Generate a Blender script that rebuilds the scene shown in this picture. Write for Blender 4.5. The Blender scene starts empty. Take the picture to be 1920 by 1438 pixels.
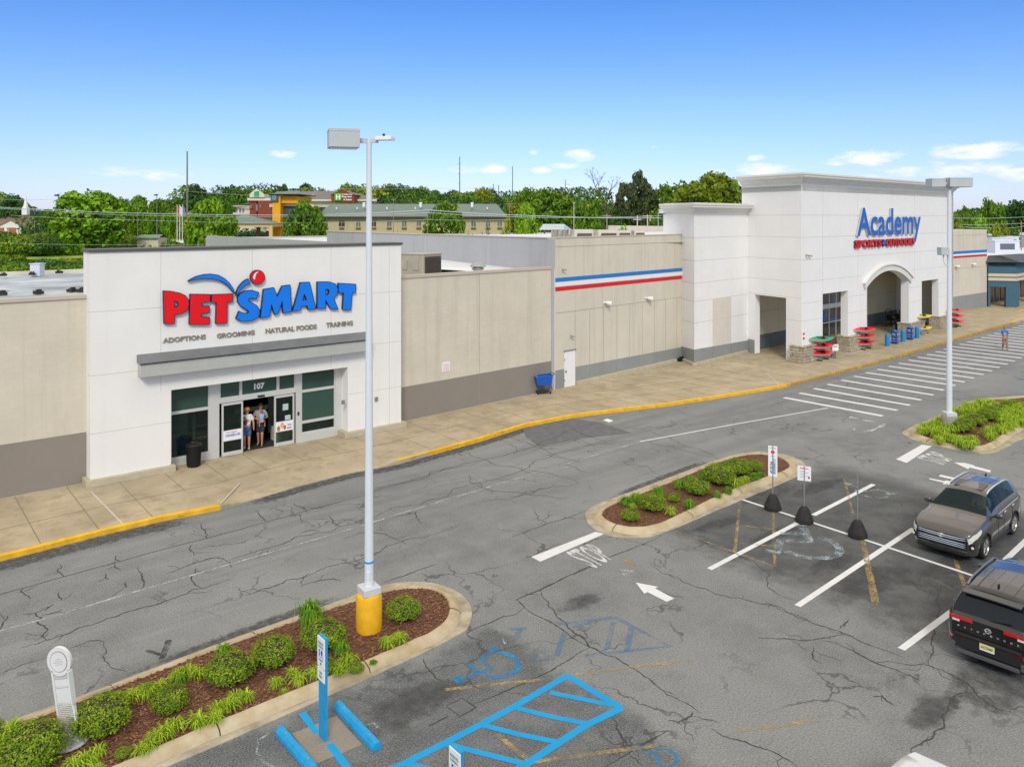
import bpy, bmesh, math, random
from mathutils import Vector, Matrix, noise as mnoise
from mathutils.geometry import tessellate_polygon
random.seed(7)
R = math.radians
scn = bpy.context.scene
COL = scn.collection

# ------------------------------------------------------------------ camera
HC = 10.0                      # drone height in metres; world X runs along the shop fronts, Y into them
AZ = R(50.889); CA, SA = math.cos(AZ), math.sin(AZ)
cam_d = bpy.data.cameras.new('camera'); cam = bpy.data.objects.new('camera', cam_d); COL.objects.link(cam)
cam.location = (0, 0, HC); cam.rotation_euler = (R(90), 0, AZ - R(90))
cam_d.sensor_width = 36; cam_d.lens = 28.125; cam_d.shift_y = -(719 - 408) / 1920
cam_d.clip_start = .1; cam_d.clip_end = 5000
scn.camera = cam

# ------------------------------------------------------------------ light
SUN_EL, SUN_AZ = R(38), R(232)      # azimuth of the sun measured from +X counter-clockwise
sd = bpy.data.lights.new('sun', 'SUN'); sd.energy = 1.5; sd.angle = R(14); sd.color = (1, .965, .90)
so = bpy.data.objects.new('sun', sd); COL.objects.link(so)
dirv = Vector((math.cos(SUN_AZ) * math.cos(SUN_EL), math.sin(SUN_AZ) * math.cos(SUN_EL), math.sin(SUN_EL)))
so.rotation_euler = dirv.to_track_quat('Z', 'Y').to_euler(); so.location = (0, 0, 60)
scn.view_settings.view_transform = 'Standard'; scn.view_settings.look = 'None'
scn.view_settings.gamma = 1; scn.view_settings.exposure = 0.42
try: scn.view_settings.use_curve_mapping = False
except Exception: pass

world = bpy.data.worlds.new('World'); scn.world = world; world.use_nodes = True
wt = world.node_tree; wt.nodes.clear()
def N(t, ty, **kw):
    n = t.nodes.new(ty)
    for k, v in kw.items():
        if k.startswith('i_'):
            key = k[2:]
            n.inputs[int(key) if key.isdigit() else key].default_value = v
        else: setattr(n, k, v)
    return n
def mth(t, op, a, b=None, c=None, clamp=False):
    n = t.nodes.new('ShaderNodeMath'); n.operation = op; n.use_clamp = clamp
    for i, x in enumerate((a, b, c)):
        if x is None: continue
        if isinstance(x, (int, float)): n.inputs[i].default_value = x
        else: t.links.new(x, n.inputs[i])
    return n.outputs[0]
def rgbmix(t, fac, a, b, blend='MIX'):
    n = t.nodes.new('ShaderNodeMix'); n.data_type = 'RGBA'; n.blend_type = blend
    for idx, x in ((0, fac), (6, a), (7, b)):
        if isinstance(x, (int, float)): n.inputs[idx].default_value = x
        elif isinstance(x, (tuple, list)): n.inputs[idx].default_value = (*x[:3], 1)
        else: t.links.new(x, n.inputs[idx])
    return n.outputs[2]
sky = N(wt, 'ShaderNodeTexSky', sky_type='NISHITA', sun_disc=False, sun_elevation=SUN_EL, sun_rotation=R(90) - SUN_AZ,
        altitude=100, air_density=1.0, dust_density=.4, ozone_density=2.5)
tc = N(wt, 'ShaderNodeTexCoord'); sx = N(wt, 'ShaderNodeSeparateXYZ'); wt.links.new(tc.outputs['Generated'], sx.inputs[0])
az = mth(wt, 'ARCTAN2', sx.outputs[1], sx.outputs[0])
el = sx.outputs[2]
elc = mth(wt, 'MULTIPLY', el, 3.6, clamp=True)
rmp = N(wt, 'ShaderNodeValToRGB'); wt.links.new(elc, rmp.inputs[0])
e = rmp.color_ramp.elements
e[0].position = 0; e[0].color = (.76, .80, 1.22, 1); e[1].position = 1; e[1].color = (.37, .68, 1.12, 1)
m = e.new(.45); m.color = (.68, .82, 1.18, 1)
skyc = rgbmix(wt, 1.0, sky.outputs[0], rmp.outputs[0], 'MULTIPLY')
# warm white brightness added to the unseen upper sky, for less blue light
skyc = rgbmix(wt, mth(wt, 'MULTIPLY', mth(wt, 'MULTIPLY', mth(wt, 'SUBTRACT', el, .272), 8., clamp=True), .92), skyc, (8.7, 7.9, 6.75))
# small fair-weather clouds low over the horizon
nz = N(wt, 'ShaderNodeTexNoise', i_Scale=30.0, i_Detail=9.0, i_Roughness=.62)
mp = N(wt, 'ShaderNodeMapping'); mp.inputs['Scale'].default_value = (1, 1, 3.2)
wt.links.new(tc.outputs['Generated'], mp.inputs[0]); wt.links.new(mp.outputs[0], nz.inputs[0])
clouds = [(1620, 296, 52, 14, 1), (1590, 305, 40, 6, .8), (1700, 325, 90, 9, .7), (1830, 283, 60, 14, .95), (1790, 318, 95, 14, .8), (1905, 325, 40, 12, .85),
          (1425, 318, 52, 11, 1), (1415, 296, 16, 6, .8), (1350, 322, 35, 6, .8), (1085, 292, 32, 11, 1), (1060, 311, 26, 6, .9), (1012, 320, 22, 7, .7),
          (527, 290, 24, 8, .95), (925, 318, 26, 10, .85), (875, 317, 34, 9, .55), (275, 328, 78, 15, .6), (360, 338, 40, 8, .4), (1000, 286, 8, 5, .7), (960, 336, 24, 8, .4),
          (1225, 275, 10, 4, .5), (1560, 230, 14, 8, .3), (1290, 330, 20, 6, .35), (1725, 285, 26, 7, .3)]
acc = None
for (cx, cy, wx, wy, amp) in clouds:
    a0 = AZ - math.atan((cx - 960) / 1500.); cosf = math.cos(a0 - AZ)
    e0 = math.sin(math.atan((408 - cy) / 1500. * cosf))
    da = mth(wt, 'MULTIPLY', mth(wt, 'SUBTRACT', az, a0), 1500. / (wx * 1.12))
    de = mth(wt, 'MULTIPLY', mth(wt, 'SUBTRACT', el, e0), 1500. / (wy * 1.05))
    d2 = mth(wt, 'ADD', mth(wt, 'MULTIPLY', da, da), mth(wt, 'MULTIPLY', de, de))
    g = mth(wt, 'MULTIPLY', mth(wt, 'SUBTRACT', 1.0, mth(wt, 'MULTIPLY', d2, .55), clamp=True), amp)
    acc = g if acc is None else mth(wt, 'MAXIMUM', acc, g)
cl = mth(wt, 'MULTIPLY', mth(wt, 'SUBTRACT', mth(wt, 'ADD', acc, mth(wt, 'MULTIPLY', mth(wt, 'SUBTRACT', nz.outputs[0], .5), 2.6)), .36), 1.35, clamp=True)
cl = mth(wt, 'MULTIPLY', cl, mth(wt, 'MULTIPLY', acc, 1.6, clamp=True))
CLOUDCOL = (8.2, 8.0, 8.1)
skyc = rgbmix(wt, mth(wt, 'MULTIPLY', cl, .85), skyc, CLOUDCOL)
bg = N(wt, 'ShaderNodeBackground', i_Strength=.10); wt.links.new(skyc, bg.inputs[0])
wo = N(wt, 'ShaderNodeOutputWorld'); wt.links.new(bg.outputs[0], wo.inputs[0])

# ------------------------------------------------------------------ measuring helpers (photo pixel -> metres on a real surface)
def ray(px, py):
    r = (px - 960) / 1500.; return (CA + r * SA, SA - r * CA, -(py - 408) / 1500.)
def G(px, py, z=0.):
    d = ray(px, py); t = (z - HC) / d[2]; return (d[0] * t, d[1] * t)
def FV(px, py, V):
    d = ray(px, py); t = V / d[1]; return (d[0] * t, HC + d[2] * t)
def FD(px, f, py=None, z=None):      # point at forward distance f
    r = (px - 960) / 1500.; x, y = f * (CA + r * SA), f * (SA - r * CA)
    return (x, y, HC - (py - 408) * f / 1500. if z is None else z)
def FL(px, py, p0, p1):
    d = ray(px, py); dx, dy = p1[0] - p0[0], p1[1] - p0[1]; L = math.hypot(dx, dy); dx /= L; dy /= L
    det = d[0] * (-dy) + d[1] * dx; t = (p0[0] * (-dy) + p0[1] * dx) / det
    return ((t * d[0] - p0[0]) * dx + (t * d[1] - p0[1]) * dy, HC + d[2] * t)
def Z1(x, y): return (x / 3.804, 1060 + y / 3.804)
def Z2(x, y): return (400 + x / 3.692, 1060 + y / 3.692)
def Z3(x, y): return (700 + x / 3.2, 1060 + y / 3.2)
def Z4(x, y): return (960 + x / 3.4286, 820 + y / 3.4286)
def Z5(x, y): return (1280 + x / 3., 820 + y / 3.)
def Z6(x, y): return (1440 + x / 3.283, 1000 + y / 3.283)
def Z7(x, y): return (1440 + x / 4., 680 + y / 4.)
def Z8(x, y): return (x / 3., 820 + y / 3.)
RC = AZ - R(90)                      # rotation that turns local x to the drone's right hand

# ------------------------------------------------------------------ materials
MATS = {}
def new_mat(name):
    m = bpy.data.materials.new(name); m.use_nodes = True; MATS[name] = m
    t = m.node_tree; b = t.nodes['Principled BSDF']; return m, t, b
def M(name, col=(.5, .5, .5), rough=.6, metal=0., var=.08, vs=2.0, bump=0., bs=30., col2=None, spec=.4, island=0., alpha=None, streak=0., coat=0., emit=0., obj=False):
    if name in MATS: return MATS[name]
    m, t, b = new_mat(name)
    b.inputs['Roughness'].default_value = rough; b.inputs['Metallic'].default_value = metal
    b.inputs['Specular IOR Level'].default_value = spec
    if coat: b.inputs['Coat Weight'].default_value = coat; b.inputs['Coat Roughness'].default_value = .05
    geo = N(t, 'ShaderNodeNewGeometry')
    pos = geo.outputs['Position']
    if obj: pos = N(t, 'ShaderNodeTexCoord').outputs['Object']
    c = col
    if var or col2:
        n = N(t, 'ShaderNodeTexNoise', i_Scale=vs, i_Detail=6., i_Roughness=.65); t.links.new(pos, n.inputs[0])
        f = mth(t, 'MULTIPLY_ADD', mth(t, 'SUBTRACT', n.outputs[0], .5), 2.4, .5, clamp=True)
        a = tuple(x * (1 - var) for x in col); bb = tuple(min(1, x * (1 + var)) for x in (col2 or col))
        c = rgbmix(t, f, a, bb)
    if streak:
        mp = N(t, 'ShaderNodeMapping'); mp.inputs['Scale'].default_value = (1.6, 1.6, .07); t.links.new(pos, mp.inputs[0])
        n2 = N(t, 'ShaderNodeTexNoise', i_Scale=1.3, i_Detail=7., i_Roughness=.7); t.links.new(mp.outputs[0], n2.inputs[0])
        f2 = mth(t, 'MULTIPLY', mth(t, 'SUBTRACT', n2.outputs[0], .5, clamp=True), 5 * streak, clamp=True)
        c = rgbmix(t, f2, c, tuple(x * .62 for x in col))
    if island:
        rnd = mth(t, 'MULTIPLY_ADD', geo.outputs['Random Per Island'], 2 * island, 1 - island)
        mx = N(t, 'ShaderNodeVectorMath', operation='SCALE')
        if isinstance(c, tuple): mx.inputs[0].default_value = c
        else: t.links.new(c, mx.inputs[0])
        t.links.new(rnd, mx.inputs['Scale']); c = mx.outputs[0]
    if isinstance(c, tuple): b.inputs['Base Color'].default_value = (*c, 1)
    else: t.links.new(c, b.inputs['Base Color'])
    if emit:
        b.inputs['Emission Color'].default_value = (*col, 1); b.inputs['Emission Strength'].default_value = emit
    if bump:
        nb = N(t, 'ShaderNodeTexNoise', i_Scale=bs, i_Detail=4.); t.links.new(pos, nb.inputs[0])
        bp = N(t, 'ShaderNodeBump', i_Strength=bump, i_Distance=.02); t.links.new(nb.outputs[0], bp.inputs['Height']); t.links.new(bp.outputs[0], b.inputs['Normal'])
    return m
def leafmat(name, c1, c2, trans=.25, isl=.35, vs=.5):
    m = M(name, c1, rough=.65, var=.12, vs=vs, col2=c2, island=isl, spec=.18)
    t = m.node_tree; b = t.nodes['Principled BSDF']
    out = [n for n in t.nodes if n.type == 'OUTPUT_MATERIAL'][0]
    tr = N(t, 'ShaderNodeBsdfTranslucent'); src = b.inputs['Base Color'].links[0].from_socket
    t.links.new(src, tr.inputs[0]); ms = N(t, 'ShaderNodeMixShader', i_0=trans)
    t.links.new(b.outputs[0], ms.inputs[1]); t.links.new(tr.outputs[0], ms.inputs[2]); t.links.new(ms.outputs[0], out.inputs[0])
    return m
def wornmat(name, col, wear=.5, vs=9., rough=.7, soft=4.):
    """paint or stain with bare, see-through gaps"""
    m, t, b = new_mat(name); b.inputs['Roughness'].default_value = rough; b.inputs['Specular IOR Level'].default_value = .2
    geo = N(t, 'ShaderNodeNewGeometry')
    n = N(t, 'ShaderNodeTexNoise', i_Scale=vs, i_Detail=8., i_Roughness=.75); t.links.new(geo.outputs[0], n.inputs[0])
    n3 = N(t, 'ShaderNodeTexNoise', i_Scale=vs * .17, i_Detail=3.); t.links.new(geo.outputs[0], n3.inputs[0])
    s = mth(t, 'ADD', mth(t, 'MULTIPLY', n.outputs[0], .65), mth(t, 'MULTIPLY', n3.outputs[0], .35))
    f = mth(t, 'MULTIPLY_ADD', mth(t, 'SUBTRACT', s, wear), soft * 4, .5, clamp=True)
    c = rgbmix(t, n3.outputs[0], tuple(x * .85 for x in col), tuple(min(1, x * 1.12) for x in col)); t.links.new(c, b.inputs['Base Color'])
    tr = N(t, 'ShaderNodeBsdfTransparent'); ms = N(t, 'ShaderNodeMixShader')
    t.links.new(f, ms.inputs[0]); t.links.new(tr.outputs[0], ms.inputs[1]); t.links.new(b.outputs[0], ms.inputs[2])
    out = [x for x in t.nodes if x.type == 'OUTPUT_MATERIAL'][0]; t.links.new(ms.outputs[0], out.inputs[0])
    return m
def glassmat(name, tint=(.03, .06, .055), see=.35, rough=.04, sp=.8):
    m, t, b = new_mat(name); b.inputs['Base Color'].default_value = (*tint, 1); b.inputs['Roughness'].default_value = rough
    b.inputs['Specular IOR Level'].default_value = sp
    tr = N(t, 'ShaderNodeBsdfTransparent'); tr.inputs[0].default_value = (.62, .78, .74, 1); ms = N(t, 'ShaderNodeMixShader', i_0=see)
    t.links.new(b.outputs[0], ms.inputs[1]); t.links.new(tr.outputs[0], ms.inputs[2])
    out = [x for x in t.nodes if x.type == 'OUTPUT_MATERIAL'][0]; t.links.new(ms.outputs[0], out.inputs[0])
    return m

white = M('white_stucco', (.80, .785, .74), rough=.9, var=.03, vs=.7, bump=.08, bs=60, streak=.10)
white2 = M('white_eifs', (.80, .79, .765), rough=.9, var=.03, vs=.6, bump=.06, bs=60, streak=.10)
cornice_m = M('cornice_cream', (.70, .69, .64), rough=.85, var=.04, vs=.8, streak=.2)
beige_s = M('beige_panel', (.62, .575, .47), rough=.9, var=.06, vs=.5, streak=.32, bump=.05)
tan_in = M('tan_porch_wall', (.64, .57, .40), rough=.9, var=.06, vs=.4, streak=.15)
grey_base = M('grey_base_paint', (.27, .285, .27), rough=.85, var=.08, vs=.8, streak=.2)
greydark = M('dark_grey_base', (.135, .15, .155), rough=.8, var=.08)
joint_m = M('joint_grey', (.50, .50, .48), rough=.9, var=0)  # plain grey of the wall panel joint strips
jointb_m = M('joint_beige', (.33, .29, .23), rough=.9, var=0)
taupe = M('taupe_base_paint', (.255, .225, .19), rough=.9, var=.05, vs=.8, bump=.1, bs=25)
plinth_m = M('plinth_concrete', (.47, .42, .30), rough=.9, var=.14, vs=3, bump=.15)
bronze = M('bronze_coping', (.10, .09, .075), rough=.5, var=.05)
alu = M('painted_aluminium', (.62, .62, .59), rough=.4, metal=.2, var=.03)
darkglass = glassmat('storefront_glass', (.012, .022, .018), .62)
greenglass = M('green_shade_glass', (.034, .078, .060), rough=.08, var=.12, vs=.8, spec=.5)
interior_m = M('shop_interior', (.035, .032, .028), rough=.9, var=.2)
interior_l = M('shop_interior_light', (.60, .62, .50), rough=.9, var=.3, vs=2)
asph_stain = wornmat('asphalt_stain', (.055, .055, .058), .50, 5., soft=1.2)
black = M('black_metal', (.012, .012, .013), rough=.35, var=0)
rubber = M('tyre_rubber', (.018, .018, .018), rough=.8, var=.1)
steel = M('galvanised_steel', (.42, .43, .43), rough=.4, metal=.7, var=.06)
polewhite = M('pole_pale_blue', (.66, .705, .72), rough=.45, var=.03)
yellow = M('yellow_paint', (.80, .43, .012), rough=.65, var=.14, vs=5, streak=.12, bump=.3, bs=25)
bluep = M('blue_paint', (.012, .30, .60), rough=.65, var=.16, vs=7, bump=.3, bs=30, streak=.2)
bluew = wornmat('blue_paint_lines', (.012, .30, .62), .33, 14.)
bluefade = wornmat('blue_paint_faded', (.09, .22, .38), .58, 12., soft=.8)
whitestop = wornmat('white_paint_stop', (.56, .57, .58), .43, 13., soft=1.6)
bluehalf = wornmat('blue_paint_half_gone', (.03, .25, .50), .50, 10., soft=1.2)
whitep = wornmat('white_paint_lines', (.66, .67, .68), .34, 16.)
whitefresh = wornmat('white_paint_fresh', (.66, .67, .69), .31, 16., soft=2.)
whitefade = wornmat('white_paint_faded', (.52, .53, .53), .50, 11., soft=1.4)
chalk = wornmat('chalk_marks', (.42, .52, .58), .55, 17., soft=1.5)
yellowfade = wornmat('yellow_paint_faded', (.44, .33, .15), .535, 12., soft=1.2)
signwhite = M('sign_white', (.82, .82, .82), rough=.4, var=0)
red_s = M('red_acrylic', (.78, .004, .008), rough=.35, var=.04)
blue_s = M('blue_acrylic', (.004, .19, .80), rough=.35, var=.04)
navy = M('navy_trim', (.006, .02, .07), rough=.4, var=0)

# ------------------------------------------------------------------ mesh builder
class MB:
    def __init__(s): s.v = []; s.f = []; s.m = []
    def quad(s, *p, m=0):
        n = len(s.v); s.v += [tuple(q) for q in p]; s.f.append(tuple(range(n, n + len(p)))); s.m.append(m); return s
    def box(s, x0, y0, z0, x1, y1, z1, m=0):
        x0, x1 = min(x0, x1), max(x0, x1); y0, y1 = min(y0, y1), max(y0, y1); z0, z1 = min(z0, z1), max(z0, z1)
        n = len(s.v); s.v += [(x0, y0, z0), (x1, y0, z0), (x1, y1, z0), (x0, y1, z0), (x0, y0, z1), (x1, y0, z1), (x1, y1, z1), (x0, y1, z1)]
        for q in ((0, 3, 2, 1), (4, 5, 6, 7), (0, 1, 5, 4), (1, 2, 6, 5), (2, 3, 7, 6), (3, 0, 4, 7)):
            s.f.append(tuple(n + i for i in q)); s.m.append(m)
        return s
    def obox(s, p0, p1, z0, z1, t, m=0, off=0.):
        """box along the ground line p0-p1, thickness t to the left of it"""
        dx, dy = p1[0] - p0[0], p1[1] - p0[1]; L = math.hypot(dx, dy); nx, ny = -dy / L, dx / L
        a = [(p0[0] + nx * off, p0[1] + ny * off), (p1[0] + nx * off, p1[1] + ny * off), (p1[0] + nx * (off + t), p1[1] + ny * (off + t)), (p0[0] + nx * (off + t), p0[1] + ny * (off + t))]
        return s.prism(a, z0, z1, m)
    def prism(s, pts, z0, z1, m=0, mt=None, holes=None):
        area = sum(pts[i][0] * pts[(i + 1) % len(pts)][1] - pts[(i + 1) % len(pts)][0] * pts[i][1] for i in range(len(pts)))
        if area < 0: pts = list(reversed(pts))
        loops = [pts] + (holes or [])
        allp = [p for l in loops for p in l]; n = len(s.v); k = len(allp)
        s.v += [(p[0], p[1], z0) for p in allp] + [(p[0], p[1], z1) for p in allp]
        if holes or len(pts) > 4:
            tris = tessellate_polygon([[Vector((p[0], p[1], 0)) for p in l] for l in loops])
        else: tris = [tuple(range(k))]
        for tr in tris:
            a = allp[tr[0]]; b = allp[tr[1]]; c = allp[tr[2]]
            if (b[0] - a[0]) * (c[1] - a[1]) - (b[1] - a[1]) * (c[0] - a[0]) < 0: tr = tuple(reversed(tr))
            s.f.append(tuple(n + k + i for i in tr)); s.m.append(m if mt is None else mt)
            s.f.append(tuple(n + i for i in reversed(tr))); s.m.append(m)
        o = 0
        for l in loops:
            q = len(l)
            for i in range(q):
                a, b = o + i, o + (i + 1) % q
                s.f.append((n + a, n + b, n + k + b, n + k + a)); s.m.append(m)
            o += q
        return s
    def cyl(s, p0, p1, r0, r1=None, n=12, m=0, caps=True):
        r1 = r0 if r1 is None else r1
        a, b = Vector(p0), Vector(p1); d = (b - a).normalized(); u = d.orthogonal().normalized(); w = d.cross(u); k = len(s.v)
        for c, r in ((a, r0), (b, r1)):
            for i in range(n):
                t = 2 * math.pi * i / n; s.v.append(tuple(c + (u * math.cos(t) + w * math.sin(t)) * r))
        for i in range(n): s.f.append((k + i, k + (i + 1) % n, k + n + (i + 1) % n, k + n + i)); s.m.append(m)
        if caps:
            s.f.append(tuple(k + i for i in reversed(range(n)))); s.m.append(m); s.f.append(tuple(k + n + i for i in range(n))); s.m.append(m)
        return s
    def tube(s, pts, r, n=6, m=0):
        for a, b in zip(pts[:-1], pts[1:]): s.cyl(a, b, r, r, n, m)
        return s
    def lathe(s, prof, c=(0, 0, 0), n=20, m=0, sx=1, sy=1):
        k = len(s.v)
        for r, z in prof:
            for i in range(n):
                t = 2 * math.pi * i / n; s.v.append((c[0] + r * math.cos(t) * sx, c[1] + r * math.sin(t) * sy, c[2] + z))
        for j in range(len(prof) - 1):
            for i in range(n): s.f.append((k + j * n + i, k + j * n + (i + 1) % n, k + (j + 1) * n + (i + 1) % n, k + (j + 1) * n + i)); s.m.append(m)
        s.f.append(tuple(k + i for i in reversed(range(n)))); s.m.append(m)
        s.f.append(tuple(k + (len(prof) - 1) * n + i for i in range(n))); s.m.append(m)
        return s
    def ball(s, c, r, n=12, m=0, sc=(1, 1, 1)):
        k = len(s.v); h = n // 2
        for j in range(h + 1):
            ph = math.pi * j / h
            for i in range(n):
                t = 2 * math.pi * i / n
                s.v.append((c[0] + r * sc[0] * math.sin(ph) * math.cos(t), c[1] + r * sc[1] * math.sin(ph) * math.sin(t), c[2] + r * sc[2] * math.cos(ph)))
        for j in range(h):
            for i in range(n): s.f.append((k + (j + 1) * n + i, k + (j + 1) * n + (i + 1) % n, k + j * n + (i + 1) % n, k + j * n + i)); s.m.append(m)
        return s
    def map(s, fn, start=0):
        s.v[start:] = [tuple(fn(*p)) for p in s.v[start:]]; return s
    def build(s, name, mats, parent=None, smooth=False, bevel=0., loc=None, rz=0.):
        me = bpy.data.meshes.new(name); me.from_pydata(s.v, [], s.f)
        if not isinstance(mats, (list, tuple)): mats = [mats]
        for x in mats: me.materials.append(x)
        if len(mats) > 1:
            for p, i in zip(me.polygons, s.m): p.material_index = i
        if smooth:
            for p in me.polygons: p.use_smooth = True
            try: me.set_sharp_from_angle(angle=R(40))
            except Exception: pass
        me.update()
        o = bpy.data.objects.new(name, me); COL.objects.link(o)
        if parent is not None: o.parent = parent
        if loc is not None: o.location = loc
        if rz: o.rotation_euler = (0, 0, rz)
        if bevel:
            bv = o.modifiers.new('bevel', 'BEVEL'); bv.width = bevel; bv.segments = 2; bv.limit_method = 'ANGLE'; bv.angle_limit = R(40)
        return o

def thing(name, label, cat, loc=(0, 0, 0), rz=0., group=None):
    o = bpy.data.objects.new(name, None); COL.objects.link(o); o.location = loc; o.rotation_euler = (0, 0, rz); o.empty_display_size = .2
    return tag(o, label, cat, group)
def tag(o, label=None, cat=None, group=None, kind=None):
    if label: o['label'] = label
    if cat: o['category'] = cat
    if group: o['group'] = group
    if kind: o['kind'] = kind
    return o
def dup(o, loc=None, rz=None, label=None, scale=None, group=None):
    """copy of a thing with its parts and sub-parts"""
    def rec(a, par):
        c = a.copy(); COL.objects.link(c)
        if par is not None: c.parent = par
        for ch in kids.get(a.name, []): rec(ch, c)
        return c
    kids = {}
    for x in list(COL.objects):
        if x.parent is not None: kids.setdefault(x.parent.name, []).append(x)
    r = rec(o, None)
    if loc is not None: r.location = loc
    if rz is not None: r.rotation_euler = (0, 0, rz)
    if scale is not None: r.scale = scale if isinstance(scale, (tuple, list)) else (scale,) * 3
    if label: r['label'] = label
    if group: r['group'] = group
    return r
def struct(name, mb, mats, **k): return tag(mb.build(name, mats, **k), kind='structure')

def text_mb(txt, off=0., spacing=1.0, line=1.0, align='LEFT'):
    """flat lettering as (verts2d, faces), scaled so that it fills the unit square"""
    cu = bpy.data.curves.new('lettering', 'FONT'); cu.body = txt; cu.size = 1; cu.offset = off; cu.resolution_u = 3; cu.space_character = spacing; cu.space_line = line
    cu.align_x = align
    o = bpy.data.objects.new('lettering', cu); COL.objects.link(o)
    dg = bpy.context.evaluated_depsgraph_get(); me = bpy.data.meshes.new_from_object(o.evaluated_get(dg))
    vs = [(v.co.x, v.co.y) for v in me.vertices]; fs = [tuple(p.vertices) for p in me.polygons]
    bpy.data.objects.remove(o); bpy.data.curves.remove(cu); bpy.data.meshes.remove(me)
    x0 = min(v[0] for v in vs); x1 = max(v[0] for v in vs); y0 = min(v[1] for v in vs); y1 = max(v[1] for v in vs)
    return [((x - x0) / (x1 - x0), (y - y0) / (y1 - y0)) for x, y in vs], fs
def put_text(mb, txt, fn, off=0., spacing=1.0, m=0, line=1.0, align='LEFT', depth=None):
    """fn maps (s,t) in the unit square to a point; depth = vector to extrude towards the back"""
    vs, fs = text_mb(txt, off, spacing, line, align); n = len(mb.v)
    front = [tuple(fn(*v)) for v in vs]; mb.v += front
    for f in fs: mb.f.append(tuple(n + i for i in f)); mb.m.append(m)
    if depth is not None:
        k = len(vs); mb.v += [tuple(Vector(p) + Vector(depth)) for p in front]
        cnt = {}
        for f in fs:
            for i in range(len(f)):
                e = (f[i], f[(i + 1) % len(f)]); key = tuple(sorted(e)); cnt.setdefault(key, []).append(e)
        for key, es in cnt.items():
            if len(es) == 1:
                a, b = es[0]; mb.f.append((n + b, n + a, n + k + a, n + k + b)); mb.m.append(m + 1)
def quadfn(c):  # c = bl, br, tr, tl as 3D
    c = [Vector(p) for p in c]
    def fn(s, t): return (c[0] * (1 - s) + c[1] * s) * (1 - t) + (c[3] * (1 - s) + c[2] * s) * t
    return fn
# ================================================================== THE SHOPS
def wb(mb, name, mats, root, **k):                     # mesh given in world metres, parented to an unrotated root
    return mb.build(name, mats, root, loc=tuple(-c for c in root.location), **k)
class Plane:
    """vertical plane through two ground points; at(s, z, out) = point; out is towards the car park"""
    def __init__(s, p0, p1):
        s.p = p0; L = math.hypot(p1[0] - p0[0], p1[1] - p0[1]); s.L = L; s.d = ((p1[0] - p0[0]) / L, (p1[1] - p0[1]) / L); s.n = (s.d[1], -s.d[0]); s.p1 = p1
    def at(s, x, z, out=0.): return (s.p[0] + s.d[0] * x + s.n[0] * out, s.p[1] + s.d[1] * x + s.n[1] * out, z)
    def px(s, px, py): return FL(px, py, s.p, s.p1)
    def slab(s, mb, pts, o0, o1, m=0, holes=None, mt=None):
        k = len(mb.v); mb.prism(pts, o0, o1, m, mt, holes); mb.map(lambda x, y, z: s.at(x, y, z), k); return mb
    def bar(s, mb, x0, z0, x1, z1, o0, o1, m=0): return s.slab(mb, [(x0, z0), (x1, z0), (x1, z1), (x0, z1)], o0, o1, m)
cmu = M('beige_block', (.63, .575, .46), rough=.92, var=.06, vs=.6, streak=.30)
def add_blocks(m, w, h, mortar, dark, bump=.4, offs=.5):
    t = m.node_tree; b = t.nodes['Principled BSDF']
    geo = N(t, 'ShaderNodeNewGeometry'); s = N(t, 'ShaderNodeSeparateXYZ'); t.links.new(geo.outputs[0], s.inputs[0])
    c = N(t, 'ShaderNodeCombineXYZ'); t.links.new(mth(t, 'ADD', s.outputs[0], s.outputs[1]), c.inputs[0]); t.links.new(s.outputs[2], c.inputs[1])
    br = N(t, 'ShaderNodeTexBrick', i_Scale=1.0); br.inputs['Brick Width'].default_value = w; br.inputs['Row Height'].default_value = h; br.inputs['Mortar Size'].default_value = mortar
    br.offset = offs; br.inputs['Color1'].default_value = (1, 1, 1, 1); br.inputs['Color2'].default_value = (dark + .5 * (1 - dark),) * 3 + (1,); br.inputs['Mortar'].default_value = (dark,) * 3 + (1,)
    t.links.new(c.outputs[0], br.inputs[0]); src = b.inputs['Base Color'].links[0].from_socket
    t.links.new(rgbmix(t, 1.0, src, br.outputs[0], 'MULTIPLY'), b.inputs['Base Color'])
    bp = N(t, 'ShaderNodeBump', i_Strength=bump, i_Distance=.02); bp.invert = True; t.links.new(br.outputs['Fac'], bp.inputs['Height']); t.links.new(bp.outputs[0], b.inputs['Normal'])
add_blocks(cmu, .405, .203, .006, .93, .12)
stone = M('stone_veneer', (.40, .34, .235), rough=.9, var=.3, vs=5, col2=(.50, .44, .33)); add_blocks(stone, .52, .19, .018, .50, .8, .37)
roofm = M('roof_membrane', (.26, .31, .34), rough=.55, var=.35, vs=.35, col2=(.44, .48, .50))
roofw = M('roof_white', (.66, .68, .70), rough=.6, var=.08, vs=.4)

V0 = 32.5
# ---- pet shop --------------------------------------------------------------
pet = thing('pet_store', 'beige shop with a tall white front, red and blue lettering and glass entrance', 'shop', (13.1, 32.5, 0))
F = Plane((0, V0), (10, V0))
U0, U1, ZT = 6.5, 19.7, 8.72; OL, OR, OT = 9.34, 16.92, 3.29
mb = MB(); F.slab(mb, [(U0, .15), (OL, .15), (OL, OT), (OR, OT), (OR, .15), (U1, .15), (U1, ZT), (U0, ZT)], 0, -1.15)
for z in (6.52, 4.18): mb.box(U0 - .003, V0 - .002, z, U1 + .003, V0 + .4, z + .018, 1)
for x, za in ((8.95, OT), (12.55, OT), (16.1, OT), (U1 - .65, .4)): mb.box(x, V0 - .003, za, x + .015, V0 + .2, ZT, 1)
mb.box(U0 - .004, V0 - .003, 2.05, OL + .001, V0 + .3, 2.065, 1); mb.box(OR - .001, V0 - .003, 2.05, U1, V0 + .3, 2.065, 1)
wb(mb, 'facade', [white, joint_m], pet)
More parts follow.
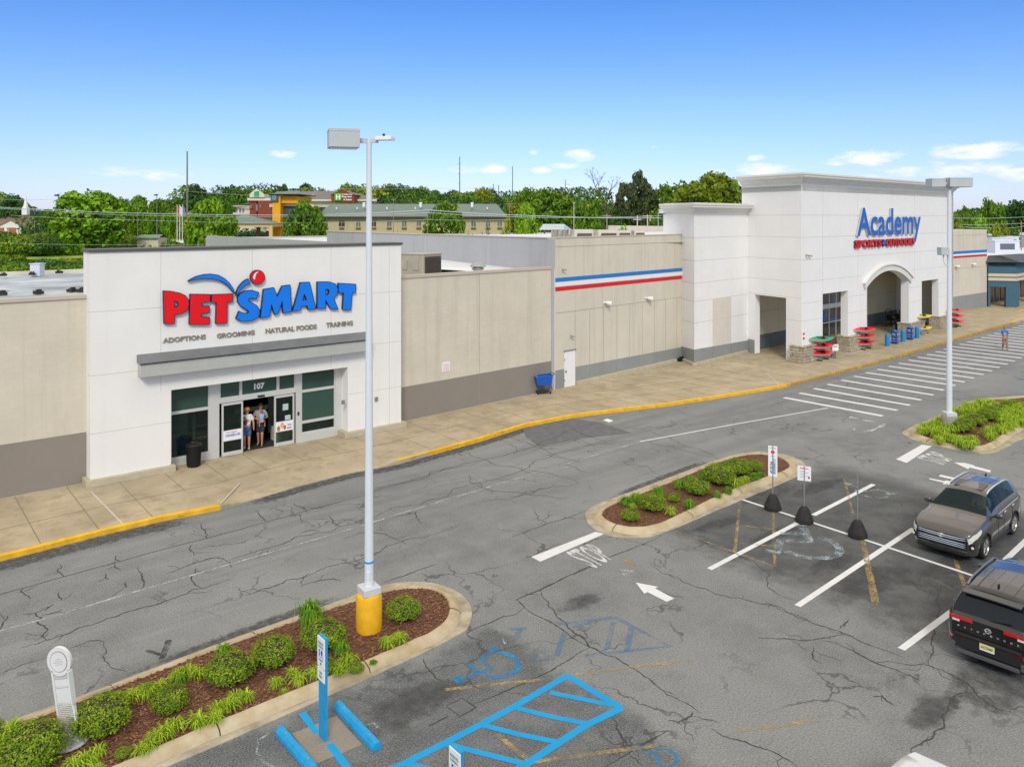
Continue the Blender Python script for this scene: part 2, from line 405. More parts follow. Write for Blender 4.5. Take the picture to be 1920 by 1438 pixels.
wb(MB().box(U0 - .06, V0 - .06, ZT, U1 + .06, V0 + 1.21, ZT + .10), 'coping', bronze, pet)
wb(MB().box(U0 - .16, V0 - .16, .14, OL + .14, V0 + .55, .40), 'plinth', plinth_m, pet, bevel=.02); wb(MB().box(OR - .2, V0 - .16, .14, U1 + .2, V0 + .6, .40), 'plinth', plinth_m, pet, bevel=.02)
# canopy: sloping dark metal top on a pale fascia
cu0, cu1 = 8.12, 17.85
mb = MB(); mb.box(cu0, V0 - .45, 4.0, cu1, V0, 4.50)
mb.quad((cu0 - .03, V0 - .49, 4.50), (cu1 + .03, V0 - .49, 4.50), (cu1 + .03, V0, 4.80), (cu0 - .03, V0, 4.80), m=1); mb.quad((cu0 - .03, V0 - .49, 4.50), (cu0 - .03, V0, 4.80), (cu0 - .03, V0, 4.50), m=1)
mb.quad((cu1 + .03, V0 - .49, 4.50), (cu1 + .03, V0, 4.50), (cu1 + .03, V0, 4.80), m=1); mb.box(cu0 - .04, V0 - .51, 4.485, cu1 + .04, V0 - .44, 4.515, 2)
wb(mb, 'canopy', [M('canopy_fascia', (.46, .47, .43), rough=.5, metal=.1, var=.06, streak=.2), M('canopy_roof', (.20, .21, .215), rough=.4, metal=.4, var=.12), black], pet)
# beige side walls
def ledge_wall(name, p0, p1, ztop, zbase, mats, par, zb=.15, joints=(), th=.3, hj=()):
    P = Plane(p0, p1); mb = MB()
    P.slab(mb, [(0, zb), (P.L, zb), (P.L, ztop), (0, ztop)], 0, -th)
    if zbase: P.slab(mb, [(0, zb), (P.L, zb), (P.L, zbase), (0, zbase)], .006, 0, 1)
    for x in joints: P.bar(mb, x - .008, zb, x + .008, ztop, .009, 0, 2)
    for z in hj: P.bar(mb, 0, z - .008, P.L, z + .008, .009, 0, 2)
    return wb(mb, name, mats, par), P
ledge_wall('side_wall', (-14, 33.12), (U0 + .1, 33.12), 7.0, 2.02, [cmu, taupe, jointb_m], pet)
_, PR = ledge_wall('side_wall', (U1 - .1, 33.3), (30.86, 34.12), 7.05, 1.80, [cmu, taupe, jointb_m], pet, joints=(5.6,), th=.8)
cop = M('beige_coping', (.52, .45, .36), rough=.6, var=.04)
mb = MB(); mb.box(-14, 33.06, 7.0, U0, 33.46, 7.13); wb(mb, 'parapet_cap', cop, pet)
mb = MB(); PR.bar(mb, .1, 7.05, PR.L, 7.19, .05, -.36); wb(mb, 'parapet_cap', cop, pet)
# roof and back
mb = MB(); mb.quad((-14, 33.4, 6.72), (19.6, 33.6, 6.72), (19.6, 56, 6.55), (-14, 56, 6.55)).quad((19.6, 33.6, 6.72), (30.8, 34.5, 6.72), (30.8, 56, 6.55), (19.6, 56, 6.55)); mb.box(-14, 56, 0, 30.8, 56.3, 6.75, 1)
mb.box(-14.3, 33.1, 0, -14.001, 56.3, 6.9, 1)
wb(mb, 'roof', [roofm, beige_s], pet)
mb = MB(); mb.box(22, 45, 6.6, 30.75, 55, 6.9); mb.quad((21.5, 50.5, 7.25), (30.8, 50.5, 7.25), (30.8, 36, 6.9), (29, 36, 6.75), m=0); 
wb(mb, 'roof_cricket', roofw, pet)
# entrance: frames, panes, doors
VS = V0 + .65
S = Plane((0, VS), (10, VS))
def pane(x0, z0, x1, z1, glass, par, fr=.06, name='window', out=0.):
    mb = MB(); P = S
    for a in ((x0, z0, x0 + fr, z1), (x1 - fr, z0, x1, z1), (x0 + fr, z0, x1 - fr, z0 + fr), (x0 + fr, z1 - fr, x1 - fr, z1)): P.bar(mb, *a, .05 + out, -.06 + out)
    o = wb(mb, name, alu, par); g = MB(); P.bar(g, x0 + fr, z0 + fr, x1 - fr, z1 - fr, .0 + out, -.012 + out); gg = g.build('pane', glass, o); return o
mb = MB()
for x0, x1 in ((OL, 9.46), (11.02, 11.40), (14.72, 14.96), (16.62, 16.92)): S.bar(mb, x0, .15, x1, OT, .07, -.1)
S.bar(mb, OL, .15, 11.02, .42, .09, -.1); S.bar(mb, 14.96, .15, 16.62, .50, .09, -.1); S.bar(mb, 11.40, 2.36, 14.72, 2.52, .09, -.1)
wb(mb, 'entrance_frame', alu, pet)
pane(9.46, .42, 11.02, 2.24, darkglass, pet); pane(9.46, 2.24, 11.02, OT, greenglass, pet)
for a, b in ((11.40, 12.30), (12.30, 13.92), (13.92, 14.72)): pane(a, 2.52, b, OT, greenglass, pet)
pane(14.96, .50, 16.62, 1.0, darkglass, pet); pane(14.96, 1.0, 16.62, 2.36, greenglass, pet); pane(14.96, 2.36, 16.62, OT, greenglass, pet)
for (x0, x1) in ((11.48, 12.36), (13.72, 14.62)):
    d = MB()
    for a in ((x0, .17, x0 + .07, 2.34), (x1 - .07, .17, x1, 2.34), (x0 + .07, .17, x1 - .07, .33), (x0 + .07, 2.25, x1 - .07, 2.34), (x0 + .07, .78, x1 - .07, .86)): S.bar(d, *a, .14, .08)
    do = wb(d, 'sliding_door', alu, pet)
    g = MB(); S.bar(g, x0 + .07, .33, x1 - .07, .78, .115, .105); S.bar(g, x0 + .07, .86, x1 - .07, 2.25, .115, .105); g.build('pane', darkglass, do)
    pm = MB(); S.bar(pm, x0 + .06, .80, x1 - .06, 1.22, .155, .142)
    x0 += .06
    if x0 < 12: put_text(pm, 'Your support', quadfn([S.at(x0 + .1, 1.09, .16), S.at(x0 + .55, 1.09, .16), S.at(x0 + .55, 1.17, .16), S.at(x0 + .1, 1.17, .16)]), .02, m=1); put_text(pm, 'CHANGES LIVES', quadfn([S.at(x0 + .08, .96, .16), S.at(x0 + .7, .96, .16), S.at(x0 + .7, 1.06, .16), S.at(x0 + .08, 1.06, .16)]), .03, m=2)
    else:
        for q, (cx, cz, w) in enumerate(((.12, .93, .12), (.28, 1.05, .14), (.4, .95, .1))): S.slab(pm, [(x0 + cx + w * .6 * math.cos(a * .7), cz + w * math.sin(a * .7)) for a in range(9)], .158 + q * .001, .156, 3 + q % 2)
        S.bar(pm, x0 + .5, .88, x0 + .7, .93, .16, .156, 1); S.bar(pm, x0 + .52, 1.0, x0 + .72, 1.02, .16, .156, 2); S.bar(pm, x0 + .52, 1.05, x0 + .7, 1.07, .16, .156, 2)
    pm.build('door_poster', [signwhite, red_s, M('poster_blue', (.03, .12, .5), rough=.5, var=0), M('poster_brown', (.45, .16, .05), rough=.5, var=.2), M('poster_tan', (.75, .45, .25), rough=.5, var=.2)], do)
mb = MB(); put_text(mb, '107', quadfn([S.at(12.88, 2.72, .012), S.at(13.34, 2.72, .012), S.at(13.34, 2.98, .012), S.at(12.88, 2.98, .012)]), .05); wb(mb, 'street_number', signwhite, pet)
for nm_, q_, mt_ in (('door_notice', (14.1, 1.68, 14.35, 1.95, .13, .12), 0), ('door_notice', (14.2, 1.25, 14.45, 1.45, .13, .12), 0), ('door_sensor', (13.0, 2.40, 13.3, 2.47, .13, .08), 1), ('door_button', (14.80, 1.35, 14.87, 1.5, .1, .05), 1)):
    mb = MB(); S.bar(mb, *q_); wb(mb, nm_, [M('notice_paper', (.45, .55, .55), rough=.5, var=0), black][mt_], pet)
# room seen through the glass
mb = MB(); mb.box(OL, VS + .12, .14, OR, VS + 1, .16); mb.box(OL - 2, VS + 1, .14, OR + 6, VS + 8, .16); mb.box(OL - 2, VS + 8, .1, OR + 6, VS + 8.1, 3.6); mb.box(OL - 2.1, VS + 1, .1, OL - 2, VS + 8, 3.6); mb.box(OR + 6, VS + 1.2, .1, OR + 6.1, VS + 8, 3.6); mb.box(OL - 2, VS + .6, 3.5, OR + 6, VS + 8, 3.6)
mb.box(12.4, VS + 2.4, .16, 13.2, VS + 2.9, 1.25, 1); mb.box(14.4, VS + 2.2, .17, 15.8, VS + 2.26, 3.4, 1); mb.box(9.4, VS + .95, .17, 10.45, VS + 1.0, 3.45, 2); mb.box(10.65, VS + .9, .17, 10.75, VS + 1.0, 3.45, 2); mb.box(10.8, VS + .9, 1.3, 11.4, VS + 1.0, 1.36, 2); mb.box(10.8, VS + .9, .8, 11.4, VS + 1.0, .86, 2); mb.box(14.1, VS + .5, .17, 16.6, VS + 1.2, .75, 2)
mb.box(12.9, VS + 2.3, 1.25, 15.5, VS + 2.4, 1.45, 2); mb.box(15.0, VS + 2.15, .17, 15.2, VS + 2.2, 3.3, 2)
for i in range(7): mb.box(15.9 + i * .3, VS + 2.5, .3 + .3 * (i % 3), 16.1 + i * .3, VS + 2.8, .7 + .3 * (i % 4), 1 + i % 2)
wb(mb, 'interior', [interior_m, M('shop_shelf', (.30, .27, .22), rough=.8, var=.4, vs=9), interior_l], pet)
# wall fittings
for (px, py) in ((643, 754), (705, 748)):
    u, z = FV(px, py, V0); wb(MB().box(u - .07, V0 - .06, z - .09, u + .07, V0, z + .09), 'wall_box', M('box_grey', (.22, .22, .2), rough=.5), pet)
s0, z0 = PR.px(829, 698); s1, z1 = PR.px(843, 678); mb = MB(); PR.bar(mb, s0, z0, s1, z1, .025, 0)
for i in range(4): PR.bar(mb, s0 + .05, z0 + .06 + i * .1, s1 - .05, z0 + .08 + i * .1, .03, .026, 1)
wb(mb, 'notice_plate', [signwhite, red_s], pet)
mb = MB(); mb.box(30.80, 34.02, .15, 30.85, 34.07, 7.05); wb(mb, 'downpipe', M('pipe_cream', (.66, .62, .55), rough=.5), pet)

# lettering traced from the facade
def Z5q(x, y): return FV(250 + x / 3.7647, 480 + y / 3.7647, V0 - .14)
LET = {'P': ([(213, 247), (270, 250), (330, 262), (368, 280), (388, 308), (393, 338), (386, 372), (366, 396), (335, 410), (292, 416), (290, 480), (218, 477)], [(289, 316), (308, 320), (319, 334), (317, 350), (305, 360), (289, 362)], 'r'),
 'E': ([(402, 270), (543, 272), (540, 324), (482, 325), (482, 355), (538, 354), (537, 403), (480, 405), (479, 431), (540, 433), (537, 484), (396, 483)], None, 'r'),
 'T': ([(554, 273), (705, 268), (699, 325), (663, 323), (662, 476), (583, 478), (587, 327), (552, 325)], None, 'r'),
 'S': ([(887, 258), (868, 306), (838, 297), (814, 302), (812, 316), (838, 330), (872, 350), (891, 380), (892, 412), (876, 438), (843, 455), (800, 462), (758, 458), (726, 442), (747, 390), (772, 402), (800, 406), (815, 397), (812, 386), (790, 373), (756, 352), (738, 325), (737, 293), (756, 265), (790, 248), (838, 242)], None, 'b'),
 'M': ([(920, 236), (993, 224), (1016, 287), (1052, 212), (1108, 205), (1117, 396), (1057, 402), (1051, 318), (1022, 408), (998, 414), (975, 342), (963, 428), (897, 437)], None, 'b'),
 'A': ([(1180, 188), (1245, 185), (1289, 375), (1234, 378), (1227, 352), (1188, 356), (1178, 385), (1125, 388)], [(1208, 268), (1194, 312), (1224, 310)], 'b'),
 'R': ([(1300, 183), (1385, 183), (1428, 198), (1445, 232), (1440, 268), (1415, 300), (1448, 377), (1393, 373), (1357, 312), (1357, 371), (1298, 370)], [(1359, 232), (1378, 236), (1383, 254), (1375, 271), (1359, 277)], 'b'),
 'T2': ([(1448, 192), (1572, 200), (1568, 262), (1545, 260), (1536, 382), (1478, 377), (1484, 262), (1448, 258)], None, 'b')}
def arcpts(cx, cy, r, n=28): return [(cx + r * math.cos(2 * math.pi * i / n), cy + r * math.sin(2 * math.pi * i / n)) for i in range(n)]
LET['ball'] = (arcpts(878, 151, 50), None, 'r')
LET['s1'] = ([(387, 178), (415, 160), (450, 144), (500, 132), (550, 128), (600, 136), (645, 160), (680, 193), (703, 228), (719, 265), (700, 250), (680, 222), (650, 195), (610, 173), (560, 162), (500, 160), (440, 167)], None, 'b')
LET['s2'] = ([(727, 283), (730, 250), (745, 218), (768, 190), (790, 172), (812, 162), (826, 192), (800, 203), (775, 220), (750, 248)], None, 'b')
FS = Plane((0, V0), (10, V0))
for k, (pts, hole, c) in LET.items():
    mb = MB(); q = [Z5q(*p) for p in pts]; hs = [[Z5q(*p) for p in hole]] if hole else None
    FS.slab(mb, q, .02, .14, 1, hs, mt=0)
    for loop in [q] + (hs or []):
        for i in range(len(loop)):
            a, b = loop[i], loop[(i + 1) % len(loop)]; L = math.hypot(b[0] - a[0], b[1] - a[1]) or 1; nx, nz = -(b[1] - a[1]) / L * .012, (b[0] - a[0]) / L * .012
            FS.slab(mb, [(a[0] - nx, a[1] - nz), (b[0] - nx, b[1] - nz), (b[0] + nx, b[1] + nz), (a[0] + nx, a[1] + nz)], .147, .03, 1)
    if k == 'ball': FS.slab(mb, [Z5q(*p) for p in [(848, 165), (846, 145), (855, 125), (872, 113), (884, 112), (868, 125), (860, 145), (858, 165)]], .152, .145, 2)
    o = wb(mb, 'sign_letter' if k not in ('ball', 's1', 's2') else ('sign_ball' if k == 'ball' else 'sign_swoosh'), [red_s if c == 'r' else blue_s, navy, signwhite], pet)
metalet = M('bronze_letters', (.27, .23, .17), rough=.5, var=0); metaside = M('bronze_letter_sides', (.30, .26, .2), rough=.5, var=0)
for txt, (a, b, c, d) in {'ADOPTIONS': ((215, 617), (518, 588), (518, 555), (215, 582)), 'GROOMING': ((597, 584), (863, 558), (863, 524), (597, 550)), 'NATURAL FOODS': ((941, 550), (1302, 516), (1302, 482), (941, 515)), 'TRAINING': ((1370, 507), (1557, 491), (1557, 458), (1370, 473))}.items():
    mb = MB(); put_text(mb, txt, quadfn([(lambda w: (w[0], V0 - .05, w[1]))(Z5q(*p)) for p in (a, b, c, d)]), .02, m=0, depth=(0, .05, 0)); wb(mb, 'sign_lettering', [metalet, metaside], pet)

# rooftop of the pet shop
def hvac(name, label, x, y, z, w, d, h, rz=0., n=3, col=(.42, .38, .30)):
    t = thing(name, label, 'rooftop unit', (x, y, z), rz); m = M('unit_' + '%d' % int(col[0] * 100), col, rough=.5, metal=.1, var=.12, vs=3, streak=.2)
    mb = MB(); mb.box(-w / 2, -d / 2, .15, w / 2, d / 2, h); mb.box(-w / 2 - .03, -d / 2 - .03, h, w / 2 + .03, d / 2 + .03, h + .05); mb.box(-w / 2, -d / 2, 0, w / 2, d / 2, .15)
    for i in range(n): mb.box(-w / 2 + w * (i + .5) / n - .01, -d / 2 - .012, .2, -w / 2 + w * (i + .5) / n + .01, -d / 2, h - .05)
    mb.build('cabinet', m, t, bevel=.01)
    c = MB(); c.box(w / 2 + .002, -d / 2 + .1, .25, w / 2 + .05, d / 2 - .1, h - .1)
    for i in range(9): c.box(w / 2 + .05, -d / 2 + .1, .27 + i * (h - .4) / 9, w / 2 + .07, d / 2 - .1, .29 + i * (h - .4) / 9)
    c.build('coil_grille', M('coil_dark', (.07, .055, .045), rough=.7, var=.3, vs=8), t)
    p = MB()
    for i in range(2): p.box(-w / 2 + .25 + i * w * .45, -d / 2 - .04, h * .45, -w / 2 + .55 + i * w * .45, -d / 2, h * .8)
    p.build('access_panel', m, t); return t
hx, hy, _ = FD(788, 41.5, z=0)
hvac('air_conditioner', 'tan boxy rooftop air conditioner with a dark coil, just right of the white shop front', hx, hy, 6.68, 1.6, 1.5, 1.42, RC - .55)
x, y, _ = FD(896, 43.5, z=0); t = thing('roof_ventilator', 'small silver mushroom roof ventilator near the beige parapet', 'vent', (x, y, 6.9))
MB().lathe([(.25, 0), (.25, .25), (.34, .27), (.34, .36), (.24, .38), (.24, .44)], n=16).build('vent_base', steel, t, smooth=True)
MB().lathe([(.42, .42), (.44, .46), (.34, .58), (.2, .66), (.05, .69)], n=18).build('vent_cap', steel, t, smooth=True)
x, y, _ = FD(70, 46.5, z=0); t = thing('roof_hatch', 'white upright metal roof hatch box on the left roof', 'hatch', (x, y, 6.62), RC)
mb = MB(); mb.box(-.28, -.25, 0, .28, .25, .68); mb.build('hatch_body', M('white_metal', (.62, .65, .72), rough=.4, var=.03), t); MB().box(-.32, -.3, .68, .33, .3, .72).build('hatch_lid', M('white_metal', (.62, .65, .72)), t)
for i, (px, py) in enumerate(((5, 551), (72, 549), (135, 545), (152, 545), (6, 516), (60, 514), (111, 511))):
    f = (10 - 6.75) * 1500 / (py - 408); x, y, _ = FD(px, f, z=0); s = .16
    mb = MB(); mb.prism([(-s, -s), (s, -s), (s, s), (-s, s)], 0, .12); mb.box(-s * .6, -s * .6, .12, s * .6, s * .6, .2); mb.cyl((-s * 1.6, 0, .17), (s * 1.6, 0, .17), .03, .03, 6, 1)
    tag(mb.build('pipe_support', [M('support_rubber', (.035, .03, .028), rough=.8), plinth_m], loc=(x, y, 6.7), rz=i * .3), 'black pipe support on the left roof, %s from the left %s' % (('first', 'second', 'third', 'fourth', 'first', 'second', 'third')[i], 'along the front parapet' if i < 4 else 'near the back edge'), 'roof block', 'pipe supports on the left roof')

# ---- sports shop ------------------------------------------------------------
spo = thing('sports_store', 'beige shop with a tall white corniced entrance block and blue and red sign', 'shop', (49.5, 29.8, 0))
A0, A1 = (30.88, 34.05), (43.98, 35.5); P0, P1 = (43.08, 33.72), (50.39, 34.59); T0, T1 = (49.52, 29.74), (75.89, 31.19)
PA = Plane(A0, A1); PP = Plane(P0, P1); PT = Plane(T0, T1)
blue_st = M('stripe_blue', (.01, .19, .56), rough=.6, var=.03); red_st = M('stripe_red', (.66, .012, .015), rough=.6, var=.03); white_st = M('stripe_white', (.78, .78, .77), rough=.7, var=.02)
def striped(P, x0, x1, ztop, stripes, base, par, vj=(), hj=(), ledge=None):
    mb = MB(); P.slab(mb, [(x0, .15), (x1, .15), (x1, ztop), (x0, ztop)], 0, -.35)
    P.slab(mb, [(x0, .15), (x1, .15), (x1, base[1]), (x0, base[0])], .006, 0, 1)
    for z in hj: P.bar(mb, x0, z - .012, x1, z + .012, .008, 0, 2)
    for x in vj: P.bar(mb, x - .008, .2, x + .008, hj[-1], .010, 0, 2)
    o = wb(mb, 'beige_wall', [beige_s, grey_base, jointb_m], par)
    for (za, zb, mt) in stripes: s = MB(); P.bar(s, x0, za, x1, zb, .014, 0); wb(s, 'stripe', mt, par)
    if ledge: l = MB(); P.bar(l, ledge[0], .14, ledge[1], .36, .22, 0); wb(l, 'concrete_ledge', plinth_m, par, bevel=.015)
    return o
striped(PA, 0, PA.L, 8.80, ((6.29, 6.52, blue_st), (6.02, 6.26, white_st), (5.76, 5.99, red_st)), (1.22, 1.05), spo, vj=[1.77 + 1.35 * i for i in range(9)], hj=(8.31, 4.50), ledge=(1.8, PA.L - .9))
mb = MB(); mb.box(30.60, 34.05, 0, 30.88, 62.5, 8.80); mb.box(30.6, 62.5, 0, 30.88, 93, 7.95); mb.box(30.6, 93, 0, 96, 93.3, 7.7); 
for i in range(4): mb.box(30.585, 40 + i * 7.2, 0, 30.60, 40.03 + i * 7.2, 8.80, 1)
wb(mb, 'side_wall', [M('grey_side_panel', (.40, .405, .41), rough=.9, var=.05, vs=.6, streak=.25), joint_m], spo)
mb = MB(); mb.quad((30.9, 35, 8.3), (97, 36.6, 8.3), (97, 62.5, 8.3), (30.9, 62.5, 8.3)).quad((30.9, 62.5, 7.5), (97, 62.5, 7.5), (97, 93, 7.5), (30.9, 93, 7.5)).quad((30.9, 62.5, 7.5), (97, 62.5, 7.5), (97, 62.5, 8.3), (30.9, 62.5, 8.3)); wb(mb, 'roof', roofw, spo)
mb = MB(); PA.bar(mb, 0, 8.80, PA.L, 8.86, .03, -.4); mb.box(30.55, 34.4, 8.80, 30.93, 62.5, 8.86); wb(mb, 'parapet_cap', cop, spo)
d = MB(); PA.bar(d, .78, .15, 1.72, 2.22, .05, 0); do = wb(d, 'service_door', M('door_white', (.80, .80, .79), rough=.5, var=.02), spo)
d = MB(); PA.bar(d, .72, 2.22, 1.78, 2.27, .09, 0); PA.bar(d, .82, 1.0, .90, 1.12, .1, .05); PA.bar(d, .74, .5, .80, .6, .06, .05); PA.bar(d, .74, 1.7, .80, 1.8, .06, .05); d.build('door_handle', M('box_grey', (.22, .22, .2)), do)
def floodlight(P, x, z):
    c = P.at(x, z, 0); n = P.n; l = MB(); l.cyl(c, P.at(x, z, .15), .07, .05, 8); k = len(l.v)
    l.cyl(P.at(x + .02, z + .02, .12), P.at(x + .26, z - .06, .34), .07, .17, 12); wb(l, 'floodlight', M('lamp_cream', (.75, .73, .68), rough=.5, var=0), spo, smooth=True)
floodlight(PA, 4.5, 4.78); floodlight(PA, 8.9, 4.75)
c = MB(); a = PA.at(.6, 7.05, 0)
for (P, s, z) in ((PA, .6, 7.02), (PA, 1.35, 3.1), (PT, .55, 7.45), (PT, .95, 7.4)): k = c.cyl(P.at(s, z, 0), P.at(s, z, .12), .04, .04, 6); c.cyl(P.at(s - .1, z - .02, .14), P.at(s + .12, z - .05, .2), .05, .05, 8)
wb(c, 'security_camera', M('camera_grey', (.35, .34, .32), rough=.5), spo)
# white corner pillar
PZ = 10.22
back = 37.5
BL = (43.95, 35.9)
mb = MB(); ring = [P0, P1, (50.9, back), (44.4, back), (43.98, 35.5)]
mb.prism(ring, .15, PZ)
for z in (8.64, 7.11, 5.61, 4.40, 2.95):
    PP.bar(mb, 0, z - .012, PP.L, z + .012, .008, 0, 1); Plane((43.98, 35.5), P0).bar(mb, 0, z - .012, 2.0, z + .012, .008, 0, 1)
PP.slab(mb, [(2.35, 1.15), (4.9, 1.05), (4.9, 4.42), (2.35, 4.42)], .012, 0, 2); PP.bar(mb, 2.35, 2.94, 4.9, 2.96, .016, 0, 1)
wb(mb, 'white_pillar', [white2, joint_m, M('inset_beige', (.66, .61, .53), rough=.9, var=.04, streak=.1)], spo)
mb = MB(); PP.slab(mb, [(-.01, .15), (PP.L, .15), (PP.L, 1.0), (-.01, 1.20)], .02, 0); Plane((43.98, 35.5), P0).slab(mb, [(0, .15), (2.02, .15), (2.02, 1.2), (0, 1.1)], .02, 0)
for x in (2.36, 4.88): PP.bar(mb, x - .012, .3, x + .012, 1.12, .026, .02, 1)
wb(mb, 'grey_base', [grey_base, greydark], spo)
mb = MB(); PP.bar(mb, -.15, .14, PP.L - .3, .34, .2, 0); Plane((43.98, 35.5), P0).bar(mb, .2, .14, 2.15, .34, .18, 0); wb(mb, 'concrete_ledge', plinth_m, spo, bevel=.015)
def cornice(path, z0, h, out, par, closed=False):
    """moulded cornice swept along a ground path, projecting to the right-hand side of travel"""
    prof = [(0, 0), (.06, 0), (.06, h * .14), (out * .25, h * .2), (out * .35, h * .42), (out * .7, h * .58), (out * .9, h * .62), (out * .9, h * .8), (out, h * .82), (out, h), (-.3, h + .02)]
    mb = MB(); n = len(path); rows = []
    for i, p in enumerate(path):
        ds = []
        for a, b in ((i - 1, i), (i, i + 1)):
            if 0 <= a and b < n:
                dx, dy = path[b][0] - path[a][0], path[b][1] - path[a][1]; L = math.hypot(dx, dy); ds.append((dy / L, -dx / L))
        nx = sum(q[0] for q in ds) / len(ds); ny = sum(q[1] for q in ds) / len(ds); l2 = nx * nx + ny * ny
        rows.append([(p[0] + nx / l2 * o, p[1] + ny / l2 * o, z0 + z) for o, z in prof])
    for r in rows: mb.v += r
    k = len(prof)
    for i in range(n - 1):
        for j in range(k - 1): mb.f.append((i * k + j, (i + 1) * k + j, (i + 1) * k + j + 1, i * k + j + 1)); mb.m.append(0)
    return wb(mb, 'cornice', cornice_m, par)
cornice([(44.5, 37.4), (43.98, 35.5), P0, P1, (50.3, 34.6)], PZ, .74, .55, spo)
wb(MB().prism([(44, 35.4), (43.2, 33.8), (50.4, 34.7), (50.9, back), (44.4, back)], PZ + .74, PZ + .78), 'pillar_roof', roofw, spo)
# entrance block
W, TZ = 27.9, 12.30
TL = (T0[0] + (P1[0] - T0[0]) * 1.12, T0[1] + (P1[1] - T0[1]) * 1.12); PL = Plane(TL, T0); LL = PL.L
arch = [(9.95, .15), (9.95, 4.84)]
acx, ahw, rise = 13.80, 3.87, .98; Rr = (ahw ** 2 + rise ** 2) / (2 * rise); th = math.asin(ahw / Rr)
for i in range(17):
    a = -th + 2 * th * i / 16; arch.append((acx + Rr * math.sin(a), 4.84 + Rr * math.cos(a) - (Rr - rise)))
arch.append((17.67, .15)); arch = [arch[0]] + arch[2:]
mb = MB(); out = [(.012, .15), (2.98, .15), (2.98, 4.62), (6.88, 4.62), (6.88, .15)] + arch + [(20.62, .15), (20.62, 4.58), (24.36, 4.58), (24.36, .15), (W, .15), (W, TZ), (.012, TZ)]
PT.slab(mb, out, 0, -.06); PT.slab(mb, [(.5, .15)] + out[1:-1] + [(.5, TZ)], -.06, -.55)
hl = (10.16, 8.64, 7.11, 5.61)
for z in hl[:3]: PT.bar(mb, -.001, z - .012, W, z + .012, .007, 0, 1)
for (a, b) in ((0, 9.0), (18.5, W)): PT.bar(mb, a, 5.60, b, 5.62, .007, 0, 1)
for z in (4.15, 2.95):
    for a, b in ((0, 2.98), (6.88, 9.95), (17.67, 20.62), (24.36, W)): PT.bar(mb, a, z - .01, b, z + .01, .007, 0, 1)
for x in (8.5, 19.1, 3.0): PT.bar(mb, x - .008, 4.63, x + .008, TZ, .010, .007, 1)
wb(mb, 'entrance_wall', [white2, joint_m], spo)
oa, ob = LL - 4.24, LL - 1.35
mb = MB(); PL.slab(mb, [(0, .15), (oa, .15), (oa, 4.42), (ob, 4.42), (ob, .15), (LL, .15), (LL, TZ), (0, TZ)], 0, -.05); PL.slab(mb, [(0, .15), (oa, .15), (oa, 4.42), (ob, 4.42), (ob, .15), (LL - .7, .15), (LL - .7, TZ), (0, TZ)], -.05, -.5)
for z in hl: PL.bar(mb, 0, z - .012, LL, z + .012, .004, 0, 1)
PL.bar(mb, 0, 4.5, LL, 4.52, .004, 0, 1); PL.bar(mb, ob, 2.94, LL, 2.96, .004, 0, 1)
wb(mb, 'entrance_side_wall', [white2, joint_m], spo)
mb = MB(); PL.bar(mb, 0, .15, oa - .02, 1.12, .02, 0); wb(mb, 'grey_base', grey_base, spo)
TRb = PT.at(W, 0, -5.6)[:2]; TR = PT.at(W, 0, 0)[:2]
mb = MB(); Plane(TR, TRb).slab(mb, [(0, .15), (5.6, .15), (5.6, TZ), (0, TZ)], 0, -.4); mb.prism([TL, T0, TR, TRb], TZ - .5, TZ - .1); mb.obox((TL[0] + .1, TL[1]), TRb, 5.0, TZ, -.4)
wb(mb, 'entrance_rear', white2, spo)
cornice([TL, T0, TR, TRb], TZ, .72, .62, spo)
wb(MB().prism([TL, T0, TR, TRb], TZ + .72, TZ + .76), 'entrance_roof', roofw, spo)
# porch: store wall behind, ceiling, dark base
Q0 = (P1[0] + .05, P1[1] + .1); Q1 = PT.at(W, 0, -4.9)[:2]; PQ = Plane(Q0, Q1)
mb = MB(); PQ.slab(mb, [(0, .15), (PQ.L, .15), (PQ.L, 6.2), (0, 6.2)], 0, -.3); mb.prism([(TL[0] + .5, TL[1] - .1), PT.at(.5, 0, -.5)[:2], PT.at(W - .4, 0, -.5)[:2], Q1], 6.0, 6.1)
PQ.bar(mb, 0, 2.95, PQ.L, 2.97, .006, 0, 1)
for i in range(8): PQ.bar(mb, 3 * i + 1.5, 1.2, 3 * i + 1.515, 6, .006, 0, 1)
wb(mb, 'porch_wall', [tan_in, jointb_m], spo)
mb = MB(); PQ.bar(mb, 0, .15, PQ.L, 1.22, .03, 0); wb(mb, 'dark_base', greydark, spo)
# stone pedestals
for (a, b) in ((-.22, 3.0), (6.7, 10.1), (17.5, 20.8), (24.2, W + .2)):
    mb = MB(); PT.bar(mb, a, .15, b, 1.20, .2, -.75); PT.bar(mb, a - .14, .14, b + .14, .42, .34, -.85); PT.bar(mb, a - .05, 1.18, b + .05, 1.27, .25, -.8); wb(mb, 'stone_pedestal', stone, spo, bevel=.015)
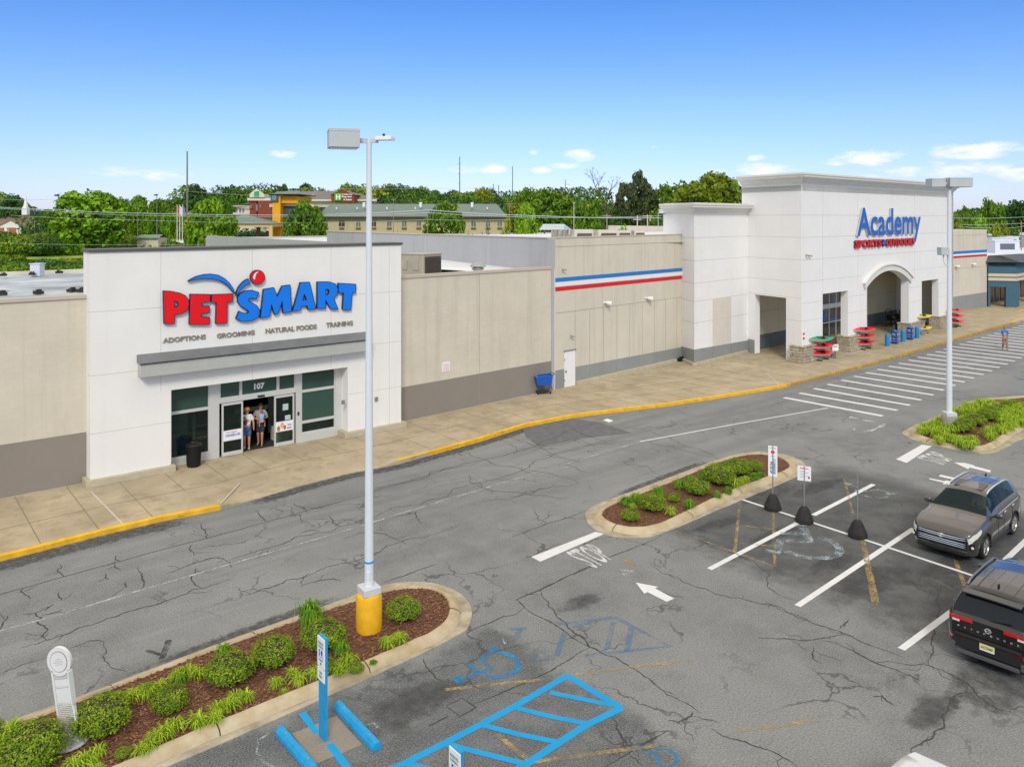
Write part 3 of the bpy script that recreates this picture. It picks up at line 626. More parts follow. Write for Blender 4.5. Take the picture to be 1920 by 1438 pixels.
# arch trim
mb = MB(); pts = []
for i in range(21):
    a = -th * 1.12 + 2 * th * 1.12 * i / 20
    pts.append((a,))
inn = [(acx + (Rr - .02) * math.sin(a[0]), 4.84 + (Rr - .02) * math.cos(a[0]) - (Rr - rise)) for a in pts]; outr = [(acx + (Rr + .42) * math.sin(a[0]), 4.84 + (Rr + .42) * math.cos(a[0]) - (Rr - rise)) for a in pts]
for i in range(20): PT.slab(mb, [inn[i], inn[i + 1], outr[i + 1], outr[i]], .16, 0)
o2 = [(acx + (Rr + .52) * math.sin(a[0]), 4.84 + (Rr + .52) * math.cos(a[0]) - (Rr - rise)) for a in pts]
for i in range(20): PT.slab(mb, [outr[i], outr[i + 1], o2[i + 1], o2[i]], .26, 0)
wb(mb, 'arch_trim', cornice_m, spo)
for (a, b) in ((9.95, 17.67),):
    mb = MB(); PT.bar(mb, a - .13, 1.27, a, 4.8, .05, 0); PT.bar(mb, b, 1.27, b + .13, 4.8, .05, 0); wb(mb, 'arch_jamb', cornice_m, spo)
# glass doors behind the first opening
gx0 = PQ.px(1538, 625)[0]; gx1 = PQ.px(1589, 620)[0]
mb = MB(); gl = MB(); fz = [.15, 1.25, 2.45, 2.75, 3.9, 4.15]
PQ.bar(mb, gx0 - .1, 2.42, gx1 + .4, 2.80, .25, .02); PQ.bar(mb, gx0 - .1, 4.15, gx1 + .4, 4.3, .2, .02); PQ.bar(mb, gx0, 3.80, gx1, 3.86, .16, .1)
for i in range(5): x = gx0 + (gx1 - gx0) * i / 4; PQ.bar(mb, x - .045, .15, x + .045, 4.15, .17, .05)
PQ.bar(mb, gx0, 1.2, gx1, 1.28, .17, .08); PQ.bar(mb, gx1, .15, gx1 + .4, 4.15, .2, .02)
wb(mb, 'door_frame', signwhite, spo); PQ.bar(gl, gx0, .15, gx1, 4.15, .12, .10); wb(gl, 'door_glass', M('door_glass_grey', (.085, .085, .085), rough=.06, var=.3, vs=1.5, spec=.6), spo)
mb = MB(); PQ.bar(mb, gx0 + .3, 1.4, gx0 + .65, 2.1, .135, .12); PQ.bar(mb, gx0 + 1.0, 1.35, gx0 + 2.8, 1.5, .135, .12); wb(mb, 'door_poster', M('poster_cyan', (.02, .22, .6), rough=.4, var=0), spo)
# white panel and door seen through the right-hand opening
a = PQ.px(1731, 580)[0]; b = PQ.px(1748, 578)[0]; c2 = PQ.px(1758, 575)[0]
mb = MB(); PQ.bar(mb, a, .9, b, 5.9, .5, .03); wb(mb, 'white_panel', white2, spo); mb = MB()
for x in (b + .1, (b + c2) / 2, c2): PQ.bar(mb, x - .06, .15, x + .06, 2.7, .1, .03)
PQ.bar(mb, b, 2.6, c2, 2.75, .1, .03); PQ.bar(mb, b, 1.2, c2, 1.3, .1, .03); PQ.bar(mb, b, .15, c2, 2.6, .06, .04, 1); wb(mb, 'side_door', [signwhite, M('door_glass_pale', (.45, .5, .5), rough=.1, var=.1)], spo)
# sign
bl2 = M('sign_blue', (.003, .115, .52), rough=.35, var=.03); rd2 = M('sign_red', (.62, .006, .02), rough=.35, var=.03)
halo = M('sign_return_grey', (.50, .49, .45), rough=.5, var=0); halor = M('sign_return_red', (.22, .01, .012), rough=.5, var=0)
def sign(P, txt, x0, z0, x1, z1, off, mats, out=.16, dep=.14, sp=1., name='sign_lettering', par=spo, skew=0.):
    mb = MB(); n = P.n; put_text(mb, txt, quadfn([P.at(x0, z0, out), P.at(x1, z0, out), P.at(x1, z1, out), P.at(x0, z1, out)]), off, sp, 0, depth=(-n[0] * dep, -n[1] * dep, 0)); return wb(mb, name, mats, par)
sign(PT, 'Academy', 8.05, 7.95, 20.0, 10.74, .022, [bl2, halo])
sign(PT, 'SPORTS', 7.75, 7.70, 12.35, 8.30, .045, [rd2, halor], sp=1.05); sign(PT, '+', 12.45, 7.72, 13.05, 8.28, .07, [bl2, navy]); sign(PT, 'OUTDOORS', 13.15, 7.70, 18.7, 8.30, .045, [rd2, halor], sp=1.05)
for i in range(4): x, z = PT.px(1507, 622 + i * 4.2); mb = MB(); PT.bar(mb, x - .12, z - .07, x + .12, z + .07, .012, 0); wb(mb, 'door_notice', red_s if i % 2 else signwhite, spo)
mb = MB(); x, z = PL.px(1402, 652); mb.cyl(PL.at(x, z, 0), PL.at(x, z, .15), .08, .08, 8); wb(mb, 'wall_pipe', steel, spo)
# far beige wall beyond the entrance block
R0 = (TR[0] - .2, 35.92); R1 = (96.5, 35.5); PW = Plane(R0, R1)
zz = lambda px, py: PW.px(px, py)[1]
zt = zz(1820, 431.3); st = [(zz(1818, 475), zz(1818, 470), blue_st), (zz(1818, 478.5), zz(1818, 475.2), white_st), (zz(1818, 482.4), zz(1818, 478.8), red_st)]
striped(PW, 0, PW.L, zt, st, (zz(1786, 558), zz(1851, 547.5)), spo, hj=(zt - .55, zz(1818, 502)))
for px, py in ((1790, 499), (1821, 495)): x, z = PW.px(px, py); floodlight(PW, x, z)
mb = MB(); mb.box(96.2, 35.8, 0, 96.5, 93, zt); wb(mb, 'side_wall', beige_s, spo)
# rooftop units
for i, (px, w, nm) in enumerate(((1068, 2.6, 'leftmost'), (1112, 2.9, 'second'), (1150, 2.2, 'third'), (1183, 1.8, 'rightmost'))):
    f = 58. + i * 4; x, y, _ = FD(px, f, z=0)
    t = thing('rooftop_cooler', 'low pale rooftop cooler with dark louvre, %s in the row above the stripes' % nm, 'rooftop unit', (x, y, 8.3), RC, 'rooftop coolers in a row')
    h = 10 - (430.5 + i * .8 - 408) * f / 1500 - 8.3
    mb = MB(); mb.quad((-w / 2, -.6, 0), (w / 2 * .3, -.6, 0), (w / 2 * .3, -.6, h), (-w / 2 + .0, -.6, h)); mb.box(-w / 2, -.6, 0, w / 2 * .2, .9, h); mb.build('cabinet', M('unit_pale', (.52, .50, .43), rough=.5, var=.08), t)
    mb = MB(); mb.prism([(w * .12, -.7), (w * .62, -.7), (w * .62, .9), (w * .12, .9)], 0, h); mb.build('hood', M('unit_pale', (.52, .50, .43)), t)
    mb = MB(); mb.quad((w * .15, -.72, .1), (w * .58, -.72, .1), (w * .6, -.705, h * .68), (w * .2, -.705, h * .68)); mb.build('louvre', M('louvre_brown', (.10, .065, .05), rough=.7, var=.1), t)

# ---- blue and beige neighbour beyond ------------------------------------------
def R3(x, y): return (1780 + x / 5.136, 340 + y / 5.136)
strip = thing('strip_shop', 'blue grey shop porch with dark ribbed roof and beige bands, far right', 'shop', (97, 34, 0))
b0 = (96.6, 35.4); b1 = G(*R3(640, 1215), .15); PB = Plane(b0, b1)
slate = M('slate_blue_render', (.055, .13, .175), rough=.9, var=.12, vs=6, bump=.15, bs=20); darkroof = M('ribbed_dark_roof', (.055, .065, .07), rough=.5, metal=.2, var=.1)
zr = [PB.px(*R3(500, y))[1] for y in (780, 890, 958, 1018)]
xo0, xo1 = PB.px(*R3(395, 1180))[0], PB.px(*R3(545, 1210))[0]; LB = PB.L
mb = MB(); PB.slab(mb, [(0, .15), (xo0, .15), (xo0, zr[3]), (xo1, zr[3]), (xo1, .15), (LB, .15), (LB, zr[0]), (0, zr[0])], 0, -.6)
fr = (b1[0] + 1.3, b1[1] + .15); PBf = Plane(b1, (b1[0] + 9, b1[1] + .5)); PBf.slab(mb, [(0, .15), (1.2, .15), (1.2, 3.4), (7.5, 3.4), (7.5, .15), (9, .15), (9, zr[0]), (0, zr[0])], .002, -.6)
mb.prism([b0, b1, (b1[0] + 9, b1[1] + .5), (106, 36)], zr[0] - .5, zr[0] - .01)
wb(mb, 'porch_wall', slate, strip)
mb = MB(); zm = (zr[1] + zr[2]) / 2
for (a, b) in ((zr[2], zm - .06), (zm + .06, zr[1])): PB.bar(mb, -.02, a, LB + .1, b, .1, 0); PBf.bar(mb, -.1, a, 9, b, .1, 0)
wb(mb, 'beige_band', M('band_beige', (.58, .49, .36), rough=.8, var=.04), strip)
mb = MB(); zt2 = PB.px(*R3(500, 722))[1]
c0 = PB.at(-.3, zr[0], .4); c1 = PB.at(LB + .4, zr[0], .4); c2_ = (b1[0] + 9.5, b1[1] - .1, zr[0]); c3 = (107, 36.5, zr[0]); i0 = PB.at(.3, zt2, -1.2); i1 = PB.at(LB - 1.2, zt2, -1.2); i2 = (b1[0] + 8, b1[1] + 1.6, zt2); i3 = (105.5, 35.3, zt2)
mb.quad(c0, c1, i1, i0).quad(c1, c2_, i2, i1).quad(i0, i1, i2, i3).quad((c0[0], c0[1], zr[0] - .06), (c1[0], c1[1], zr[0] - .06), (c2_[0], c2_[1], zr[0] - .06), (c3[0], c3[1], zr[0] - .06))
for i in range(12):
    s = i / 11; a = Vector(c0).lerp(Vector(c1), s); b = Vector(i0).lerp(Vector(i1), s); mb.cyl(a, b, .035, .035, 4)
wb(mb, 'porch_roof', darkroof, strip)
mb = MB(); mb.box(97.5, 37, .15, 150, 37.3, 4.2); mb.box(108, 36.2, 3.3, 150, 37, 4.8); mb.box(108, 35.2, 3.2, 150, 36.2, 3.6)
wb(mb, 'shop_wall', M('far_beige', (.55, .49, .40), rough=.9, var=.08, vs=1), strip)
mb = MB()
for i in range(14): mb.box(98 + i * 1.6, 36.9, .2, 99.2 + i * 1.6, 36.99, 3.1)
wb(mb, 'shop_window', M('brown_dark_glass', (.05, .03, .025), rough=.15, var=.3, vs=1), strip)
mb = MB(); mb.quad((97, 37, 4.3), (190, 37, 4.3), (190, 90, 4.3), (97, 90, 4.3)); wb(mb, 'shop_roof', roofw, strip)
random.seed(3)
pxs = sorted(random.uniform(1858, 1922) for _ in range(9))
for i in range(9):
    px = pxs[i]; f = random.uniform(125, 185); x, y, _ = FD(px, f, z=0); w = random.uniform(2, 4.5); h = random.uniform(1.2, 2.4)
    mb = MB(); mb.box(-w / 2, -1, 0, w / 2, 1, h); mb.box(-w / 2 - .1, -1.1, h, w / 2 + .1, 1.1, h + .12); mb.box(-w * .3, -1.03, h * .3, w * .3, -1.001, h * .8, 1)
    tag(mb.build('rooftop_box', [M('white_metal', (.62, .65, .72)) if i % 3 else M('unit_grey', (.22, .25, .3), rough=.6), M('louvre_grey', (.12, .13, .15), rough=.7)], loc=(x, y, 4.3), rz=RC), '%s metal air handling box on the roof beyond the blue porch, %s from the left' % ('grey' if i % 3 == 0 else 'white', ('first', 'second', 'third', 'fourth', 'fifth', 'sixth', 'seventh', 'eighth', 'ninth')[i]), 'rooftop unit', 'air handling boxes on the far right roof')
# ================================================================== GROUND, ROAD, PAVEMENT
def sstep(a, b, x): t = max(0, min(1, (x - a) / (b - a))); return t * t * (3 - 2 * t)
def terr(x, y):
    s = 60 + 37 * sstep(26, 34, x)
    h = 4.0 * sstep(s, s + 34, y) + 2.5 * sstep(150, 420, math.hypot(x, y)) * sstep(s, s + 30, y)
    if h > .05: h += .5 * mnoise.noise(Vector((x * .03, y * .03, 0)))
    return h - .04
xs = sorted(set([-1500, -900, -600, -400, -300, -240] + list(range(-200, 20, 8)) + list(range(20, 40, 2)) + list(range(40, 420, 9)) + [480, 560, 700, 900, 1300, 2200]))
ys = sorted(set([-300, -120, -40, 20, 56] + list(range(58, 140, 4)) + list(range(140, 420, 10)) + [480, 560, 700, 900, 1300, 2200]))
mb = MB()
for y in ys:
    for x in xs: mb.v.append((x, y, terr(x, y)))
nx = len(xs)
for j in range(len(ys) - 1):
    for i in range(nx - 1): mb.f.append((j * nx + i, j * nx + i + 1, (j + 1) * nx + i + 1, (j + 1) * nx + i)); mb.m.append(0)
grass = M('mown_grass', (.085, .19, .015), rough=.95, var=.4, vs=.3, col2=(.26, .34, .035), bump=.6, bs=3)
struct('ground', mb, grass, smooth=True)

m, t, b = new_mat('weathered_asphalt'); b.inputs['Roughness'].default_value = .85; b.inputs['Specular IOR Level'].default_value = .25
geo = N(t, 'ShaderNodeNewGeometry'); pos = geo.outputs[0]
def nz_(scale, det=5., rg=.6, vec=None): n = N(t, 'ShaderNodeTexNoise', i_Scale=scale, i_Detail=det, i_Roughness=rg); t.links.new(vec or pos, n.inputs[0]); return n.outputs[0]
def con(x, k, o=.5): return mth(t, 'MULTIPLY_ADD', mth(t, 'SUBTRACT', x, .5), k, o, clamp=True)
big = nz_(.16, 6); mid = nz_(.9, 7, .7); fine = nz_(34., 3, .7); grit = nz_(11., 5, .8)
c = rgbmix(t, con(big, 5.0), (.150, .156, .160), (.245, .246, .240))
c = rgbmix(t, mth(t, 'MULTIPLY', con(mid, 4.5), .65), c, (.275, .272, .262))
sp = N(t, 'ShaderNodeSeparateXYZ'); t.links.new(pos, sp.inputs[0]); X, Y = sp.outputs[0], sp.outputs[1]
# driving-direction streaks on the lane
mpn = N(t, 'ShaderNodeMapping'); mpn.inputs['Scale'].default_value = (.05, .9, 1); t.links.new(pos, mpn.inputs[0]); st = nz_(1.4, 5, .6, mpn.outputs[0])
lane = mth(t, 'MULTIPLY', mth(t, 'SUBTRACT', Y, 19.5, clamp=True), 1., clamp=True)
c = rgbmix(t, mth(t, 'MULTIPLY', mth(t, 'MULTIPLY', con(st, 4), lane), .55), c, (.105, .108, .112))
def softbox(x0, x1, y0, y1, s=1.2, wob=1.6):
    w = mth(t, 'MULTIPLY', mth(t, 'SUBTRACT', mid, .5), wob * 2)
    xx = mth(t, 'ADD', X, w); yy = mth(t, 'ADD', Y, w)
    a = mth(t, 'MULTIPLY', mth(t, 'SUBTRACT', xx, x0), 1 / s, clamp=True); b_ = mth(t, 'MULTIPLY', mth(t, 'SUBTRACT', x1, xx), 1 / s, clamp=True)
    e1 = mth(t, 'MULTIPLY', mth(t, 'SUBTRACT', yy, y0), 1 / s, clamp=True); e2 = mth(t, 'MULTIPLY', mth(t, 'SUBTRACT', y1, yy), 1 / s, clamp=True)
    return mth(t, 'MULTIPLY', mth(t, 'MULTIPLY', a, b_), mth(t, 'MULTIPLY', e1, e2))
k1 = mth(t, 'MULTIPLY', softbox(19.2, 31, -2, 17.6), mth(t, 'MULTIPLY_ADD', con(mid, 5), .40, .55))
c = rgbmix(t, k1, c, rgbmix(t, con(grit, 3), (.060, .063, .067), (.125, .122, .115)))
k2 = mth(t, 'MULTIPLY', softbox(-6, 12.2, 2, 15.6, .5, .7), mth(t, 'MULTIPLY_ADD', con(mid, 5), -.40, 1.0))
c = rgbmix(t, k2, c, rgbmix(t, con(grit, 3), (.032, .042, .050), (.085, .090, .092)))
mpk = N(t, 'ShaderNodeMapping'); mpk.inputs['Scale'].default_value = (.35, 1.0, 1); t.links.new(pos, mpk.inputs[0]); oil = nz_(.55, 5, .7, mpk.outputs[0])
oilf = mth(t, 'MULTIPLY', mth(t, 'SUBTRACT', oil, .60, clamp=True), 9, clamp=True)
c = rgbmix(t, mth(t, 'MULTIPLY', oilf, .45), c, (.065, .065, .066))
# wear-lightened aggregate speckle
c = rgbmix(t, mth(t, 'MULTIPLY', con(fine, 6), .45), c, (.40, .39, .375))
c = rgbmix(t, mth(t, 'MULTIPLY', mth(t, 'SUBTRACT', 1.0, con(nz_(23., 4, .75), 7)), .42), c, (.075, .077, .08))
c = rgbmix(t, mth(t, 'MULTIPLY', k1, .68), c, (.048, .050, .053))
vor = N(t, 'ShaderNodeTexVoronoi', feature='DISTANCE_TO_EDGE', i_Scale=.42); wv = N(t, 'ShaderNodeVectorMath', operation='ADD'); nzc = N(t, 'ShaderNodeTexNoise', i_Scale=1.6, i_Detail=6.)
t.links.new(pos, nzc.inputs[0]); t.links.new(pos, wv.inputs[0]); t.links.new(nzc.outputs['Color'], wv.inputs[1]); t.links.new(wv.outputs[0], vor.inputs[0])
ck = mth(t, 'MULTIPLY', mth(t, 'LESS_THAN', vor.outputs[0], .011), con(nz_(.3, 3), 9, .15))
c = rgbmix(t, mth(t, 'MULTIPLY', ck, .62), c, (.05, .05, .05))
lotf = mth(t, 'MULTIPLY', mth(t, 'SUBTRACT', 20.0, Y, clamp=True), .16)
c = rgbmix(t, mth(t, 'ADD', lotf, .06), c, rgbmix(t, 1., c, (.38, .39, .40), 'MULTIPLY'))
c = rgbmix(t, 1., c, (1.03, 1.08, 1.11), 'MULTIPLY')
t.links.new(c, b.inputs['Base Color'])
bp = N(t, 'ShaderNodeBump', i_Strength=.35, i_Distance=.01); t.links.new(fine, bp.inputs['Height']); t.links.new(bp.outputs[0], b.inputs['Normal'])
asphalt = m
struct('asphalt_lot', MB().quad((-90, -70, 0), (330, -70, 0), (330, 57, 0), (-90, 57, 0)), asphalt)

LAY = {'n': 0}
def ribbon(mb, pts, w, z, m=0, taper=False):
    """flat strip along a polyline with mitred joints"""
    n = len(pts); L, Rr_ = [], []
    for i, p in enumerate(pts):
        d = Vector((0, 0))
        if i: d += (Vector(p) - Vector(pts[i - 1])).normalized()
        if i < n - 1: d += (Vector(pts[i + 1]) - Vector(p)).normalized()
        if d.length < 1e-6: d = Vector((1, 0))
        d.normalize(); q = Vector((-d.y, d.x)); ww = w / 2 * ((.35 + .65 * math.sin(math.pi * min(1, max(0, i / (n - 1))))) if taper else 1) * (random.uniform(.6, 1.4) if taper else 1)
        L.append((p[0] + q.x * ww, p[1] + q.y * ww, z)); Rr_.append((p[0] - q.x * ww, p[1] - q.y * ww, z))
    for i in range(n - 1): mb.quad(Rr_[i], Rr_[i + 1], L[i + 1], L[i], m=m)

# pavement edge at the kerb foot
E1 = [(-14, 26.7)] + [G(*p) for p in ((0, 1052), (100, 1027), (200, 1001), (300, 978), (413, 956))]
E2 = [G(*p) for p in ((413, 956), (500, 930), (560, 912), (650, 889), (745, 871))]
E3 = [G(*p) for p in ((745, 870), (820, 850), (900, 828), (985, 801), (1040, 790), (1085, 782), (1165, 772), (1250, 762), (1330, 750), (1400, 739), (1475, 726), (1535, 711), (1600, 694), (1700, 666), (1800, 636), (1860, 618))] + [(84, 28.6)]
E4 = [(84, 28.6), (96, 28.9), (150, 29.5)]
edge = E1 + E2[1:] + E3[1:] + E4[1:]
side_m = M('pavement_concrete', (.355, .29, .185), rough=.92, var=.16, vs=.45, col2=(.425, .36, .245), bump=.25, bs=14, streak=0)
t = side_m.node_tree; b = t.nodes['Principled BSDF']; src = b.inputs['Base Color'].links[0].from_socket
g2 = N(t, 'ShaderNodeNewGeometry'); n2 = N(t, 'ShaderNodeTexNoise', i_Scale=1.1, i_Detail=9., i_Roughness=.75); t.links.new(g2.outputs[0], n2.inputs[0])
f2 = mth(t, 'MULTIPLY', mth(t, 'SUBTRACT', n2.outputs[0], .50, clamp=True), 5.5, clamp=True)
c_ = rgbmix(t, f2, src, (.25, .20, .12)); n3 = N(t, 'ShaderNodeTexNoise', i_Scale=40., i_Detail=3.); t.links.new(g2.outputs[0], n3.inputs[0])
c_ = rgbmix(t, mth(t, 'MULTIPLY', n3.outputs[0], .3), c_, (.52, .45, .32)); t.links.new(c_, b.inputs['Base Color'])
def zedge(x): return .15 - .13 * sstep(E2[0][0] - .05, E2[0][0] + 1.0, x) * (1 - sstep(E2[-1][0] - .35, E2[-1][0] + .05, x))
def resample(pts, step):
    out = [pts[0]]
    for a, b in zip(pts[:-1], pts[1:]):
        n = max(1, int(math.dist(a, b) / step))
        for i in range(1, n + 1): out.append((a[0] + (b[0] - a[0]) * i / n, a[1] + (b[1] - a[1]) * i / n))
    return out
er = resample(edge, .6); mb = MB()
for x, y in er:
    ze = zedge(x); mb.v += [(x, y, -.02), (x, y, ze), (x, y + .16, ze), (x, y + 2.2, .15), (x, 37.5, .15)]
for i in range(len(er) - 1):
    for j in range(4): mb.f.append((i * 5 + j, (i + 1) * 5 + j, (i + 1) * 5 + j + 1, i * 5 + j + 1)); mb.m.append(0)
struct('pavement', mb, side_m)
# yellow kerb paint
kerb_y = M('kerb_yellow', (.68, .37, .012), rough=.7, var=.12, vs=3, col2=(.80, .47, .02), bump=.2, bs=20)
kt = kerb_y.node_tree; kb = kt.nodes['Principled BSDF']; ks = kb.inputs['Base Color'].links[0].from_socket
kg = N(kt, 'ShaderNodeNewGeometry'); kmp = N(kt, 'ShaderNodeMapping'); kmp.inputs['Scale'].default_value = (.5, 3, 3); kt.links.new(kg.outputs[0], kmp.inputs[0])
kn = N(kt, 'ShaderNodeTexNoise', i_Scale=1.6, i_Detail=7., i_Roughness=.7); kt.links.new(kmp.outputs[0], kn.inputs[0])
kt.links.new(rgbmix(kt, mth(kt, 'MULTIPLY', mth(kt, 'SUBTRACT', kn.outputs[0], .60, clamp=True), 14, clamp=True), ks, (.22, .14, .03)), kb.inputs['Base Color'])
faded = wornmat('kerb_yellow_faded', (.55, .34, .06), .47, 9., soft=1.6)
def kerb(pts, mat, name):
    mb = MB(); pts = resample(pts, .5)
    for x, y in pts: mb.v += [(x, y - .012, .0), (x, y - .012, .148), (x, y + .01, .158), (x, y + .17, .158)]
    for i in range(len(pts) - 1):
        for j in range(3): mb.f.append((i * 4 + j, (i + 1) * 4 + j, (i + 1) * 4 + j + 1, i * 4 + j + 1)); mb.m.append(0)
    struct(name, mb, mat)
kerb(E1, kerb_y, 'kerb'); kerb(E3[:11], kerb_y, 'kerb'); kerb(E3[10:], faded, 'kerb')
for pp in ([(1905, 586), (1925, 581)], [(1897, 606), (1910, 600), (1925, 597)]): kerb([G(*p, .1) for p in pp], kerb_y, 'kerb')
# pavement joints
mb = MB(); mw = MB()
def edge_y(x):
    for a, b in zip(edge[:-1], edge[1:]):
        if a[0] <= x <= b[0]: return a[1] + (b[1] - a[1]) * (x - a[0]) / (b[0] - a[0])
    return 28.
x = -12.
while x < 120:
    y0 = edge_y(x) + 2.3; y1 = 33.0 if x < 31 else (34.2 if x < 44 else (32.9 if x < 50 else 35.5))
    if x > 50 and x < 76: y1 = 33.5
    mb.quad((x - .012, y0, .1545), (x + .012, y0, .1545), (x + .012, y1, .1545), (x - .012, y1, .1545))
    if x < E2[0][0] - 1 or x > E2[-1][0] + 1: mb.quad((x - .012, y0 - 2.1, .1545), (x + .012, y0 - 2.1, .1545), (x + .012, y0, .1545), (x - .012, y0, .1545))
    x += 1.62
for off in (2.3, 4.1):
    pts = [(xx * 1.0, edge_y(xx) + off) for xx in range(-12, 120, 2) if (off < 4 or xx > 30)]; ribbon(mb, pts, .022, .1555)
struct('pavement_joints', mb, M('joint_dirt', (.19, .165, .12), rough=.95, var=.2, vs=5))
ribbon(mw, [G(*p, .15) for p in ((171, 922), (231, 983))], .05, .1565); ribbon(mw, [G(*p, .15) for p in ((413, 945), (450, 905))], .045, .1565)
ribbon(mw, [(-10, 33.0), (U0 - .2, 33.02)], .05, .1565); ribbon(mw, [(U1 + .3, 33.2), (30.7, 34.0)], .04, .1565); ribbon(mw, [G(*p, .15) for p in ((1438, 700), (1462, 722))], .04, .1565)
ribbon(mw, [G(*p, .15) for p in ((1165, 752), (1300, 728), (1440, 706), (1530, 682), (1640, 646), (1760, 610))], .04, .1565)
struct('pavement_sealant', mw, M('sealant_white', (.56, .53, .47), rough=.8, var=.1))

# ---- planted islands ---------------------------------------------------------
kerbc = M('kerb_concrete', (.43, .33, .17), rough=.9, var=.16, vs=1.5, col2=(.47, .41, .30), bump=.5, bs=12)
apron_m = M('gutter_concrete', (.31, .27, .195), rough=.9, var=.25, vs=1.8, col2=(.40, .355, .27), bump=.4, bs=12)
mulch = M('mulch', (.075, .032, .017), rough=.95, var=.5, vs=14, col2=(.14, .062, .033), bump=1., bs=26)
def smooth_poly(pts, it=2):
    for _ in range(it):
        o = []
        for i in range(len(pts)):
            a, b = pts[i], pts[(i + 1) % len(pts)]; o += [(a[0] * .75 + b[0] * .25, a[1] * .75 + b[1] * .25), (a[0] * .25 + b[0] * .75, a[1] * .25 + b[1] * .75)]
        pts = o
    return pts
def offset(pts, d):
    area = sum(pts[i][0] * pts[(i + 1) % len(pts)][1] - pts[(i + 1) % len(pts)][0] * pts[i][1] for i in range(len(pts)))
    if area < 0: d = -d
    out = []
    for i in range(len(pts)):
        a, b, c = pts[i - 1], pts[i], pts[(i + 1) % len(pts)]
        d1 = Vector((b[0] - a[0], b[1] - a[1])).normalized(); d2 = Vector((c[0] - b[0], c[1] - b[1])).normalized(); nn = Vector((d1.y + d2.y, -d1.x - d2.x)); nn.normalize()
        k = 1 / max(.5, nn.dot(Vector((d1.y, -d1.x)))); out.append((b[0] + nn.x * d * k, b[1] + nn.y * d * k))
    return out
def island(inner, outer, tag_):
    inner = smooth_poly(inner); outer = smooth_poly(outer)
    struct('gutter', MB().prism(outer, -.02, .018), apron_m)
    rings = [offset(inner, .30), offset(inner, .25), offset(inner, .10), offset(inner, 0.03), inner]; zs = [.018, .10, .165, .17, .12]
    mb = MB(); n = len(inner)
    for rg, z in zip(rings, zs): mb.v += [(p[0], p[1], z + .006 * math.sin(i * 1.7)) for i, p in enumerate(rg)]
    for j in range(4):
        for i in range(n): mb.f.append((j * n + i, j * n + (i + 1) % n, (j + 1) * n + (i + 1) % n, (j + 1) * n + i)); mb.m.append(0)
    struct('island_kerb', mb, kerbc, smooth=True)
    struct('mulch_bed', MB().prism(inner, .0, .125), mulch)
    jm = MB()                                          # kerb joints
    per = 0
    for i in range(n):
        per += math.dist(inner[i - 1], inner[i])
        if per > 2.9:
            per = 0; a = rings[0][i]; c = inner[i]; o = (a[0] + (a[0] - c[0]) * 1.2, a[1] + (a[1] - c[1]) * 1.2); d = Vector((a[0] - c[0], a[1] - c[1])).normalized(); q = (-d.y * .012, d.x * .012)
            for p0_, p1_, z0_, z1_ in ((c, rings[2][i], .174, .172), (rings[2][i], rings[1][i], .172, .108), (rings[1][i], a, .108, .026)):
                jm.quad((p0_[0] - q[0], p0_[1] - q[1], z0_), (p1_[0] - q[0], p1_[1] - q[1], z1_), (p1_[0] + q[0], p1_[1] + q[1], z1_), (p0_[0] + q[0], p0_[1] + q[1], z0_))
    struct('kerb_joints', jm, M('crack_dark', (.028, .026, .024), rough=.9, var=.2))
    return inner
I1i = [(-4, 18.4)] + [G(*Z2(*p), .15) for p in ((-1520, 1170), (-1180, 1030), (0, 582), (450, 420), (800, 300), (1130, 195), (1260, 160), (1400, 150), (1530, 160), (1610, 210), (1640, 290), (1610, 380), (1500, 465), (1340, 530), (840, 750), (0, 1085))] + [G(*Z1(*p), .15) for p in ((1250, 1232), (800, 1436))] + [(-4, G(*Z1(800, 1436), .15)[1] - .15)]
I1o = [(-4, 18.9)] + [G(*Z2(*p)) for p in ((-1477, 1118), (0, 555), (440, 400), (1040, 188), (1200, 128), (1400, 112), (1560, 128), (1710, 190), (1790, 280), (1790, 380), (1735, 488), (0, 1262))] + [G(*Z1(1190, 1436)), (-4, G(*Z1(1190, 1436))[1] - .1)]
I2i = [G(*Z4(*p), .15) for p in ((575, 490), (600, 450), (700, 405), (960, 310), (1340, 150), (1500, 108), (1620, 104), (1720, 122), (1785, 165), (1775, 205), (1640, 250), (1400, 338), (1200, 432), (960, 550), (850, 575), (740, 575), (640, 550), (590, 515))]
I2o = [G(*Z4(*p)) for p in ((468, 500), (482, 470), (560, 425), (750, 358), (1340, 135), (1490, 98), (1640, 94), (1790, 118), (1880, 160), (1905, 220), (1700, 315), (1400, 435), (950, 632), (800, 652), (640, 642), (540, 602), (488, 560))]
I3i = [G(*Z7(*p), .15) for p in ((1108, 510), (1150, 478), (1330, 390), (1560, 282), (1800, 270), (2300, 225), (2300, 330), (1880, 455), (1700, 575), (1640, 613), (1560, 628), (1450, 622), (1280, 592), (1140, 542))]
I3o = [G(*Z7(*p)) for p in ((995, 530), (1035, 500), (1300, 385), (1540, 272), (1800, 258), (2400, 200), (2400, 395), (1920, 562), (1750, 662), (1650, 688), (1560, 682), (1350, 648), (1180, 607), (1060, 572))]
J1 = island(I1i, I1o, 1); J2 = island(I2i, I2o, 2); J3 = island(I3i, I3o, 3)
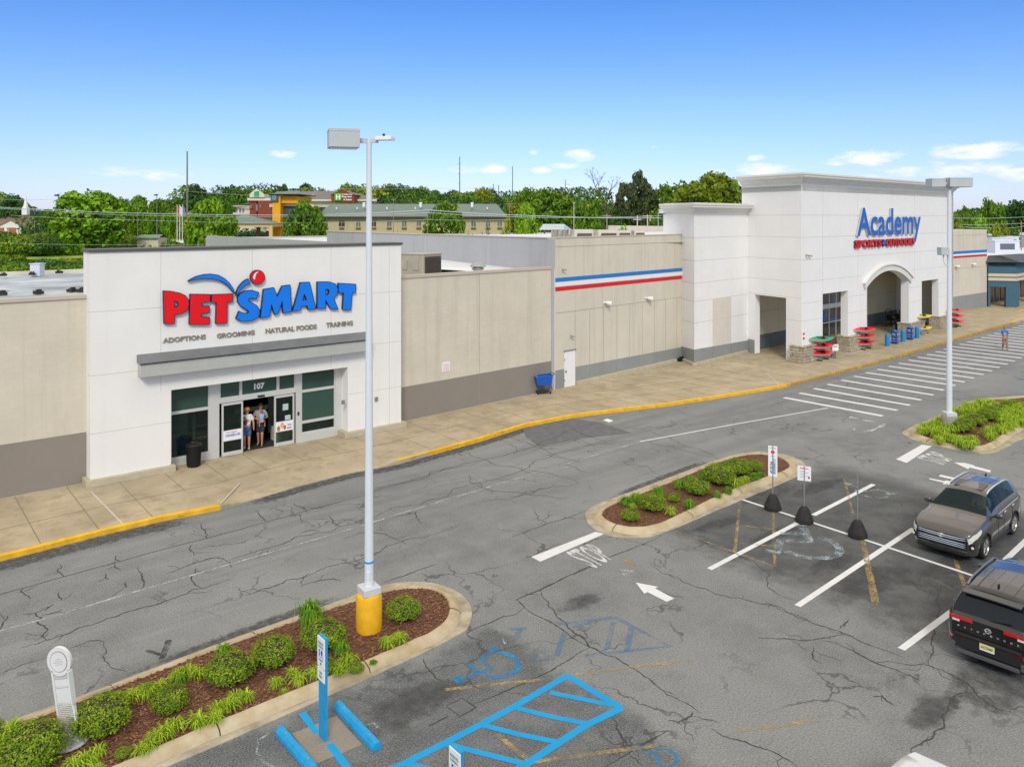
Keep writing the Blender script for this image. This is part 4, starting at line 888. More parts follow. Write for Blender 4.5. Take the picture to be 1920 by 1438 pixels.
# mulch chips
def inside(p, poly):
    c = False; j = len(poly) - 1
    for i in range(len(poly)):
        if (poly[i][1] > p[1]) != (poly[j][1] > p[1]) and p[0] < (poly[j][0] - poly[i][0]) * (p[1] - poly[i][1]) / (poly[j][1] - poly[i][1]) + poly[i][0]: c = not c
        j = i
    return c
random.seed(5); mb = MB()
for poly, n in ((J1, 9000), (J2, 2500)):
    x0, x1 = max(1, min(p[0] for p in poly)), max(p[0] for p in poly); y0, y1 = min(p[1] for p in poly), max(p[1] for p in poly)
    for _ in range(n):
        x, y = random.uniform(x0, x1), random.uniform(y0, y1)
        if not inside((x, y), poly): continue
        l, w = random.uniform(.02, .05), random.uniform(.008, .018); a = random.uniform(0, 6.3); c, s = math.cos(a), math.sin(a); z = .13 + random.uniform(0, .02); dz = random.uniform(-.012, .016)
        mb.quad((x - c * l + s * w, y - s * l - c * w, z), (x + c * l + s * w, y + s * l - c * w, z + dz), (x + c * l - s * w, y + s * l + c * w, z + dz), (x - c * l - s * w, y - s * l + c * w, z))
tag(mb.build('mulch_chips', M('mulch_chip', (.13, .055, .028), rough=.9, var=.3, vs=30, col2=(.22, .11, .06), island=.6)), 'loose red brown bark mulch covering the island beds', 'mulch', kind='stuff')

# ---- cracks -------------------------------------------------------------------
random.seed(11)
def jag(pts, amp=.05, it=3):
    for _ in range(it):
        o = [pts[0]]
        for a, b in zip(pts[:-1], pts[1:]):
            L = math.dist(a, b); mx, my = (a[0] + b[0]) / 2, (a[1] + b[1]) / 2
            if L > .12: k = random.gauss(0, amp) * L; mx += -(b[1] - a[1]) / L * k; my += (b[0] - a[0]) / L * k; o += [(mx, my)]
            o.append(b)
        pts = o
    return pts
CR = []   # (transform, width, jag, points)
CR += [(Z8, .045, .015, p) for p in ([(0, 883), (350, 785), (675, 697), (1170, 565), (1500, 475), (1720, 413), (1920, 360)],)]
CR += [(Z8, .05, .10, p) for p in ([(120, 1180), (300, 1130), (430, 1075), (540, 1045), (700, 985), (960, 910), (1140, 850), (1300, 800)],
  [(130, 995), (200, 988), (235, 1010), (215, 1030), (250, 1060), (240, 1110), (262, 1140)], [(235, 1000), (270, 995), (350, 968)], [(250, 975), (300, 938)], [(0, 1080), (18, 1040), (40, 1005)],
  [(940, 765), (1030, 730), (1210, 675), (1250, 680), (1290, 700), (1303, 735)], [(1290, 690), (1370, 665), (1480, 630), (1640, 580), (1780, 535), (1860, 530), (1920, 505)], [(1685, 540), (1750, 520), (1800, 525)],
  [(778, 745), (800, 790), (812, 820), (790, 855)], [(1102, 735), (1075, 790), (1140, 850)], [(1430, 410), (1460, 440), (1500, 475)], [(1135, 480), (1150, 520), (1165, 565)], [(340, 715), (350, 785)],
  [(650, 665), (675, 697)], [(640, 710), (680, 745)], [(595, 765), (612, 800)], [(705, 815), (710, 845)], [(1075, 605), (1070, 640), (1100, 660)], [(1380, 885), (1560, 830), (1680, 795), (1740, 765)], [(1700, 830), (1830, 800), (1920, 805)], [(130, 850), (175, 905)], [(335, 870), (360, 915)], [(1850, 440), (1895, 490), (1920, 500)], [(1650, 370), (1690, 390), (1730, 412)])]
CR += [(Z1, .03, .08, p) for p in ([(0, 770), (180, 700), (350, 650)], [(740, 540), (760, 620), (745, 680), (800, 730), (910, 760)], [(500, 590), (640, 535), (740, 545)])]
CR += [(lambda x, y: (x, y), .045, .03, p) for p in ([(640, 940), (745, 908), (870, 870), (1000, 838), (1085, 802), (1120, 790)], [(1040, 790), (1095, 815), (1140, 830)])]
CR += [(lambda x, y: (x, y), .04, .10, p) for p in ([(640, 988), (700, 972), (790, 945), (900, 905), (1030, 858), (1120, 832), (1190, 826)], [(1180, 800), (1260, 825), (1330, 850), (1352, 865)], [(700, 915), (760, 905), (830, 880), (900, 868)], [(830, 835), (880, 850), (960, 875), (1010, 893)], [(930, 815), (1000, 835), (1060, 860)], [(880, 890), (980, 925), (1060, 935)], [(700, 975), (780, 960), (800, 985)], [(640, 1010), (720, 1000), (760, 1020)], [(1060, 870), (1100, 885)], [(900, 940), (1000, 925), (1085, 905)], [(560, 1085), (650, 1055), (740, 1020), (860, 985)])]
CR += [(Z3, .045, .03, p) for p in ([(60, 105), (380, -10)], [(860, 205), (1000, 150), (1330, 0)], [(860, 205), (905, 250)], [(905, 250), (850, 295), (780, 305), (550, 410)], [(905, 250), (1090, 355), (1300, 490)], [(1300, 490), (1150, 580), (930, 690), (600, 830)], [(440, 845), (530, 795), (615, 850), (520, 905), (440, 845)], [(450, 900), (330, 965)], [(1760, 990), (1540, 1120), (1380, 1210)])]
CR += [(Z3, .05, .08, p) for p in ([(1000, 150), (1050, 220), (1160, 350), (1300, 490), (1380, 530), (1545, 610), (1700, 720), (1860, 815), (1960, 885)], [(300, 560), (330, 620), (410, 690)], [(1430, 910), (1460, 980), (1500, 1080), (1530, 1110)], [(1770, 930), (1830, 940), (1880, 920), (1920, 880)])]
CR += [(Z4, .045, .03, p) for p in ([(20, 1045), (230, 950), (520, 820), (650, 760), (800, 700), (960, 625)], [(0, 640), (220, 555), (470, 475)], [(1480, 385), (1680, 300)])]
CR += [(Z4, .035, .08, p) for p in ([(880, 805), (960, 870), (1240, 970), (1420, 1030), (1700, 1090), (1920, 1180)], [(1090, 570), (1170, 640), (1250, 680), (1440, 745), (1560, 800), (1660, 880), (1640, 960), (1760, 1030), (1860, 1060)], [(60, 205), (240, 230), (430, 300)], [(150, 460), (160, 520), (225, 555)], [(0, 130), (190, 60), (420, 10), (520, 50), (540, 75)], [(480, 80), (530, 105)], [(160, 90), (280, 130), (440, 160)], [(830, 0), (1050, 70), (1330, 145)], [(950, 990), (1100, 1030)])]
CR += [(Z6, .045, .08, p) for p in ([(0, 430), (120, 485), (330, 570), (440, 600), (560, 660), (720, 720), (830, 760)], [(-60, 640), (150, 650), (400, 635), (480, 620)], [(410, 665), (520, 720), (660, 795), (810, 850), (930, 900)], [(660, 795), (730, 785), (860, 808), (960, 800), (1000, 815), (1150, 880), (1220, 915), (1290, 1000), (1400, 1075), (1570, 1140)], [(1070, 310), (1060, 470), (1020, 560), (1010, 650), (1015, 720), (985, 805)], [(1220, 930), (1225, 975), (1160, 990), (1110, 1080), (1085, 1195), (1040, 1210), (950, 1290), (880, 1370), (855, 1415)], [(640, 1005), (700, 1000), (780, 1060)], [(440, 590), (500, 530)], [(280, 700), (275, 770), (330, 800)], [(-350, 1200), (0, 1330), (180, 1430)])]
mb = MB(); zi = 0
for fn, w, am, pts in CR:
    zi += 1; pw = jag([G(*fn(*p)) for p in pts], am, 4 if am > .02 else 2); ribbon(mb, pw, w * .72, .0044 + (zi % 5) * .0002, taper=am > .02)
    if am > .06:                                # short side branches
        for _ in range(len(pts) // 2):
            i = random.randrange(len(pw)); a = random.uniform(0, 6.28); L = random.uniform(.2, .8); q = pw[i]
            ribbon(mb, jag([q, (q[0] + math.cos(a) * L, q[1] + math.sin(a) * L)], .12, 4), w * .35, .0043, taper=True)
struct('asphalt_cracks', mb, M('crack_fill', (.05, .05, .05), rough=.9, var=.3, vs=4))
# dark gutter wash, tyre marks and oil: thin sheets that thin out towards their rims
def fade_sheet(name, parts, mat):
    """parts: list of (verts, faces, fades)"""
    V, Fc, A = [], [], []
    for v, f, a in parts: n = len(V); V += v; Fc += [tuple(n + i for i in q) for q in f]; A += a
    me = bpy.data.meshes.new(name); me.from_pydata(V, [], Fc); at = me.attributes.new('fade', 'FLOAT', 'POINT')
    for i, x in enumerate(A): at.data[i].value = x
    me.materials.append(mat); o = bpy.data.objects.new(name, me); COL.objects.link(o); return tag(o, kind='structure')
def fade_ribbon(pts, w, z):
    v, f, a = [], [], []; n = len(pts)
    for i, p in enumerate(pts):
        q0, q1 = pts[max(0, i - 1)], pts[min(n - 1, i + 1)]; d = Vector((q1[0] - q0[0], q1[1] - q0[1])).normalized(); e_ = min(1, min(i, n - 1 - i) / 2)
        for k, fd in ((-.5, 0), (-.2, 1), (.2, 1), (.5, 0)): v.append((p[0] - d.y * w * k, p[1] + d.x * w * k, z)); a.append(fd * e_)
    for i in range(n - 1):
        for k in range(3): f.append((i * 4 + k, (i + 1) * 4 + k, (i + 1) * 4 + k + 1, i * 4 + k + 1))
    return v, f, a
def fade_blob(px, py, w, h, z=.003):
    cx, cy = G(px, py); v, f, a = [(cx, cy, z)], [], [1.]; n = 20
    for r, fd in ((.45, .9), (1., 0.)):
        for i in range(n): t_ = 2 * math.pi * i / n; j_ = random.uniform(.85, 1.15); v.append((cx + w * r * math.cos(t_) * j_, cy + h * r * math.sin(t_) * j_, z)); a.append(fd)
    for i in range(n): j_ = (i + 1) % n; f.append((0, 1 + i, 1 + j_)); f.append((1 + i, 1 + n + i, 1 + n + j_, 1 + j_))
    return v, f, a
def fademat(name, col, vs, amt=1., thr=.42):
    m, t, b = new_mat(name); b.inputs['Roughness'].default_value = .7; b.inputs['Base Color'].default_value = (*col, 1); geo = N(t, 'ShaderNodeNewGeometry')
    n = N(t, 'ShaderNodeTexNoise', i_Scale=vs, i_Detail=8., i_Roughness=.72); t.links.new(geo.outputs[0], n.inputs[0]); at = N(t, 'ShaderNodeAttribute', attribute_name='fade')
    g_ = mth(t, 'SUBTRACT', mth(t, 'ADD', n.outputs[0], mth(t, 'MULTIPLY', at.outputs['Fac'], .45)), thr + .33); f_ = mth(t, 'MULTIPLY', mth(t, 'MULTIPLY', g_, 3.2, clamp=True), mth(t, 'MULTIPLY', mth(t, 'MULTIPLY', at.outputs['Fac'], 3, clamp=True), amt))
    tr = N(t, 'ShaderNodeBsdfTransparent'); ms = N(t, 'ShaderNodeMixShader'); t.links.new(f_, ms.inputs[0]); t.links.new(tr.outputs[0], ms.inputs[1]); t.links.new(b.outputs[0], ms.inputs[2])
    out = [x for x in t.nodes if x.type == 'OUTPUT_MATERIAL'][0]; t.links.new(ms.outputs[0], out.inputs[0]); return m
fade_sheet('gutter_stain', [fade_ribbon(resample([(x, y - .42) for x, y in E1], .8), 1.3, .0030), fade_ribbon(resample([(x, y - .30) for x, y in E2 + E3[1:6]], .8), 1.0, .0031),
  fade_ribbon(resample([G(*Z1(*p)) for p in ((420, 960), (900, 810), (1300, 660), (1900, 430))] + [G(*Z2(*p)) for p in ((440, 385), (900, 228), (1050, 175))], .8), 1.0, .0032), fade_ribbon(resample([G(*Z4(*p)) for p in ((540, 440), (750, 345), (1000, 245), (1340, 120))], .8), .6, .0033)], fademat('dark_wash', (.065, .065, .067), 5., .85))
fade_sheet('oil_stain', [fade_blob(*q) for q in ((770, 1320, 2.0, 1.0), (1440, 925, 2.6, .7, .0032), (1450, 1005, 2.0, .5, .0034), (1640, 1085, 2.2, 1.1, .0028), (1560, 1055, 1.6, .6, .003), (1780, 1075, 2.4, 1.), (1880, 1275, 2.6, 1.4, .0026), (1530, 915, 2.4, .6, .0036), (1340, 985, 1.6, .5, .0026), (1085, 1130, 1.2, .5), (1750, 1330, 1.4, .5, .0024), (560, 885, 2.2, .7, .0022))], fademat('oil', (.055, .055, .056), 1.6, .62, .40))
mb = MB()
mb.prism([G(*p) for p in ((980, 800), (1060, 782), (1130, 793), (1185, 812), (1090, 822), (1010, 838), (985, 818))], .0028, .0032)
mb.prism([G(*Z3(*p)) for p in ((440, 845), (530, 795), (615, 850), (520, 905))], .0028, .0034)
struct('asphalt_patch', mb, M('patch_dark', (.125, .132, .14), rough=.85, var=.25, vs=3, bump=.2))
mb = MB(); ribbon(mb, [G(*Z1(*p)) for p in ((1205, 530), (1165, 640), (1150, 665))], .14, .0036); ribbon(mb, [G(*Z1(*p)) for p in ((1045, 605), (1160, 640))], .1, .0036); struct('tyre_mark', mb, asph_stain)

# ---- painted markings -----------------------------------------------------------
def line(px_pts, w, mat, name='road_marking', fn=None, z=.0052):
    mb = MB()
    for i, seg in enumerate(px_pts): ribbon(mb, [G(*(fn(*p) if fn else p)) for p in seg], w, z + i * .00012)
    return struct(name, mb, mat)
def polyg(polys, mat, fn=None, z=.0052, name='road_marking'):
    mb = MB()
    for pl in polys: mb.prism([G(*(fn(*p) if fn else p)) for p in pl], z - .001, z)
    return struct(name, mb, mat)
line([[(0, 1183), (120, 1150), (213, 1121), (320, 1090)], [(640, 997), (760, 960), (820, 942)], [(320, 1090), (640, 997)], [(820, 942), (1000, 888), (1200, 828)]], .07, whitefade, 'lane_line')
line([[(1200, 828), (1380, 795), (1552, 765)]], .10, whitep, 'lane_line')
line([[(1330, 1067), (1500, 978)], [(1525, 966), (1638, 908)]], .17, whitefresh, 'stall_line')
line([[(1495, 1136), (1713, 991)], [(1690, 1217), (1800, 1135)], [(1885, 1050), (1990, 950)]], .17, whitep, 'stall_line')
line([[(1393, 937), (1640, 1018), (1830, 1081)]], .12, whitefresh, 'stall_line', z=.0058)
polyg([[(996, 1044), (1117, 997), (1133, 1001), (1013, 1053)]], whitep, name='stop_bar'); polyg([[(1680, 861), (1728, 834), (1748, 836), (1700, 868)]], whitefresh, name='stop_bar')
# worn STOP lettering, read by drivers heading for the shops
mb = MB(); put_text(mb, 'STOP', quadfn([(*G(1117, 1066), .0053), (*G(1152, 1047), .0053), (*G(1106, 1018), .0053), (*G(1058, 1036), .0053)]), .015); struct('stop_lettering', mb, whitestop)
mb = MB(); put_text(mb, 'STOP', quadfn([(*G(1769, 872), .0053), (*G(1789, 861), .0053), (*G(1748, 845), .0053), (*G(1716, 858), .0053)]), .015); struct('stop_lettering', mb, whitestop)
polyg([[(1192, 1092), (1234, 1100), (1228, 1103), (1264, 1122), (1250, 1128), (1214, 1110), (1208, 1113)]], whitefresh, name='road_arrow')
polyg([[(1392, 743), (1428, 740), (1456, 748), (1520, 768), (1545, 758)]], whitefade, z=.0051) if False else None
polyg([[Z7(*p) for p in q] for q in ([(1395, 748), (1475, 752), (1548, 770), (1548, 776), (1672, 808), (1665, 824), (1515, 786), (1500, 798)],)], whitefresh, name='road_arrow')
polyg([[Z7(*p) for p in q] for q in ([(1210, 865), (1320, 888), (1345, 882), (1400, 905), (1310, 912), (1320, 900), (1208, 873)], [(1295, 840), (1440, 872), (1430, 885), (1280, 852)])], whitefresh, name='road_arrow')
polyg([[Z7(*p) for p in q] for q in ([(615, 402), (680, 408), (690, 425), (605, 415)], [(690, 425), (800, 437), (790, 444), (730, 440)], [(850, 460), (885, 458), (870, 480), (830, 492), (780, 515), (705, 522), (735, 508), (800, 495)], [(620, 495), (660, 492), (650, 508)], [(540, 485), (570, 475), (575, 480)])], whitefade, name='road_marking_worn')
polyg([[Z4(*p) for p in q] for q in ([(695, 848), (785, 856), (780, 868), (700, 858)], [(705, 875), (745, 870), (740, 898)])], whitefade)
polyg([[Z4(*p) for p in q] for q in ([(695, 785), (740, 780), (815, 815), (790, 832), (715, 800)], [(300, 975), (325, 975), (322, 990), (305, 988)])], yellowfade, name='road_marking_worn')
# yellow remnants
polyg([[Z6(*p) for p in ((568, 42), (600, 45), (690, 440), (640, 448))]], yellowfade, name='old_line'); polyg([[Z6(*p) for p in ((1125, 125), (1155, 130), (1225, 325), (1200, 330))]], yellowfade, name='old_line')
line([[Z4(1680, 480), Z4(1690, 835)], [Z4(1440, 740), Z4(1700, 835)], [Z4(1465, 420), Z4(1432, 738)], [Z4(1165, 640), Z4(1435, 738)], [Z4(1500, 570), Z4(1680, 590)], [Z4(1470, 680), Z4(1690, 700)], [Z5(910, 235), Z5(960, 440)]], .09, yellowfade, 'old_line', z=.0049)
line([[Z3(1200, 655), Z3(1540, 610), Z3(1920, 570)], [Z3(430, 745), Z3(800, 705), Z3(1180, 668)], [Z3(740, 1010), Z3(930, 1165)], [Z3(950, 1180), Z3(1300, 1130), Z3(1700, 1080)], [Z6(-200, 1215), Z6(60, 1185), Z6(310, 1150)]], .10, yellowfade, 'old_line', z=.0049)
# accessible bay
B = .16
line([[Z3(60, 1235), Z3(140, 1210), Z3(430, 1065), Z3(640, 955), Z3(840, 850), Z3(1165, 660)], [Z3(1165, 660), Z3(1320, 755), Z3(1490, 855)], [Z3(1490, 855), Z3(1290, 950), Z3(1110, 1065), Z3(920, 1190), Z3(820, 1250)]], .17, bluew, 'accessible_bay_line')
line([[Z3(1060, 762), Z3(1200, 790), Z3(1430, 838)], [Z3(840, 850), Z3(1060, 905), Z3(1290, 950)], [Z3(650, 955), Z3(860, 1010), Z3(1120, 1062)], [Z3(430, 1068), Z3(650, 1125), Z3(930, 1195)], [Z3(200, 1190), Z3(420, 1240)]], .14, bluew, 'accessible_bay_line', z=.0059)
line([[Z3(1455, 312), Z3(1780, 484), Z3(1270, 540)], [Z3(1110, 350), Z3(1455, 312)], [Z3(1440, 340), Z3(1400, 500)], [Z3(1550, 370), Z3(1520, 520)], [Z3(1340, 330), Z3(1200, 370)], [Z3(820, 380), Z3(920, 375)], [Z3(1150, 400), Z3(1100, 540)], [Z3(980, 500), Z3(960, 570), Z3(1090, 560)], [Z3(880, 380), Z3(860, 440)]], .14, bluefade, 'old_bay_line')
def isa(o, ax, ay, mat, s=1., w=.13, name='accessible_symbol'):
    """wheelchair symbol: origin, symbol x axis and y axis on the ground"""
    mb = MB(); T = lambda x, y: (o[0] + ax[0] * x * s + ay[0] * y * s, o[1] + ax[1] * x * s + ay[1] * y * s)
    mb.prism([T(.02 + .10 * math.cos(a), 1.0 + .10 * math.sin(a)) for a in [i * .628 for i in range(10)]], .004, .0053)
    ribbon(mb, [T(.02, .86), T(.06, .42), T(.42, .42), T(.55, .06), T(.68, .1)], w * s, .0055); ribbon(mb, [T(.04, .66), T(.36, .66)], w * .8 * s, .0057)
    ribbon(mb, [T(.12 + .36 * math.cos(a), .28 + .36 * math.sin(a)) for a in [2.2 + i * .3 for i in range(13)]], w * .85 * s, .0059)
    struct(name, mb, mat)
def isa_px(p0, px_, py_, mat, name='accessible_symbol'):
    a = G(*p0); b = G(*px_); c = G(*py_); s = math.dist(a, c); q = (c[1] - a[1], a[0] - c[0]); k = 1 if q[0] * (b[0] - a[0]) + q[1] * (b[1] - a[1]) > 0 else -1; b = (a[0] + q[0] * k, a[1] + q[1] * k); isa(a, ((b[0] - a[0]) / s, (b[1] - a[1]) / s), ((c[0] - a[0]) / s, (c[1] - a[1]) / s), mat, s, .12, name)
isa_px(Z3(850, 590), Z3(740, 480), Z3(520, 688), bluehalf); isa_px(Z3(1810, 1150), Z3(1560, 1230), Z3(1600, 1090), bluehalf)
mb = MB(); put_text(mb, 'PICK', quadfn([(*G(*Z3(1060, 540)), .005), (*G(*Z3(1070, 450)), .005), (*G(*Z3(700, 360)), .005), (*G(*Z3(700, 470)), .005)]), -.02) if False else None
# chalky half-erased symbols in the curbside bays
for (o, a, c) in (((1548, 1042), (1480, 1030), (1503, 982)), ((1645, 932), (1625, 915), (1590, 908))): isa_px(o, a, c, chalk, 'chalky_symbol')
line([[Z2(390, 1160), Z2(310, 1210), Z2(300, 1290), Z2(350, 1360), Z2(420, 1400)], [Z2(1060, 1100), Z2(1110, 1090), Z2(1140, 1120)], [Z3(750, 380), Z3(790, 470)], [Z3(900, 290), Z3(980, 310), Z3(1040, 345)], [Z3(1050, 480), Z3(1040, 530), Z3(1000, 540)]], .05, chalk, 'chalk_mark')
# crossing stripes
XW = []
c0, c1 = (1470, 745.5), (1655, 780.5)
ends = [((120, 262), (860, 400)), ((235, 228), (970, 357)), ((345, 194), (1065, 320)), ((445, 162), (1150, 280)), ((550, 131), (1240, 243)), ((645, 102), (1320, 206)), ((735, 75), (1405, 172)), ((820, 50), (1475, 145)), ((905, 27), (1545, 116)), ((980, 4), (1618, 90))]
mb = MB()
for a, c in ends: ribbon(mb, [G(*Z7(*a)), G(*Z7(*c))], .34, .0052)
a0_, c0_ = G(*Z7(*ends[-1][0])), G(*Z7(*ends[-1][1])); st0, st1 = G(*Z7(*ends[0][0])), G(*Z7(*ends[0][1])); dxa = ((a0_[0] - st0[0]) / 9, (a0_[1] - st0[1]) / 9); dxc = ((c0_[0] - st1[0]) / 9, (c0_[1] - st1[1]) / 9)
for i in range(1, 19): ribbon(mb, [(a0_[0] + dxa[0] * i, a0_[1] + dxa[1] * i + .02 * i), (c0_[0] + dxc[0] * i, c0_[1] + dxc[1] * i + .02 * i)], .36, .0052)
struct('crossing_stripes', mb, whitefresh)
line([[(1905, 713), (1925, 709)], [(1900, 706), (1925, 715)]], .15, bluefade)
tag(MB().prism([G(1131, 788), G(1139, 785), G(1150, 789), G(1142, 792)], .006, .01).build('paper_litter', signwhite), 'crumpled white paper scrap lying on the road by the yellow kerb', 'litter')
tag(MB().prism([G(486 * 0 + 338, 1364, .15), G(341, 1361, .15), G(343, 1364, .15), G(340, 1366, .15)], .15, .165).build('paper_litter', signwhite), 'tiny white scrap on the mulch of the front island', 'litter')
x, y = G(1365, 903); tag(MB().box(x - .1, y - .05, .02, x + .1, y + .05, .05).build('paper_litter', signwhite), 'white scrap lying on the gutter of the middle island', 'litter') if False else None
# ================================================================== PLANTS
box_leaf = leafmat('boxwood_leaf', (.085, .20, .012), (.32, .43, .025), isl=.40, vs=5)
lily_leaf = leafmat('lily_turf_leaf', (.20, .38, .015), (.48, .60, .05), isl=.30, vs=4)
dark_lily = leafmat('dark_grass_leaf', (.09, .24, .015), (.20, .38, .025), isl=.35, vs=4)
twig = M('twig_brown', (.05, .035, .02), rough=.9, var=.2)
def shrub_mesh(seed, n=5200, r=1.):
    rnd = random.Random(seed); mb = MB()
    mb.ball((0, 0, .42), .50, 12, 1, (1, 1, .78))
    for _ in range(n):
        th_ = rnd.uniform(0, 6.283); z = rnd.uniform(-.45, 1); q = math.sqrt(max(0, 1 - z * z)); d = Vector((q * math.cos(th_), q * math.sin(th_), z))
        rr = .60 * (1 + .20 * mnoise.noise(d * 2.1 + Vector((seed, 0, 0))) + .20 * mnoise.noise(d * 6 + Vector((0, seed, 0)))) * rnd.uniform(.72, 1.03)
        c = Vector((d.x * rr, d.y * rr, .42 + d.z * rr * .74))
        if c.z < .02: c.z = .02 + rnd.random() * .1
        nn = (d + Vector((rnd.gauss(0, .5), rnd.gauss(0, .5), rnd.gauss(.3, .4)))).normalized(); u = nn.orthogonal().normalized(); w = nn.cross(u); a = rnd.uniform(0, 6.3); u, w = u * math.cos(a) + w * math.sin(a), w * math.cos(a) - u * math.sin(a)
        s = rnd.uniform(.018, .036); mb.quad(c - u * s, c + w * s * .55, c + u * s, c - w * s * .55)
    return mb
def tuft_mesh(seed, n=95, wide=1.):
    rnd = random.Random(seed); mb = MB()
    for _ in range(n):
        a = rnd.uniform(0, 6.283); b0_ = (rnd.gauss(0, .07), rnd.gauss(0, .07)); L = rnd.uniform(.45, 1.) * .66 * wide; up = rnd.uniform(.45, 1.05); w = rnd.uniform(.022, .036); px_, py_ = -math.sin(a) * w, math.cos(a) * w; prev = None
        for k in range(5):
            s = k / 4; x = b0_[0] + math.cos(a) * L * s; y = b0_[1] + math.sin(a) * L * s; z = up * (2.1 * s - 1.85 * s * s) + .02; ww = (1 - s * .85)
            cur = ((x - px_ * ww, y - py_ * ww, z), (x + px_ * ww, y + py_ * ww, z))
            if prev: mb.quad(prev[0], prev[1], cur[1], cur[0])
            prev = cur
    return mb
SH = [shrub_mesh(i + 1) for i in range(3)]; TU = [tuft_mesh(20 + i) for i in range(3)]; GR = [tuft_mesh(40 + i, 220, .75) for i in range(1)]
shm, tum, grm = [], [], []
for a, lst, mt in ((SH, shm, [box_leaf, twig]), (TU, tum, lily_leaf), (GR, grm, dark_lily)):
    for mbx in a: o = mbx.build('plant', mt); lst.append(o.data); bpy.data.objects.remove(o)
def plant(kind, px, py, wpx, hfac, label, group):
    """px,py: centre of the foliage in the photo; wpx: its width"""
    lst, nm, cat = {'s': (shm, 'round_shrub', 'shrub'), 't': (tum, 'lily_turf', 'plant'), 'g': (grm, 'grass_tuft', 'plant')}[kind]
    f = 1500 * (9.52 if kind == 's' else 9.66) / (py - 408); r = wpx / 2 * f / 1500; x, y, _ = FD(px, f, z=0)
    o = bpy.data.objects.new(nm, lst[random.randrange(len(lst))]); COL.objects.link(o); o.location = (x, y, .115); s = r / (.60 if kind == 's' else .50)
    o.scale = (s, s, s * hfac); o.rotation_euler = (0, 0, random.uniform(0, 6.28)); return tag(o, label, cat, group)
random.seed(21)
ORD = ['first', 'second', 'third', 'fourth', 'fifth', 'sixth', 'seventh', 'eighth', 'ninth', 'tenth', 'eleventh', 'twelfth', 'thirteenth', 'fourteenth', 'fifteenth', 'sixteenth', 'seventeenth', 'eighteenth', 'nineteenth', 'twentieth'] + ['%d%s' % (i, {1: 'st', 2: 'nd', 3: 'rd'}.get(i % 10, 'th')) for i in range(21, 90)]
s1 = [(757, 1132, 66, 'round bright green shrub right of the yellow lamp base'), (606, 1183, 82, 'large round shrub between the yellow lamp base and the blue sign post'), (513, 1214, 80, 'broad round shrub mid bed, left of the blue sign post'), (431, 1246, 86, 'round shrub at the centre of the front island'),
      (318, 1297, 66, 'smaller round shrub standing in the middle of the dark mulch'), (188, 1338, 104, 'big round shrub just right of the white oval sign'), (58, 1396, 118, 'big round shrub left of the white oval sign'), (-30, 1350, 60, 'shrub cut by the left edge of the front island')]
for x, y, w, l in s1: plant('s', x, y, w, random.uniform(.78, .9), l, 'round shrubs in the front island')
for x, y, w in ((612, 1228, 42), (668, 1228, 30), (230, 1382, 30)): plant('s', x, y, w, .8, 'small dark shrublet at the foot of larger shrubs, %s' % ('by the blue sign post' if x < 640 and x > 500 else ('below the yellow lamp base' if x > 640 else 'right of the oval sign')), 'round shrubs in the front island')
plant('g', 582, 1160, 62, 1.3, 'fine dark green grass mound behind the shrubs near the yellow lamp base', None); plant('g', 420, 1222, 46, 1.1, 'fine green grass mound along the road kerb behind the centre shrub', None); plant('g', 340, 1262, 30, .9, 'fine green grass mound by the road kerb left of centre', None)
plant('g', 700, 1225, 20, .5, 'low weedy grass below the yellow lamp base', None); plant('g', 60, 1432, 70, .8, 'grassy clump at the bottom left corner of the bed', None)
plant('g', 640, 1208, 45, .9, 'green grass clump behind the blue sign post', None)
t1 = [(725, 1196, 34), (748, 1187, 32), (638, 1246, 34), (652, 1226, 34), (622, 1240, 30), (590, 1250, 32), (562, 1262, 34), (548, 1248, 28), (516, 1268, 30), (533, 1280, 16), (462, 1293, 34), (440, 1298, 36), (428, 1312, 38), (408, 1318, 38), (402, 1335, 34), (370, 1341, 44), (330, 1346, 38), (312, 1358, 40), (296, 1368, 42), (282, 1382, 38), (265, 1392, 34),
      (372, 1252, 34), (352, 1250, 36), (332, 1256, 34), (300, 1272, 30), (272, 1286, 40), (250, 1292, 38), (230, 1300, 36), (212, 1300, 36), (186, 1394, 34), (160, 1412, 44), (140, 1425, 46), (118, 1440, 40), (180, 1428, 30), (22, 1352, 40), (0, 1378, 40), (55, 1352, 34), (100, 1372, 30), (5, 1425, 50)]
for i, (x, y, w) in enumerate(sorted(t1, key=lambda q: q[0])): plant('t', x, y, w * 1.1, .85, 'spiky lime green lily turf clump in the front island, %s counted from the left end' % ORD[i], 'lily turf clumps in the front island')
def zz4(l): return [(*Z4(x, y), w / 3.4286) for x, y, w in l]
s2 = zz4([(762, 462, 118), (905, 400, 175), (1195, 302, 160), (1335, 238, 200), (1460, 180, 170), (1560, 158, 110), (1040, 345, 80)])
nm2 = ['nearest small round shrub at the left tip of the middle island', 'second round shrub from the left tip of the middle island', 'round shrub at the centre of the middle island', 'largest round shrub of the middle island', 'round shrub right of the largest one in the middle island', 'farthest round shrub near the right tip of the middle island', 'small brownish shrub between the second and the centre shrub of the middle island']
for (x, y, w), l in zip(s2, nm2): plant('s', x, y, w, random.uniform(.85, .95), l, 'round shrubs in the middle island')
t2 = zz4([(775, 415, 60), (1022, 455, 90), (1140, 415, 100), (1320, 350, 80), (1390, 325, 80), (1440, 285, 110), (1500, 262, 90), (1560, 240, 90)])
for i, (x, y, w) in enumerate(t2): plant('t' if i in (0, 1, 5, 6) else 'g', x, y, w, .95, 'low leafy clump in the middle island, %s from the left tip' % ORD[i], 'low clumps in the middle island')
